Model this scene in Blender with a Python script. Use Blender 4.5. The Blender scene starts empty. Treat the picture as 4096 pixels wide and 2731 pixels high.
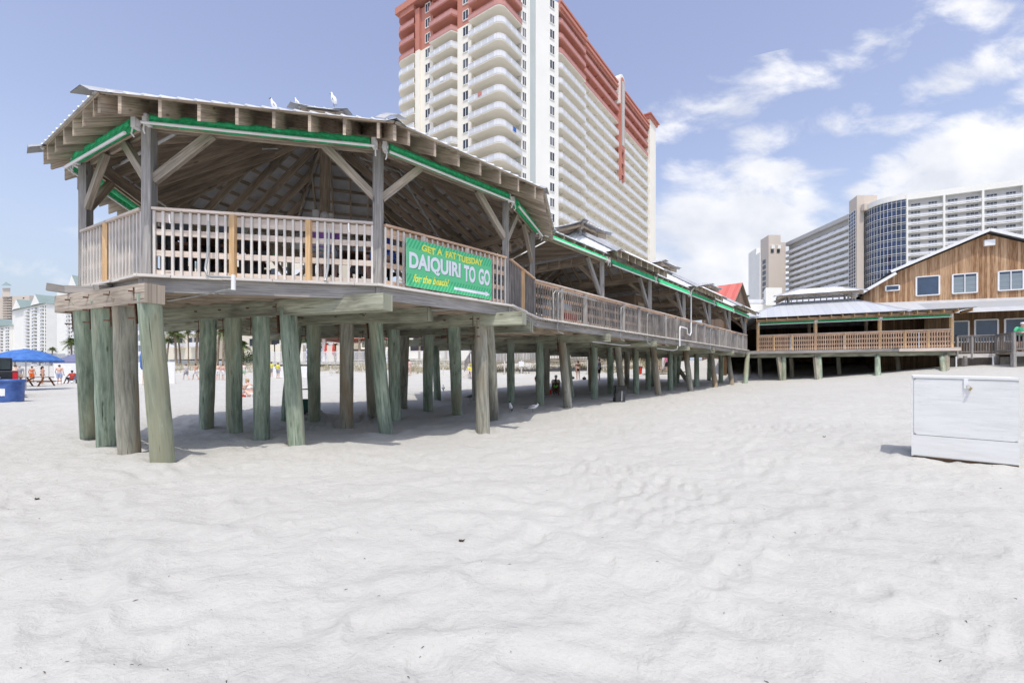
import bpy, bmesh, math, random
from mathutils import Vector, Matrix, noise
random.seed(7)
SC = bpy.context.scene
COL = SC.collection
R = math.radians

# ------------------------------------------------------------------ camera, sky, sun, exposure
EYE = 1.45
cam_data = bpy.data.cameras.new('camera'); cam = bpy.data.objects.new('camera', cam_data); COL.objects.link(cam)
cam.location = (0, 0, EYE); cam.rotation_euler = (R(90), 0, 0)
cam_data.sensor_width = 36; cam_data.lens = 16; cam_data.shift_y = 121.5/4096
cam_data.clip_start = 0.05; cam_data.clip_end = 6000
SC.camera = cam
SC.render.resolution_x = 1024; SC.render.resolution_y = 682
SUN_EL, SUN_AZ = 66.5, 173.0      # azimuth clockwise from +Y
sd = bpy.data.lights.new('sun', 'SUN'); so = bpy.data.objects.new('sun', sd); COL.objects.link(so)
sd.energy = 2.25; sd.angle = R(0.53); sd.color = (1.0, 0.94, 0.85)
so.rotation_euler = (R(90-SUN_EL), 0, R(180-SUN_AZ)+0)
so.location = (0, -20, 60)
w = bpy.data.worlds.new("World"); SC.world = w; w.use_nodes = True
def build_world():
    nt = w.node_tree; N = nt.nodes; L = nt.links; N.clear()
    out = N.new('ShaderNodeOutputWorld'); bg = N.new('ShaderNodeBackground'); bg.inputs[1].default_value = 0.15
    L.new(bg.outputs[0], out.inputs[0])
    sky = N.new('ShaderNodeTexSky'); sky.sky_type = 'NISHITA'; sky.sun_disc = False
    sky.sun_elevation = R(SUN_EL); sky.sun_rotation = R(SUN_AZ)
    sky.air_density = 1.3; sky.dust_density = 2.2; sky.ozone_density = 2.2; sky.altitude = 0
    hs = N.new('ShaderNodeHueSaturation'); hs.inputs['Hue'].default_value = 0.519; hs.inputs['Saturation'].default_value = 0.8; hs.inputs['Value'].default_value = 1.12
    L.new(sky.outputs[0], hs.inputs['Color'])
    tc = N.new('ShaderNodeTexCoord'); sep = N.new('ShaderNodeSeparateXYZ'); L.new(tc.outputs['Generated'], sep.inputs[0])
    def M(op, a, b=None, c=None, clamp=False):
        m = N.new('ShaderNodeMath'); m.operation = op; m.use_clamp = clamp
        for i, v in enumerate((a, b, c)):
            if v is None: continue
            if isinstance(v, (int, float)): m.inputs[i].default_value = v
            else: L.new(v, m.inputs[i])
        return m.outputs[0]
    yy = M('MAXIMUM', sep.outputs[1], 0.06)
    a = M('DIVIDE', sep.outputs[0], yy); e = M('DIVIDE', sep.outputs[2], yy)
    comb = N.new('ShaderNodeCombineXYZ'); L.new(a, comb.inputs[0]); L.new(e, comb.inputs[1])
    tot = None
    # cloud banks: tan(azimuth), tan(height), half sizes, tilt, strength
    for (a0, e0, sa, se, rot, amp) in ((0.50, 0.31, 0.21, 0.16, 18, 1.25), (0.62, 0.28, 0.14, 0.10, 0, 1.1), (0.36, 0.24, 0.12, 0.12, 0, 0.9), (0.52, 0.615, 0.27, 0.055, 15, 0.66), (0.64, 0.535, 0.23, 0.045, 18, 0.62),
                                       (1.03, 0.43, 0.28, 0.13, 27, 1.3), (0.97, 0.635, 0.24, 0.055, 28, 0.68), (0.84, 0.745, 0.11, 0.032, 24, 0.6), (0.36, 0.53, 0.08, 0.03, 5, 0.5),
                                       (1.05, 0.79, 0.15, 0.045, -8, 0.72), (0.77, 0.40, 0.06, 0.025, 15, 0.75), (0.95, 0.25, 0.4, 0.1, 0, 0.9),
                                       (-1.0, 0.33, 0.5, 0.03, -14, 0.30), (-1.0, 0.21, 0.4, 0.03, -12, 0.32),
                                       (2.5, 0.7, 1.0, 0.4, 0, 0.7), (-3, 1.0, 1.0, 0.3, 0, 0.3)):
        vs = N.new('ShaderNodeVectorMath'); vs.operation = 'SUBTRACT'; L.new(comb.outputs[0], vs.inputs[0]); vs.inputs[1].default_value = (a0, e0, 0)
        vr = N.new('ShaderNodeVectorRotate'); vr.rotation_type = 'Z_AXIS'; L.new(vs.outputs[0], vr.inputs['Vector']); vr.inputs['Angle'].default_value = -R(rot)
        vm = N.new('ShaderNodeVectorMath'); vm.operation = 'MULTIPLY'; L.new(vr.outputs[0], vm.inputs[0]); vm.inputs[1].default_value = (1/sa, 1/se, 0)
        vl = N.new('ShaderNodeVectorMath'); vl.operation = 'LENGTH'; L.new(vm.outputs[0], vl.inputs[0])
        f = M('MULTIPLY', M('SUBTRACT', 1.35, vl.outputs['Value']), amp)
        f = M('MAXIMUM', f, 0.0)
        f = M('MINIMUM', f, amp)
        tot = f if tot is None else M('MAXIMUM', tot, f)
    mp = N.new('ShaderNodeMapping'); L.new(comb.outputs[0], mp.inputs[0]); mp.inputs['Rotation'].default_value = (0, 0, R(-24)); mp.inputs['Scale'].default_value = (5.5, 10, 1)
    n1 = N.new('ShaderNodeTexNoise'); L.new(mp.outputs[0], n1.inputs['Vector']); n1.inputs['Scale'].default_value = 1.0; n1.inputs['Detail'].default_value = 9; n1.inputs['Roughness'].default_value = 0.58; n1.inputs['Distortion'].default_value = 0.25
    mp2 = N.new('ShaderNodeMapping'); L.new(comb.outputs[0], mp2.inputs[0]); mp2.inputs['Location'].default_value = (3.3, 1.2, 0); mp2.inputs['Scale'].default_value = (6, 8, 1)
    n2 = N.new('ShaderNodeTexNoise'); L.new(mp2.outputs[0], n2.inputs['Vector']); n2.inputs['Scale'].default_value = 1.0; n2.inputs['Detail'].default_value = 7
    dens = M('ADD', M('MULTIPLY', tot, 0.95), M('SUBTRACT', M('MULTIPLY', n1.outputs[0], 2.6), 1.46))
    mr = N.new('ShaderNodeMapRange'); mr.interpolation_type = 'SMOOTHSTEP'; L.new(dens, mr.inputs[0]); mr.inputs[1].default_value = 0.0; mr.inputs[2].default_value = 0.72
    gate = M('GREATER_THAN', tot, 0.01)
    front = M('GREATER_THAN', sep.outputs[1], 0.07)
    fac = M('MULTIPLY', M('MULTIPLY', mr.outputs[0], M('MULTIPLY', gate, front)), 0.93)
    cr = N.new('ShaderNodeValToRGB'); L.new(n2.outputs[0], cr.inputs[0])
    cr.color_ramp.elements[0].position = 0.36; cr.color_ramp.elements[0].color = (4.3, 4.45, 4.85, 1)
    cr.color_ramp.elements[1].position = 0.62; cr.color_ramp.elements[1].color = (5.6, 5.6, 5.75, 1)
    hr = N.new('ShaderNodeMapRange'); hr.interpolation_type = 'SMOOTHSTEP'; L.new(sep.outputs[2], hr.inputs[0]); hr.inputs[1].default_value = -.05; hr.inputs[2].default_value = .42; hr.inputs[3].default_value = .85; hr.inputs[4].default_value = 0
    hz = N.new('ShaderNodeMix'); hz.data_type = 'RGBA'; L.new(hr.outputs[0], hz.inputs[0]); L.new(hs.outputs[0], hz.inputs[6]); hz.inputs[7].default_value = (2.75, 3.25, 4.15, 1)     # pale hazy air near the horizon
    mix = N.new('ShaderNodeMix'); mix.data_type = 'RGBA'; L.new(fac, mix.inputs[0]); L.new(hz.outputs[2], mix.inputs[6]); L.new(cr.outputs[0], mix.inputs[7])
    L.new(mix.outputs[2], bg.inputs[0])
build_world()
SC.view_settings.view_transform = 'Standard'; SC.view_settings.look = 'None'
SC.view_settings.exposure = 0.33; SC.view_settings.gamma = 1.0; SC.view_settings.use_curve_mapping = False

# ------------------------------------------------------------------ helpers
F = 1820.0
def at(px, py, Y):                       # a photograph pixel at a real distance
    return Vector(((px-2048)/F*Y, Y, EYE+(1487-py)/F*Y))
def xy(px, Y): return Vector(((px-2048)/F*Y, Y))
def z_(r): return r+EYE
GS = [(-30,-1.5),(0,-1.45),(8,-1.43),(16,-1.28),(20,-1.2),(28,-1.09),(33,-.97),(38,-.72),(41,-.5),(45,.25),(49,.8),(55,1.1),(80,1.6),(200,2.5),(600,3),(3000,3)]
def ground_s(s):
    if s <= GS[0][0]: return GS[0][1]
    for (a, b), (c, d) in zip(GS, GS[1:]):
        if s <= c:
            t = (s-a)/(c-a); return b+(d-b)*t
    return 3
def G(x, y):
    s = x*.36+y*.93
    if 39 < s < 56: s += 1.6*noise.noise(Vector((x*.09, y*.09, 3)))
    z = ground_s(s)
    z += 1.3*math.exp(-((x-31)**2/100+(y-27)**2/60))+.145*math.exp(-((x-6.8)**2+(y-7)**2)/7)
    if s > 42: z += min(1, (s-42)/5)*(.45*noise.noise(Vector((x*.16, y*.16, 9)))+.2*noise.noise(Vector((x*.5, y*.5, 9))))*(1 if s < 60 else .3)
    return z+EYE
def onground(px, py):                    # where the pixel's ray meets the sand
    Y = 2.0
    for i in range(4000):
        p = at(px, py, Y)
        if p.z <= G(p.x, p.y): return Vector((p.x, p.y, G(p.x, p.y)))
        Y *= 1.003
    return p
class MB:
    def __init__(s): s.v = []; s.f = []; s.uv = []; s.m = []; s.sm = []
    def add(s, vs, fs, uvs=None, mi=0, smooth=False):
        o = len(s.v); s.v += [tuple(v) for v in vs]
        for i, f in enumerate(fs):
            s.f.append([o+k for k in f]); s.m.append(mi); s.sm.append(smooth)
            s.uv.append(uvs[i] if uvs else [(0, 0)]*len(f))
        return s
    def bar(s, p, q, wd, ht, up=(0, 0, 1), mi=0, off=(0, 0)):
        p = Vector(p); q = Vector(q); d = q-p; Ln = d.length
        if Ln < 1e-5: return s
        d.normalize(); up = Vector(up)
        if abs(d.dot(up)) > .999: up = Vector((0, 1, 0))
        side = d.cross(up).normalized(); u2 = side.cross(d).normalized()
        p = p+side*off[0]+u2*off[1]; q = q+side*off[0]+u2*off[1]
        a = side*wd/2; b = u2*ht/2
        vs = [p-a-b, p+a-b, p+a+b, p-a+b, q-a-b, q+a-b, q+a+b, q-a+b]
        ru = random.random()*37; rv = random.random()*23
        fs = [(0, 1, 5, 4), (1, 2, 6, 5), (2, 3, 7, 6), (3, 0, 4, 7), (3, 2, 1, 0), (4, 5, 6, 7)]
        uv = []
        acc = 0
        for wv in (wd, ht, wd, ht):
            uv.append([(ru, rv+acc), (ru, rv+acc+wv), (ru+Ln, rv+acc+wv), (ru+Ln, rv+acc)]); acc += wv
        for k in range(2): uv.append([(ru, rv), (ru+.02, rv+wd), (ru+.02+ht*.1, rv+wd), (ru+ht*.1, rv)])
        return s.add(vs, fs, uv, mi)
    def rafter(s, p, q, wd, ht):          # a sloping member with plumb-cut ends
        p = Vector(p); q = Vector(q); d = (q-p).normalized(); side = d.cross(Vector((0, 0, 1))).normalized()*wd/2; u = Vector((0, 0, ht/2/max(.3, math.sqrt(d.x*d.x+d.y*d.y))))
        vs = [p-side-u, p+side-u, p+side+u, p-side+u, q-side-u, q+side-u, q+side+u, q-side+u]; L = (q-p).length; a = random.random()*37; b = random.random()*23
        uv = []; acc = 0
        for wv in (wd, ht, wd, ht): uv.append([(a, b+acc), (a, b+acc+wv), (a+L, b+acc+wv), (a+L, b+acc)]); acc += wv
        uv += [[(a, b), (a+.02, b), (a+.02, b+ht), (a, b+ht)]]*2
        return s.add(vs, [(0, 1, 5, 4), (1, 2, 6, 5), (2, 3, 7, 6), (3, 0, 4, 7), (3, 2, 1, 0), (4, 5, 6, 7)], uv)
    def box(s, c, dim, rz=0, mi=0):
        c = Vector(c); dx = Vector((math.cos(rz), math.sin(rz), 0))*dim[0]/2
        return s.bar(c-dx, c+dx, dim[1], dim[2], mi=mi)
    def boxz(s, x0, x1, y0, y1, z0, z1, mi=0):
        return s.box(((x0+x1)/2, (y0+y1)/2, (z0+z1)/2), (abs(x1-x0), abs(y1-y0), abs(z1-z0)), mi=mi)
    def prism(s, poly, z0, z1, mi=0, mtop=None, mbot=None):
        n = len(poly)
        ar = sum(poly[i][0]*poly[(i+1) % n][1]-poly[(i+1) % n][0]*poly[i][1] for i in range(n))
        if ar < 0: poly = list(reversed(poly))
        vs = [(p[0], p[1], z0) for p in poly]+[(p[0], p[1], z1) for p in poly]
        acc = 0
        for i in range(n):
            j = (i+1) % n; l = math.dist(poly[i][:2], poly[j][:2])
            s.add([vs[i], vs[j], vs[j+n], vs[i+n]], [(0, 1, 2, 3)], [[(acc, z0), (acc+l, z0), (acc+l, z1), (acc, z1)]], mi); acc += l
        uvp = [(p[0], p[1]) for p in poly]
        s.add(vs[n:], [tuple(range(n))], [uvp], mi if mtop is None else mtop)
        s.add(list(reversed(vs[:n])), [tuple(range(n))], [list(reversed(uvp))], mi if mbot is None else mbot)
        return s
    def tube(s, pts, rad, n=10, mi=0, cap=True, smooth=True, wob=0, sq=None):
        pts = [Vector(p) for p in pts]
        if isinstance(rad, (int, float)): rad = [rad]*len(pts)
        d0 = (pts[1]-pts[0]).normalized(); ref = Vector((0, 0, 1)) if abs(d0.z) < .9 else Vector((0, 1, 0))
        side = d0.cross(ref).normalized(); vs = []; L = [0]; k = len(pts)
        for i in range(k):
            d = ((pts[min(i+1, k-1)]-pts[i]).normalized()+(pts[i]-pts[max(i-1, 0)]).normalized()).normalized()
            side = (side-d*side.dot(d)).normalized(); u = d.cross(side)
            if i: L.append(L[-1]+(pts[i]-pts[i-1]).length)
            for j in range(n):
                a = 2*math.pi*j/n; r = rad[i]*(1+(wob*(noise.noise(Vector((math.cos(a)*1.5, math.sin(a)*1.5, L[-1]*1.3+pts[0].x*7)))) if wob else 0))
                q = sq if sq else 1
                vs.append(pts[i]+side*math.cos(a)*r+u*math.sin(a)*r*q)
        ru = random.random()*31; rv = random.random()*17
        fs = []; uv = []; C = 2*math.pi*rad[0]
        for i in range(k-1):
            for j in range(n):
                j2 = (j+1) % n; fs.append((i*n+j, i*n+j2, (i+1)*n+j2, (i+1)*n+j))
                uv.append([(ru+L[i], rv+C*j/n), (ru+L[i], rv+C*(j+1)/n), (ru+L[i+1], rv+C*(j+1)/n), (ru+L[i+1], rv+C*j/n)])
        s.add(vs, fs, uv, mi, smooth)
        if cap:
            s.add(list(reversed(vs[:n])), [tuple(range(n))], [[(ru, rv)]*n], mi); s.add(vs[-n:], [tuple(range(n))], [[(ru, rv)]*n], mi)
        return s
    def ball(s, c, r, n=10, mi=0, rot=None):
        c = Vector(c); r = Vector(r) if not isinstance(r, (int, float)) else Vector((r, r, r)); vs = []; m = n//2+1
        for i in range(m+1):
            ph = math.pi*i/m
            for j in range(n):
                th = 2*math.pi*j/n
                v = Vector((r.x*math.sin(ph)*math.cos(th), r.y*math.sin(ph)*math.sin(th), r.z*math.cos(ph)))
                if rot: v = rot @ v
                vs.append(c+v)
        fs = [(i*n+j, (i+1)*n+j, (i+1)*n+(j+1) % n, i*n+(j+1) % n) for i in range(m) for j in range(n)]
        return s.add(vs, fs, None, mi, True)
    def build(s, name, mats, parent=None, label=None, cat=None, group=None, kind=None, loc=None):
        me = bpy.data.meshes.new(name)
        o = Vector(loc) if loc is not None else Vector((0, 0, 0))
        me.from_pydata([(v[0]-o.x, v[1]-o.y, v[2]-o.z) for v in s.v], [], s.f)
        ul = me.uv_layers.new(name='UVMap')
        flat = [c for uv in s.uv for t in uv for c in t]
        if len(flat) == 2*len(me.loops): ul.data.foreach_set('uv', flat)
        me.polygons.foreach_set('material_index', s.m); me.polygons.foreach_set('use_smooth', s.sm)
        for m in (mats if isinstance(mats, (list, tuple)) else [mats]): me.materials.append(m)
        me.validate(verbose=False); me.update()
        ob = bpy.data.objects.new(name, me); COL.objects.link(ob); ob.location = o
        if parent is not None:
            ob.parent = parent
            # parents are unrotated empties or meshes: keep world placement
            pl = Vector(parent['_wl']) if '_wl' in parent else Vector((0, 0, 0))
            ob.location = o-pl
        ob['_wl'] = tuple(o)
        tag(ob, label, cat, group, kind); return ob
def tag(o, label=None, cat=None, group=None, kind=None):
    if label: o['label'] = label
    if cat: o['category'] = cat
    if group: o['group'] = group
    if kind: o['kind'] = kind
    return o
def thing(name, label, cat, loc=(0, 0, 0), group=None, rz=0):
    o = bpy.data.objects.new(name, None); COL.objects.link(o); o.location = loc; o.empty_display_size = .3
    o.rotation_euler = (0, 0, rz); o['_wl'] = tuple(loc) if rz == 0 else (0, 0, 0)
    return tag(o, label, cat, group)
def local(name, label, cat, group=None):       # prototype whose parts are built about the origin
    return thing(name, label, cat, (0, 0, 0), group)
KIDS = {}
def copy_tree(o, parent=None):
    c = o.copy(); COL.objects.link(c)
    if parent: c.parent = parent
    for ch in [x for x in list(COL.objects) if x.parent == o]: copy_tree(ch, c)
    return c
def place(o, loc, rz=0, sc=1):
    o.location = loc; o.rotation_euler = (0, 0, rz); o.scale = (sc, sc, sc); return o

# ------------------------------------------------------------------ materials
def nodes(name):
    m = bpy.data.materials.new(name); m.use_nodes = True; nt = m.node_tree; b = nt.nodes['Principled BSDF']; return m, nt, b
def ramp(nt, cols):
    r = nt.nodes.new('ShaderNodeValToRGB'); e = r.color_ramp.elements
    while len(e) < len(cols): e.new(.5)
    for i, (p, c) in enumerate(cols): e[i].position = p; e[i].color = (*c, 1)
    return r
def wood(name, c1, c2, c3, grain=22, rough=.85, stain=None, knots=True, bump=.25, tone=(.72, 1.22), crack=0):
    m, nt, b = nodes(name); L = nt.links; N = nt.nodes
    uv = N.new('ShaderNodeTexCoord'); mp = N.new('ShaderNodeMapping'); L.new(uv.outputs['UV'], mp.inputs[0]); mp.inputs['Scale'].default_value = (1.1, grain, 1)
    n = N.new('ShaderNodeTexNoise'); L.new(mp.outputs[0], n.inputs['Vector']); n.inputs['Scale'].default_value = 1.6; n.inputs['Detail'].default_value = 7; n.inputs['Roughness'].default_value = .65; n.inputs['Distortion'].default_value = .5
    rp = ramp(nt, [(.3, c1), (.52, c2), (.74, c3)]); L.new(n.outputs[0], rp.inputs[0])
    mp2 = N.new('ShaderNodeMapping'); L.new(uv.outputs['UV'], mp2.inputs[0]); mp2.inputs['Scale'].default_value = (.5, 2.2, 1)
    n2 = N.new('ShaderNodeTexNoise'); L.new(mp2.outputs[0], n2.inputs['Vector']); n2.inputs['Scale'].default_value = 1.3; n2.inputs['Detail'].default_value = 4
    mr = N.new('ShaderNodeMapRange'); L.new(n2.outputs[0], mr.inputs[0]); mr.inputs[1].default_value = .3; mr.inputs[2].default_value = .7; mr.inputs[3].default_value = tone[0]; mr.inputs[4].default_value = tone[1]
    mul = N.new('ShaderNodeVectorMath'); mul.operation = 'SCALE'; L.new(rp.outputs[0], mul.inputs[0]); L.new(mr.outputs[0], mul.inputs['Scale'])
    last = mul.outputs[0]
    if knots:
        v = N.new('ShaderNodeTexVoronoi'); mpk = N.new('ShaderNodeMapping'); L.new(uv.outputs['UV'], mpk.inputs[0]); mpk.inputs['Scale'].default_value = (1.6, 5, 1); L.new(mpk.outputs[0], v.inputs['Vector']); v.inputs['Scale'].default_value = 1.0
        kr = N.new('ShaderNodeMapRange'); L.new(v.outputs['Distance'], kr.inputs[0]); kr.inputs[1].default_value = .05; kr.inputs[2].default_value = .13; kr.inputs[3].default_value = .45; kr.inputs[4].default_value = 1
        mk = N.new('ShaderNodeVectorMath'); mk.operation = 'SCALE'; L.new(last, mk.inputs[0]); L.new(kr.outputs[0], mk.inputs['Scale']); last = mk.outputs[0]
    if stain:
        n3 = N.new('ShaderNodeTexNoise'); mp3 = N.new('ShaderNodeMapping'); L.new(uv.outputs['UV'], mp3.inputs[0]); mp3.inputs['Scale'].default_value = (stain[3], stain[4], 1); L.new(mp3.outputs[0], n3.inputs['Vector']); n3.inputs['Scale'].default_value = 1; n3.inputs['Detail'].default_value = 5
        sr = N.new('ShaderNodeMapRange'); L.new(n3.outputs[0], sr.inputs[0]); sr.inputs[1].default_value = .5; sr.inputs[2].default_value = .66; sr.inputs[3].default_value = 0; sr.inputs[4].default_value = .75
        mx = N.new('ShaderNodeMix'); mx.data_type = 'RGBA'; L.new(sr.outputs[0], mx.inputs[0]); L.new(last, mx.inputs[6]); mx.inputs[7].default_value = (*stain[:3], 1); last = mx.outputs[2]
    if crack:
        mpc = N.new('ShaderNodeMapping'); L.new(uv.outputs['UV'], mpc.inputs[0]); mpc.inputs['Scale'].default_value = (.9, crack, 1); nc = N.new('ShaderNodeTexNoise'); L.new(mpc.outputs[0], nc.inputs['Vector']); nc.inputs['Scale'].default_value = 1.3; nc.inputs['Detail'].default_value = 3
        ck = N.new('ShaderNodeMapRange'); L.new(nc.outputs[0], ck.inputs[0]); ck.inputs[1].default_value = .66; ck.inputs[2].default_value = .70; ck.inputs[3].default_value = 1; ck.inputs[4].default_value = .35
        mc = N.new('ShaderNodeVectorMath'); mc.operation = 'SCALE'; L.new(last, mc.inputs[0]); L.new(ck.outputs[0], mc.inputs['Scale']); last = mc.outputs[0]
    L.new(last, b.inputs['Base Color']); b.inputs['Roughness'].default_value = rough; b.inputs['Specular IOR Level'].default_value = .25
    bp = N.new('ShaderNodeBump'); bp.inputs['Strength'].default_value = bump; bp.inputs['Distance'].default_value = .01; L.new(n.outputs[0], bp.inputs['Height']); L.new(bp.outputs[0], b.inputs['Normal'])
    return m
def plain(name, c, rough=.7, var=.12, scale=3.0, metal=0, spec=.4, streak=0, bump=0, coord='Object', c2=None):
    m, nt, b = nodes(name); L = nt.links; N = nt.nodes
    tc = N.new('ShaderNodeTexCoord'); mp = N.new('ShaderNodeMapping'); L.new(tc.outputs[coord], mp.inputs[0]); mp.inputs['Scale'].default_value = (1, 1, .15 if streak else 1)
    n = N.new('ShaderNodeTexNoise'); L.new(mp.outputs[0], n.inputs['Vector']); n.inputs['Scale'].default_value = scale; n.inputs['Detail'].default_value = 6; n.inputs['Roughness'].default_value = .6
    lo = tuple(x*(1-var) for x in c); hi = tuple(min(1, x*(1+var)) for x in c) if c2 is None else c2
    rp = ramp(nt, [(.32, lo), (.68, hi)]); L.new(n.outputs[0], rp.inputs[0]); L.new(rp.outputs[0], b.inputs['Base Color'])
    b.inputs['Roughness'].default_value = rough; b.inputs['Metallic'].default_value = metal; b.inputs['Specular IOR Level'].default_value = spec
    if bump:
        bp = N.new('ShaderNodeBump'); bp.inputs['Strength'].default_value = bump; bp.inputs['Distance'].default_value = .02; L.new(n.outputs[0], bp.inputs['Height']); L.new(bp.outputs[0], b.inputs['Normal'])
    return m
def slats(name, c, c2, pitch, rough=.6, axis='U', metal=0, var=.1, depth=.35, dark=.55, wfrac=.12):   # boards or ribs with narrow joints
    m, nt, b = nodes(name); L = nt.links; N = nt.nodes
    tc = N.new('ShaderNodeTexCoord'); sp = N.new('ShaderNodeSeparateXYZ'); L.new(tc.outputs['UV'], sp.inputs[0])
    dv = N.new('ShaderNodeMath'); dv.operation = 'DIVIDE'; L.new(sp.outputs[0 if axis == 'U' else 1], dv.inputs[0]); dv.inputs[1].default_value = pitch
    fr = N.new('ShaderNodeMath'); fr.operation = 'FRACT'; L.new(dv.outputs[0], fr.inputs[0])
    fl = N.new('ShaderNodeMath'); fl.operation = 'FLOOR'; L.new(dv.outputs[0], fl.inputs[0])
    wn = N.new('ShaderNodeTexWhiteNoise'); wn.noise_dimensions = '1D'; L.new(fl.outputs[0], wn.inputs['W'])
    mp = N.new('ShaderNodeMapping'); L.new(tc.outputs['UV'], mp.inputs[0]); mp.inputs['Scale'].default_value = (14, 1.2, 1) if axis == 'U' else (1.2, 14, 1)
    n = N.new('ShaderNodeTexNoise'); L.new(mp.outputs[0], n.inputs['Vector']); n.inputs['Scale'].default_value = 1.2; n.inputs['Detail'].default_value = 5
    mixf = N.new('ShaderNodeMath'); mixf.operation = 'MULTIPLY_ADD'; L.new(wn.outputs[0], mixf.inputs[0]); mixf.inputs[1].default_value = .6
    sb = N.new('ShaderNodeMath'); sb.operation = 'MULTIPLY_ADD'; L.new(n.outputs[0], sb.inputs[0]); sb.inputs[1].default_value = 1.1; sb.inputs[2].default_value = -.35; L.new(sb.outputs[0], mixf.inputs[2])
    rp = ramp(nt, [(.1, c), (.9, c2)]); L.new(mixf.outputs[0], rp.inputs[0])
    g = N.new('ShaderNodeMapRange'); L.new(fr.outputs[0], g.inputs[0]); g.inputs[1].default_value = 0; g.inputs[2].default_value = wfrac; g.inputs[3].default_value = dark; g.inputs[4].default_value = 1
    ml = N.new('ShaderNodeVectorMath'); ml.operation = 'SCALE'; L.new(rp.outputs[0], ml.inputs[0]); L.new(g.outputs[0], ml.inputs['Scale'])
    L.new(ml.outputs[0], b.inputs['Base Color']); b.inputs['Roughness'].default_value = rough; b.inputs['Metallic'].default_value = metal; b.inputs['Specular IOR Level'].default_value = .3
    bp = N.new('ShaderNodeBump'); bp.inputs['Strength'].default_value = depth; bp.inputs['Distance'].default_value = .02; L.new(g.outputs[0], bp.inputs['Height']); L.new(bp.outputs[0], b.inputs['Normal'])
    return m
def glass(name, c=(.03, .045, .075), rough=.08, var=.5, scale=.4):
    m = plain(name, c, rough, var, scale, spec=.9); return m
MT = {}
MT['wood_grey'] = wood('weathered_wood', (.22, .18, .14), (.40, .34, .275), (.55, .48, .40), tone=(.6, 1.3), crack=30)
MT['wood_post'] = wood('grey_post_wood', (.19, .175, .165), (.34, .32, .30), (.50, .47, .44), grain=30, crack=40)
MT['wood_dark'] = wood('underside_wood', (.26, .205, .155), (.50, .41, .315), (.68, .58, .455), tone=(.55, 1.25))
MT['wood_rail'] = wood('pale_rail_wood', (.60, .49, .41), (.74, .63, .54), (.84, .75, .67), grain=24, tone=(.85, 1.12), stain=(.48, .45, .43, .5, 2))
MT['wood_new'] = wood('new_pine', (.5, .3, .14), (.68, .45, .24), (.78, .58, .36), grain=24, tone=(.85, 1.12))
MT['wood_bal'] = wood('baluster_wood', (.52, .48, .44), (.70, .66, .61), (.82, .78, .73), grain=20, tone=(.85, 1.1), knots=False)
MT['wood_balgrey'] = wood('old_baluster_wood', (.12, .11, .105), (.26, .24, .225), (.42, .39, .36), grain=20, knots=False)
MT['wood_redrail'] = wood('orange_rail_wood', (.52, .32, .20), (.70, .48, .33), (.82, .63, .48), grain=24)
MT['cap'] = wood('pile_cap_wood', (.22, .22, .16), (.38, .385, .29), (.52, .52, .42), grain=16, crack=22, tone=(.6, 1.3), stain=(.10, .09, .075, 1.2, 3.5))
MT['pile'] = wood('treated_pile_wood', (.13, .18, .13), (.30, .365, .28), (.50, .53, .43), grain=11, stain=(.33, .31, .21, .35, 1.6), bump=.6, tone=(.6, 1.35), crack=26)
MT['pile2'] = wood('brown_pile_wood', (.17, .165, .135), (.33, .32, .26), (.48, .45, .37), grain=11, stain=(.31, .22, .13, .4, 1.5), bump=.6, tone=(.65, 1.3), crack=26)
MT['metal_roof'] = plain('galvanised_roof', (.70, .71, .72), .5, .2, 2.2, metal=.1, spec=.5, streak=1)
MT['metal_white'] = slats('white_standing_seam_roof', (.48, .50, .53), (.56, .58, .60), .42, rough=.45, metal=.1, dark=.75, wfrac=.08)
MT['metal_lap'] = plain('light_roof_metal', (.44, .45, .46), .5, .2, 1.5, metal=.4)
MT['awning'] = plain('green_awning_fabric', (.03, .52, .18), .75, .3, 12, c2=(.07, .70, .31))
MT['white'] = plain('white_paint', (.80, .80, .80), .45, .05, 4)
MT['pipe'] = plain('grey_conduit', (.42, .43, .42), .4, .12, 8, metal=.4)
MT['rust'] = plain('rusty_steel', (.07, .035, .022), .9, .5, 30, c2=(.19, .085, .045))
MT['black'] = plain('black_plastic', (.014, .014, .016), .35, .3, 10, spec=.5)
MT['dark'] = plain('dark_interior', (.02, .018, .016), .9, .3, 4)
MT['concrete'] = plain('pale_concrete', (.55, .54, .52), .85, .1, 3)
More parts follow.
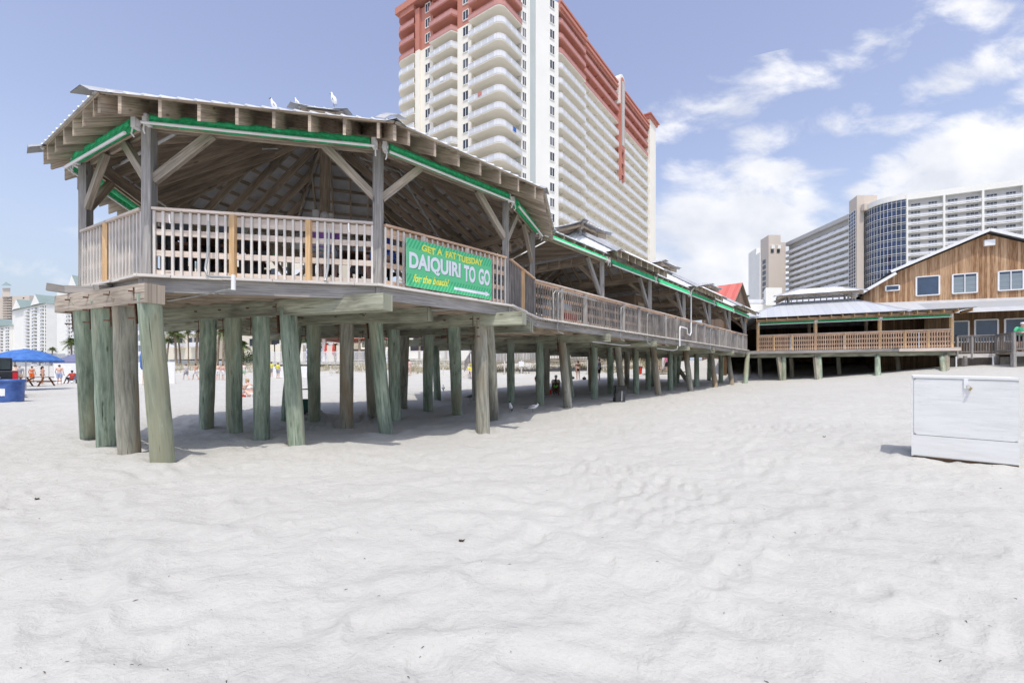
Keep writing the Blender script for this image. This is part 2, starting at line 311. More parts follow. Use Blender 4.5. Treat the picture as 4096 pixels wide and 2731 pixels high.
# ------------------------------------------------------------------ the setting: sand
def mat_sand():
    m, nt, b = nodes('white_sand'); L = nt.links; N = nt.nodes
    tc = N.new('ShaderNodeTexCoord')
    def nz(s, d, r=.6):
        n = N.new('ShaderNodeTexNoise'); L.new(tc.outputs['Object'], n.inputs['Vector']); n.inputs['Scale'].default_value = s; n.inputs['Detail'].default_value = d; n.inputs['Roughness'].default_value = r; return n
    a = nz(.35, 5); c = nz(9, 6, .7); g = nz(300, 2)
    rp = ramp(nt, [(.3, (.465, .46, .432)), (.7, (.505, .50, .470))]); L.new(a.outputs[0], rp.inputs[0])
    sp = nz(38, 2); sr = N.new('ShaderNodeMapRange'); L.new(sp.outputs[0], sr.inputs[0]); sr.inputs[1].default_value = .76; sr.inputs[2].default_value = .8; sr.inputs[3].default_value = 1; sr.inputs[4].default_value = .45
    cr = N.new('ShaderNodeMapRange'); L.new(c.outputs[0], cr.inputs[0]); cr.inputs[1].default_value = .3; cr.inputs[2].default_value = .7; cr.inputs[3].default_value = .96; cr.inputs[4].default_value = 1.03
    v1 = N.new('ShaderNodeVectorMath'); v1.operation = 'SCALE'; L.new(rp.outputs[0], v1.inputs[0]); L.new(sr.outputs[0], v1.inputs['Scale'])
    v2 = N.new('ShaderNodeVectorMath'); v2.operation = 'SCALE'; L.new(v1.outputs[0], v2.inputs[0]); L.new(cr.outputs[0], v2.inputs['Scale'])
    L.new(v2.outputs[0], b.inputs['Base Color']); b.inputs['Roughness'].default_value = .95; b.inputs['Specular IOR Level'].default_value = .1
    h = nz(3.2, 6, .62)
    ad = N.new('ShaderNodeMath'); ad.operation = 'MULTIPLY_ADD'; L.new(h.outputs[0], ad.inputs[0]); ad.inputs[1].default_value = 3.0; L.new(c.outputs[0], ad.inputs[2])
    ad2 = N.new('ShaderNodeMath'); ad2.operation = 'MULTIPLY_ADD'; L.new(g.outputs[0], ad2.inputs[0]); ad2.inputs[1].default_value = .05; L.new(ad.outputs[0], ad2.inputs[2])
    bp = N.new('ShaderNodeBump'); bp.inputs['Strength'].default_value = .55; bp.inputs['Distance'].default_value = .035; L.new(ad2.outputs[0], bp.inputs['Height']); L.new(bp.outputs[0], b.inputs['Normal'])
    return m
MT['sand'] = mat_sand()
MOUNDS = []; BASES = []
def build_sand():
    GRID = {}
    for (bx_, by_) in BASES:
        for i in (-1, 0, 1):
            for j in (-1, 0, 1): GRID.setdefault((int(bx_//1)+i, int(by_//1)+j), []).append((bx_, by_))
    rings = [0.5*1.0185**i for i in range(430)]
    rings = [r for r in rings if r < 1500]+[2600, 5000]
    az = [R(-62+124*i/620) for i in range(621)]+[R(62+236*i/50) for i in range(1, 50)]
    vs = []; nf = len(az)
    for r in rings:
        for a in az:
            x = r*math.sin(a); y = r*math.cos(a); z = G(x, y)
            if r < 75 and abs(a) < 1.1:
                fade = 1/(1+(r/30)**2)
                p = Vector((x*1.15, y*1.5, .3))
                q = p+Vector((noise.noise(p*.7+Vector((5, 0, 0))), noise.noise(p*.7), 0))*.5
                rd = 1-abs(noise.noise(q*.8))*2
                z += fade*(.034*rd*rd+.03*noise.noise(Vector((x*.45, y*.6, 7)))+.022*noise.noise(q*2.1))
                rd2 = 1-abs(noise.noise(q*2.3+Vector((9, 2, 4))))*2
                z += fade*.027*rd2
                if r < 14: z += .008*noise.noise(q*6.5)
                if r < 24:       # footprints: crisp shallow pits
                    vd, vp = noise.voronoi(Vector((x*3.0+.3*math.sin(y*3), y*2.6+.2*math.sin(x*4), .5)))
                    if vd[0] < .42 and noise.noise(vp[0]*5.3) > -.12:
                        t_ = 1-vd[0]/.42; z += -.017*min(1, t_*2.0)+(.006 if t_ < .25 else 0)*math.sin(math.pi*t_/.25)
                k = noise.noise(Vector((x*.33+40, y*.33, 1)))
                if k > .18 and r < 20: z += (k-.18)*.16*noise.noise(Vector((x*9, y*9, 2)))
            for (bx_, by_) in GRID.get((int(x//1), int(y//1)), ()) if r < 60 else ():
                dd = math.hypot(x-bx_, y-by_)
                if dd < .9: z += -.05*math.exp(-(dd/.27)**2)+.035*math.exp(-((dd-.42)/.16)**2)*(1+.6*noise.noise(Vector((x*3, y*3, 0))))
            for (mx, my, mh, mr) in MOUNDS:
                d2 = (x-mx)**2+(y-my)**2
                if d2 < 9*mr*mr: z += mh*math.exp(-math.sqrt(d2)/mr*1.3)
            vs.append((x, y, z))
    fs = []
    for i in range(len(rings)-1):
        for j in range(nf):
            j2 = (j+1) % nf; fs.append((i*nf+j, (i+1)*nf+j, (i+1)*nf+j2, i*nf+j2))
    c = len(vs); vs.append((0, 0, G(0, 0)))
    for j in range(nf): fs.append((c, j, (j+1) % nf))
    me = bpy.data.meshes.new('sand'); me.from_pydata(vs, [], fs)
    me.polygons.foreach_set('use_smooth', [True]*len(fs)); me.materials.append(MT['sand'])
    o = bpy.data.objects.new('sand', me); COL.objects.link(o); o['kind'] = 'structure'
for px, py, h, rr in ((822, 1700, .2, .22), (1262, 1672, .33, .3)):
    p = onground(px, py); MOUNDS.append((p.x, p.y, h, rr))

# ------------------------------------------------------------------ octagonal pavilion on piles
DECK = z_(1.54)
P = [Vector(p) for p in ((-8.07, 8.62), (-5.87, 7.37), (-2.39, 8.13), (-.145, 10.56), (.574, 12.9), (-3.6, 17.2), (-7.6, 15.6), (-9.15, 12.0))]
E = [Vector(p) for p in ((-8.44, 8.2), (-5.97, 6.58), (-1.90, 7.38), (.69, 10.08), (1.17, 13.0), (-3.3, 18.1), (-8.3, 16.4), (-10.1, 12.0))]
C2 = Vector((-5.05, 12.3)); ZE = 4.05; ZC = 6.73
def v3(p, z): return Vector((p[0], p[1], z))
pav = thing('octagonal_pavilion', 'octagonal wooden pavilion with a tin roof raised on green piles', 'pavilion', v3(C2, 0))
def part(mb, name, m, par=pav, **k): return mb.build(name, MT[m] if isinstance(m, str) else [MT[q] for q in m], par, **k)
def isect(p, d, a, b):                 # ray p+d*t with segment a-b, 2D
    e = b-a; den = d.x*e.y-d.y*e.x
    if abs(den) < 1e-9: return None
    t = ((a.x-p.x)*e.y-(a.y-p.y)*e.x)/den; u = ((a.x-p.x)*d.y-(a.y-p.y)*d.x)/den
    return t if t > 1e-4 and -1e-6 <= u <= 1+1e-6 else None
def hip_roof(ev, apex, ze, za, par, raft=True, step=.43, ribs=True, sheet='metal_roof', purl=True, ridge=None, rd=.235, skip=(), purl_step=.42, spread=.23, pl=None):
    """ev: eave corners (ccw or cw), apex: list giving the ridge point each eave corner's hip runs to"""
    n = len(ev); hipw = pl or {}
    cen = sum(apex, Vector((0, 0)))/len(apex)
    for i in range(n):
        if i in skip: continue
        a, b = ev[i], ev[(i+1) % n]; ra, rb = apex[i], apex[(i+1) % n]
        d = (b-a).normalized(); nn = Vector((-d.y, d.x))
        if nn.dot(cen-a) < 0: nn = -nn
        run = (ra-a).dot(nn); sl = (za-ze)/run
        def zz(q): return ze+(q-a).dot(nn)*sl
        # sheet
        out = nn*.05
        poly = [a-out, b-out]+([rb] if (ra-rb).length > .01 else [])+[ra]
        top = [v3(q, z_(zz(q)+.015)) for q in poly]; bot = [v3(q, z_(zz(q)+.003)) for q in poly]
        mb = MB(); k = len(poly)
        uvs = [((q-a).dot(d), (q-a).dot(nn)) for q in poly]
        up = (top[1]-top[0]).cross(top[2]-top[1]).z > 0
        o1 = tuple(range(k)) if up else tuple(reversed(range(k)))
        mb.add(top, [o1], [[uvs[q] for q in o1]]); mb.add(bot, [tuple(reversed(o1))], [[uvs[q] for q in reversed(o1)]])
        for q in range(k): mb.add([top[q], top[(q+1) % k], bot[(q+1) % k], bot[q]], [(0, 1, 2, 3)])
        if ribs:
            s = spread/2; Ln = (b-a).length
            while s < Ln:
                p = a+d*s; ts = [t for t in (isect(p, nn, a, ra), isect(p, nn, b, rb), isect(p, nn, ra, rb)) if t]
                if ts:
                    q = p+nn*min(ts); p0 = p-nn*.055
                    A = v3(p0, z_(zz(p0)+.016)); B = v3(q, z_(zz(q)+.016)); w_ = v3(d, 0)*.022; h_ = Vector((0, 0, .026))
                    mb.add([A-w_, A+w_, A+h_, B-w_, B+w_, B+h_], [(0, 1, 2), (0, 2, 5, 3), (2, 1, 4, 5), (1, 0, 3, 4)])
                s += spread
        part(mb, 'roof_panel', sheet, par)
        # hip cap
        if i not in hipw.get('nocap', ()):
            cb = MB(); d3 = (v3(ra, z_(za))-v3(a, z_(ze))).normalized()
            A = v3(a, z_(ze+.03))-d3*(.28 if i == 1 or n < 8 else .22 if i == 0 else .1); B = v3(ra, z_(za+.03)); sd_ = d3.cross(Vector((0, 0, 1))).normalized()*.17; dn = Vector((0, 0, -.06)); u = Vector((0, 0, .03))
            cb.add([A-sd_+dn, A+u, A+sd_+dn, B-sd_+dn, B+u, B+sd_+dn], [(0, 1, 4, 3), (1, 2, 5, 4)])
            cb.add([A-sd_+dn-u*.4, A+u*.6, A+sd_+dn-u*.4, B-sd_+dn-u*.4, B+u*.6, B+sd_+dn-u*.4], [(3, 4, 1, 0), (4, 5, 2, 1)])
            part(cb, 'hip_cap', 'metal_lap', par)
        if purl:
            s = .04; j = 0
            while s < run-.25:
                f = s/run
                A = a.lerp(ra, f); B = b.lerp(rb, f)
                z = ze+(za-ze)*f-.012
                if (B-A).length > .3: part(MB().bar(v3(A, z_(z)), v3(B, z_(z)), .09, .03, up=(-nn.x*sl, -nn.y*sl, 1)), 'purlin', 'wood_dark', par)
                s += purl_step
        if raft:
            s = step*.5 if (b-a).length % step > .1 else step*.3; Ln = (b-a).length; cnt = round(Ln/step); st = Ln/cnt
            for q in range(cnt):
                p = a+d*(st*(q+.5))
                ts = [t for t in (isect(p, nn, a, ra), isect(p, nn, b, rb), isect(p, nn, ra, rb)) if t]
                if not ts: continue
                e_ = p+nn*min(ts); off = -.03-rd/2*math.sqrt(1+sl*sl)
                if (e_-p).length > .35:
                    part(MB().rafter(v3(p, z_(zz(p)+off)), v3(e_, z_(zz(e_)+off)), .045, rd), 'rafter', 'wood_dark', par)
        off = -.05-rd/2*1.1
        part(MB().rafter(v3(a, z_(ze+off)), v3(ra, z_(za+off)), .05, rd), 'hip_rafter', 'wood_dark', par)
def lantern(cx, rz, half, z0, h, rise, par, hl=None, over=.14):      # little roof raised over the peak
    hl = hl or half
    c, s = math.cos(rz), math.sin(rz)
    def q(x, y): return Vector((cx[0]+x*c-y*s, cx[1]+x*s+y*c))
    for sx, sy in ((-1, -1), (1, -1), (1, 1), (-1, 1)):
        part(MB().bar(v3(q(sx*half*.85, sy*hl*.85), z_(z0-.35)), v3(q(sx*half*.85, sy*hl*.85), z_(z0+h)), .09, .09), 'lantern_post', 'wood_post', par)
    for (a, b) in (((-1, -1), (1, -1)), ((1, -1), (1, 1)), ((1, 1), (-1, 1)), ((-1, 1), (-1, -1))):
        part(MB().bar(v3(q(a[0]*half*.9, a[1]*hl*.9), z_(z0+h-.06)), v3(q(b[0]*half*.9, b[1]*hl*.9), z_(z0+h-.06)), .04, .1), 'lantern_beam', 'wood_dark', par)
    H = half+over; HL = hl+over; ev = [q(-H, -HL), q(H, -HL), q(H, HL), q(-H, HL)]
    if HL > H*1.2:
        r1, r2 = q(0, -(HL-H)), q(0, HL-H); ap = [r1, r1, r2, r2]
    elif H > HL*1.2:
        r1, r2 = q(-(H-HL), 0), q(H-HL, 0); ap = [r1, r2, r2, r1]
    else: ap = [q(0, 0)]*4
    hip_roof(ev, ap, z0+h, z0+h+rise, par, raft=False, purl=False)
hip_roof(E, [C2]*8, ZE, ZC, pav, step=.52)
lantern((-5.05, 12.25), R(12), .42, 6.45, .36, .22, pav, over=.07)
part(MB().bar(v3(C2, DECK), v3(C2, z_(ZC-.2)), .2, .2), 'king_post', 'wood_dark')
# loose bent ridge flashing lying on the roof near the right front hip
fl = MB()
for k in range(6):
    a = k/5
    fl.add([], [])
pp = [at(1520, 472, 7.45), at(1545, 459, 7.55), at(1575, 456, 7.75), at(1612, 478, 8.0)]
for a, b in zip(pp, pp[1:]): fl.bar(a, b, .2, .012, up=(.2, -.3, 1))
part(fl, 'loose_flashing', 'metal_lap')
# posts, header beams, braces
for i, p in enumerate(P):
    part(MB().bar(v3(p, z_(1.3 if i < 4 else 1.5)), v3(p, z_(3.92)), .15, .15), 'post', 'wood_post')
for i in range(8):
    a, b = P[i], P[(i+1) % 8]; d = (b-a).normalized(); nn = Vector((d.y, -d.x)); nn = nn if nn.dot(a-C2) > 0 else -nn
    for s_ in (-1, 1):
        part(MB().bar(v3(a+nn*.055*s_-d*.06, z_(4.04)), v3(b+nn*.055*s_+d*.06, z_(4.04)), .045, .24), 'header_beam', 'wood_dark')
    for (q, dd) in ((a, d), (b, -d)):
        if i == 4: continue
        part(MB().bar(v3(q+dd*.05, z_(3.1)), v3(q+dd*.9, z_(3.93)), .09, .14), 'brace', 'wood_grey' if i in (0, 1, 2, 3) else 'wood_dark')
# bolts on visible posts
# green roller awnings
def awning(a, b, nn, z, par, drop=.1, bar_off=.1, ends=True, r=.088):
    a = Vector(a[:]).to_2d() if len(a) == 3 else Vector(a); b = Vector(b).to_2d() if len(b) == 3 else Vector(b)
    d = (b-a).normalized(); A = a+d*.12+nn*.16; B = b-d*.12+nn*.16
    n_ = max(10, int((B-A).length/.05)); fb = MB()
    pts = []; rad = []
    for k in range(n_+1):
        t = k/n_; pts.append(v3(A.lerp(B, t), z_(z+.012*noise.noise(Vector((t*(B-A).length*3.5, A.x, 0)))))); rad.append(r*(1+.16*noise.noise(Vector((t*(B-A).length*5.5, A.y, 4)))))
    fb.tube(pts, rad, 9)
    for k in range(n_):     # the hanging flap between roll and bar, puckered
        t0, t1 = k/n_, (k+1)/n_
        def pt(t, low):
            o = .03*noise.noise(Vector((t*(B-A).length*6, A.x, low*2)))
            return v3(A.lerp(B, t)+nn*(.05+low*bar_off+o), z_(z+.02-low*(drop+.03)))
        fb.add([pt(t0, 0), pt(t1, 0), pt(t1, 1), pt(t0, 1)], [(0, 1, 2, 3)]); fb.add([pt(t0, 0)+Vector((0, 0, .006)), pt(t0, 1)+Vector((0, 0, .006)), pt(t1, 1)+Vector((0, 0, .006)), pt(t1, 0)+Vector((0, 0, .006))], [(0, 1, 2, 3)])
    aw = part(fb, 'awning_roll', 'awning', par)
    q0 = A+nn*(.05+bar_off); q1 = B+nn*(.05+bar_off)
    part(MB().tube([v3(q0-d*.08, z_(z-drop)), v3(q1+d*.08, z_(z-drop))], .024, 8), 'awning_bar', 'white', aw)
    for q, s_ in ((A, -1), (B, 1)):
        bk = MB(); bk.bar(v3(q+d*s_*.07, z_(z+.07)), v3(q+d*s_*.07, z_(z-.09)), .07, .13); bk.tube([v3(q+d*s_*.04, z_(z)), v3(q+d*s_*.12, z_(z))], .05, 8)
        bk.tube([v3(q+d*s_*.09+nn*.05, z_(z-.08)), v3(q+d*s_*.09+nn*.07, z_(z-.2)), v3(q+d*s_*.09+nn*.03, z_(z-.24))], .012, 6)
        part(bk, 'awning_bracket', 'white', aw)
def outn(a, b, cen):
    d = (b-a).normalized(); nn = Vector((d.y, -d.x)); return nn if nn.dot(a-cen) > 0 else -nn
for i, dz, dr in ((0, 3.96, .22), (1, 4.0, .12), (2, 3.98, .14), (3, 3.97, .16), (7, 3.96, .12), (6, 3.96, .12)):
    awning(P[i], P[(i+1) % 8], outn(P[i], P[(i+1) % 8], C2), dz, pav, dr)
# deck, fascia, joists
part(MB().prism([tuple(p) for p in P], DECK-.04, DECK, mbot=1), 'deck', ['wood_bal', 'wood_dark'])  # underside in darker wood, putting shade between the joists into the colour
def rail_side(a, b, cen, par, mids, sp=.125, z0=1.54, zt=2.62, m_bal='wood_bal', m_top='wood_rail', m_mid='wood_new', m_in='wood_rail', single=True, inner=(.30, .64), wav=0):
    nn = outn(a, b, cen); d = (b-a).normalized(); Ln = (b-a).length; a2 = a+d*.08; b2 = b-d*.08
    mb = MB()
    o = nn*.075
    for zr, hh in ((zt-.12, .16), (zt-inner[0]-.06, .095), (zt-inner[1]-.06, .095), (z0+.06, .09)):
        mb.bar(v3(a2+nn*.03, z_(zr)), v3(b2+nn*.03, z_(zr)), .035, hh)
    rl = part(mb, 'railing', m_in, par)
    part(MB().bar(v3(a2+o*.7, z_(zt)), v3(b2+o*.7, z_(zt)), .13, .038), 'top_rail', m_top, rl)
    for t in mids: part(MB().bar(v3(a.lerp(b, t)+o, z_(z0-.02)), v3(a.lerp(b, t)+o, z_(zt-.02)), .085, .085), 'rail_post', m_mid, rl)
    n_ = int((Ln-.2)/sp); bm_ = MB()
    for k in range(n_+1):
        t = (.1+(Ln-.2)*k/n_)/Ln
        if any(abs(t-m)*Ln < .075 for m in mids): continue
        q = a.lerp(b, t)+nn*.068; j = .003*random.uniform(-1, 1)
        x = MB() if single else bm_
        x.bar(v3(q+d*j*2, z_(z0-.03+random.uniform(-.012, .012))), v3(q+d*j, z_(zt-.03)), .036, .036, up=v3(nn, 0))
        if single: part(x, 'baluster', m_bal, rl)
    if not single: part(bm_, 'balusters', m_bal, rl)
    return rl
rail_side(P[0], P[1], C2, pav, (.45,)); rail_side(P[1], P[2], C2, pav, (.35, .68))
rail_side(P[2], P[3], C2, pav, (.28, .62), m_mid='wood_rail', m_bal='wood_bal', m_top='wood_redrail', m_in='wood_redrail')
rail_side(P[3], P[4], C2, pav, (.5,), m_bal='wood_balgrey', m_top='wood_redrail', m_in='wood_redrail', single=True)
for i in (5, 6, 7): rail_side(P[i], P[(i+1) % 8], C2, pav, (.33, .66), single=False)
for i in (0, 1, 2, 3, 5, 6, 7):
    a, b = P[i], P[(i+1) % 8]; nn = outn(a, b, C2); d = (b-a).normalized()
    nose = MB(); s = -.12
    while s < (b-a).length+.1:     # ragged ends of the deck boards
        l_ = random.uniform(.25, .9); e_ = min(s+l_, (b-a).length+.1); w_ = .2+random.uniform(-.02, .025)
        nose.bar(v3(a+d*s+nn*(w_/2), z_(1.522+random.uniform(-.005, .005))), v3(a+d*(e_-.006)+nn*(w_/2), z_(1.522)), w_, .042); s = e_
    part(nose, 'deck_edge_board', 'wood_bal')
    part(MB().bar(v3(a+nn*.09-d*.1, z_(1.385)), v3(b+nn*.09+d*.1, z_(1.385)), .045, .22), 'fascia', 'wood_post')
dj = (P[2]-P[1]).normalized(); nj = Vector((-dj.y, dj.x)); P2d = P
def clip_line(p, d, poly):
    ts = []
    for i in range(len(poly)):
        a, b = poly[i], poly[(i+1) % len(poly)]; e = b-a; den = d.x*e.y-d.y*e.x
        if abs(den) < 1e-9: continue
        t = ((a.x-p.x)*e.y-(a.y-p.y)*e.x)/den; u = ((a.x-p.x)*d.y-(a.y-p.y)*d.x)/den
        if 0 <= u < 1: ts.append(t)
    return (min(ts), max(ts)) if len(ts) >= 2 else None
k = .3
while k < 9.3:
    p = P[1]+nj*k; r_ = clip_line(p, dj, P)
    if r_: part(MB().bar(v3(p+dj*(r_[0]+.05), z_(1.40)), v3(p+dj*(r_[1]-.05), z_(1.40)), .045, .19), 'joist', 'wood_dark')
    k += .42
# projecting ends of older timbers at the left corner
for (x0, y0, x1, y1, Y0, Y1) in ((188, 1147, 390, 1178, 7.75, 8.1), (262, 1158, 440, 1162, 7.6, 7.9), (385, 1155, 500, 1150, 7.45, 8.2)):
    part(MB().bar(at(x0, y0, Y0), at(x1, y1, Y1), .09, .125), 'timber_stub', 'wood_post')
cdir = Vector((-.935, .355))
# pile caps: near end pixel + depth, length
CAPS = []
def cap(par, px, Y, L, dirv=cdir, zc=1.18, hh=.28, m='cap'):
    a = xy(px, Y); b = a+dirv*L
    part(MB().bar(v3(a, z_(zc)), v3(b, z_(zc)), .27, hh), 'pile_cap', m, par)
    CAPS.append((a, b)); return len(CAPS)-1
def pile_on(par, ci, tx, bx, by, rad=.15, m='pile', strap=True, tube_n=14, ztop=1.05):
    a, b = CAPS[ci]; r = (tx-2048)/F
    d = b-a; t = (r*a.y-a.x)/(d.x-r*d.y); top = a+d*t
    base = onground(bx, by); BASES.append((base.x, base.y)); base.z -= .35
    T = v3(top, z_(ztop+.12)); d3 = (T-base)
    pts = [base.lerp(T, k/7) for k in range(8)]
    for k in range(1, 7): pts[k] += Vector((noise.noise(Vector((bx, k*.6, 0))), noise.noise(Vector((bx, k*.6, 5))), 0))*.014
    ob = MB().tube(pts, [rad*(1.06-.07*k/7) for k in range(8)], tube_n, wob=.045).build('pile', MT[m], par)
    if strap:
        sb = MB(); q = top+Vector((-.17, -.06)); sb.bar(v3(q, z_(1.26)), v3(q+(Vector((base.x, base.y))-top)*.17, z_(.72)), .012, .07)
        for zz in (1.2, 1.0, .8): sb.bar(v3(q+Vector((-.07, -.03)), z_(zz)), v3(q+Vector((.0, .0)), z_(zz)), .02, .02)
        part(sb, 'pile_strap', 'rust', ob)
c1 = cap(pav, 620, 6.78, 2.75, Vector((-.905, .425)).normalized(), 1.16, .285, 'wood_grey')
c2 = cap(pav, 1552, 7.75, 6.2, Vector((-.945, .33)), 1.185)
c3 = cap(pav, 1721, 9.4, 7.9, Vector((-.955, .295)), 1.185)
c4 = cap(pav, 2097, 10.05, 8.6, Vector((-.93, .365)), 1.185)
c5 = cap(pav, 2127, 12.0, 9.0, Vector((-.945, .325)), 1.185)
for ci, tx, bx, by, m in ((c1, 338, 366, 1753, 'pile'), (c1, 412, 435, 1787, 'pile'), (c1, 496, 519, 1815, 'pile2'), (c1, 597, 660, 1849, 'pile'),
        (c2, 837, 824, 1708, 'pile'), (c2, 933, 940, 1735, 'pile'), (c2, 1045, 1049, 1757, 'pile'), (c2, 1152, 1193, 1786, 'pile'),
        (c3, 1187, 1141, 1681, 'pile'), (c3, 1255, 1258, 1684, 'pile'), (c3, 1388, 1385, 1710, 'pile2'), (c3, 1500, 1549, 1734, 'pile'),
        (c4, 1479, 1494, 1668, 'pile2'), (c4, 1573, 1583, 1681, 'pile'), (c4, 1922, 1934, 1730, 'pile2'), (c4, 1950, 1976, 1676, 'pile2'), (c4, 1816, 1830, 1657, 'pile'),
        (c5, 1618, 1610, 1630, 'pile2'), (c5, 1713, 1711, 1643, 'pile')):
    pile_on(pav, ci, tx, bx, by, .155 if ci == c1 else .15, m)
# conduits
def pipe(par, pts, r=.017, m='pipe', name='conduit'): return part(MB().tube(pts, r, 8), name, m, par)
pipe(pav, [at(835, 885, 7.38), at(835, 935, 7.38), at(832, 1010, 7.38), at(822, 1075, 7.36), at(828, 1100, 7.3), at(845, 1107, 7.2), at(930, 1108, 7.2), at(934, 1112, 7.2)], .02)
pipe(pav, [at(934, 1100, 7.2), at(934, 1160, 7.2)], .035, 'white'); pipe(pav, [at(934, 1156, 7.2), at(770, 1186, 7.9), at(672, 1203, 8.4)], .018)
pipe(pav, [at(1316, 918, 7.72), at(1314, 1000, 7.72), at(1312, 1070, 7.72), at(1305, 1110, 7.7), at(1300, 1124, 7.66)], .02)
pipe(pav, [at(1725, 1240, 9.2), at(1870, 1235, 9.7), at(1893, 1222, 9.7), at(1895, 1205, 9.7)], .015)
pipe(pav, [at(455, 670, 9.6), at(530, 630, 8.9), at(700, 535, 7.9)], .03, 'white'); pipe(pav, [at(455, 675, 9.6), at(560, 755, 10.4), at(700, 850, 11.6)], .022, 'white')
pipe(pav, [at(1050, 596, 9.0), at(1115, 595, 9.0)], .02); pipe(pav, [at(1440, 630, 9.6), at(1600, 690, 11), at(1760, 960, 12.5)], .022)
for px, py, Y in ((1265, 865, 12.1), (1320, 880, 12.1)):
    part(MB().box(at(px, py, Y), (.16, .14, .3), R(10)), 'speaker', 'white')
for px, py, Y in ((678, 880, 7.3), (1394, 915, 7.75), (1562, 935, 8.4), (1990, 1035, 10.3)):
    part(MB().tube([at(px, py-22, Y), at(px, py, Y), at(px+3, py+14, Y)], .011, 6), 'awning_cleat', 'white')

# ------------------------------------------------------------------ the sign on the railing
sA = at(1609.6, 953.3, 8.42); sAb = at(1608.5, 1145.6, 8.42); sB = at(1951, 1044, 10.07); sBb = at(1949, 1198, 10.07)
ud = Vector((sB.x-sA.x, sB.y-sA.y, 0)); SW = ud.length; ud.normalize(); SH = sA.z-sAb.z; ny = Vector((ud.y, -ud.x, 0))
base = Vector((sA.x, sA.y, sAb.z))+ny*.11
sign = thing('banner_sign', 'green striped sign with big white letters and an arrow fixed to the railing', 'sign', base)
def mat_sign():
    m, nt, b = nodes('green_sign_print'); L = nt.links; N = nt.nodes
    tc = N.new('ShaderNodeTexCoord'); sp = N.new('ShaderNodeSeparateXYZ'); L.new(tc.outputs['UV'], sp.inputs[0])
    a = N.new('ShaderNodeMath'); a.operation = 'MULTIPLY_ADD'; L.new(sp.outputs[1], a.inputs[0]); a.inputs[1].default_value = -.55; L.new(sp.outputs[0], a.inputs[2])
    d = N.new('ShaderNodeMath'); d.operation = 'MULTIPLY'; L.new(a.outputs[0], d.inputs[0]); d.inputs[1].default_value = 13
    fr = N.new('ShaderNodeMath'); fr.operation = 'FRACT'; L.new(d.outputs[0], fr.inputs[0])
    g = N.new('ShaderNodeMath'); g.operation = 'GREATER_THAN'; L.new(fr.outputs[0], g.inputs[0]); g.inputs[1].default_value = .5
    # stripes only along the upper and lower bands
    e = N.new('ShaderNodeMath'); e.operation = 'SUBTRACT'; L.new(sp.outputs[1], e.inputs[0]); e.inputs[1].default_value = SH*.53
    ab = N.new('ShaderNodeMath'); ab.operation = 'ABSOLUTE'; L.new(e.outputs[0], ab.inputs[0])
    g2 = N.new('ShaderNodeMath'); g2.operation = 'GREATER_THAN'; L.new(ab.outputs[0], g2.inputs[0]); g2.inputs[1].default_value = SH*.27
    mu = N.new('ShaderNodeMath'); mu.operation = 'MULTIPLY'; L.new(g.outputs[0], mu.inputs[0]); L.new(g2.outputs[0], mu.inputs[1])
    mx = N.new('ShaderNodeMix'); mx.data_type = 'RGBA'; L.new(mu.outputs[0], mx.inputs[0]); mx.inputs[6].default_value = (.13, .60, .27, 1); mx.inputs[7].default_value = (.04, .46, .20, 1)
    L.new(mx.outputs[2], b.inputs['Base Color']); b.inputs['Roughness'].default_value = .45
    return m
MT['sign'] = mat_sign(); MT['letter_white'] = plain('white_print', (.82, .84, .88), .5, .03); MT['letter_yellow'] = plain('yellow_print', (.80, .80, .10), .5, .03)
pb = MB(); A0 = base+ny*.0
def sp3(u, v, o=0): return base+ud*u+Vector((0, 0, v))+ny*o
c8 = [sp3(0, 0, 0), sp3(SW, 0, 0), sp3(SW, SH, 0), sp3(0, SH, 0)]; c9 = [sp3(0, 0, .012), sp3(SW, 0, .012), sp3(SW, SH, .012), sp3(0, SH, .012)]
pb.add(c9, [(0, 1, 2, 3)], [[(0, 0), (SW, 0), (SW, SH), (0, SH)]]); pb.add(c8, [(3, 2, 1, 0)], [[(0, 0)]*4], 1)
for i in range(4): pb.add([c8[i], c8[(i+1) % 4], c9[(i+1) % 4], c9[i]], [(0, 1, 2, 3)], [[(0, 0)]*4], 1)
pb.build('panel', [MT['sign'], MT['white']], sign)
def text(s, u, v, h, width, m, par, off=.0, shear=0, tilt=0, o=.0145, name='lettering', bend=None):
    cu = bpy.data.curves.new(name, 'FONT'); cu.body = s; cu.size = 1; cu.offset = off; cu.shear = shear; cu.extrude = 0; cu.resolution_u = 4
    ob = bpy.data.objects.new(name, cu); COL.objects.link(ob)
    me = bpy.data.meshes.new_from_object(ob.evaluated_get(bpy.context.evaluated_depsgraph_get())); bpy.data.objects.remove(ob)
    xs = [q.co.x for q in me.vertices]; ys = [q.co.y for q in me.vertices]; x0, x1, y0, y1 = min(xs), max(xs), min(ys), max(ys)
    vs = []
    for q in me.vertices:
        a = (q.co.x-x0)/(x1-x0)*width; b = (q.co.y-y0)/(y1-y0)*h+a*tilt
        if bend: b += bend(a/width)
        vs.append(sp3(u+a, v+b, o))
    mb = MB(); mb.add(vs, [tuple(f.vertices) for f in me.polygons]); return mb.build(name, MT[m], par)
MT['letter_shadow'] = plain('dark_green_print', (.03, .30, .14), .5, .03)
text('DAIQUIRI', SW*.028+.012, SH*.307, SH*.40, SW*.565, 'letter_shadow', sign, .042, o=.0135); text('TO', SW*.633+.012, SH*.307, SH*.39, SW*.148, 'letter_shadow', sign, .042, o=.0135); text('GO', SW*.82+.012, SH*.307, SH*.39, SW*.155, 'letter_shadow', sign, .042, o=.0135)
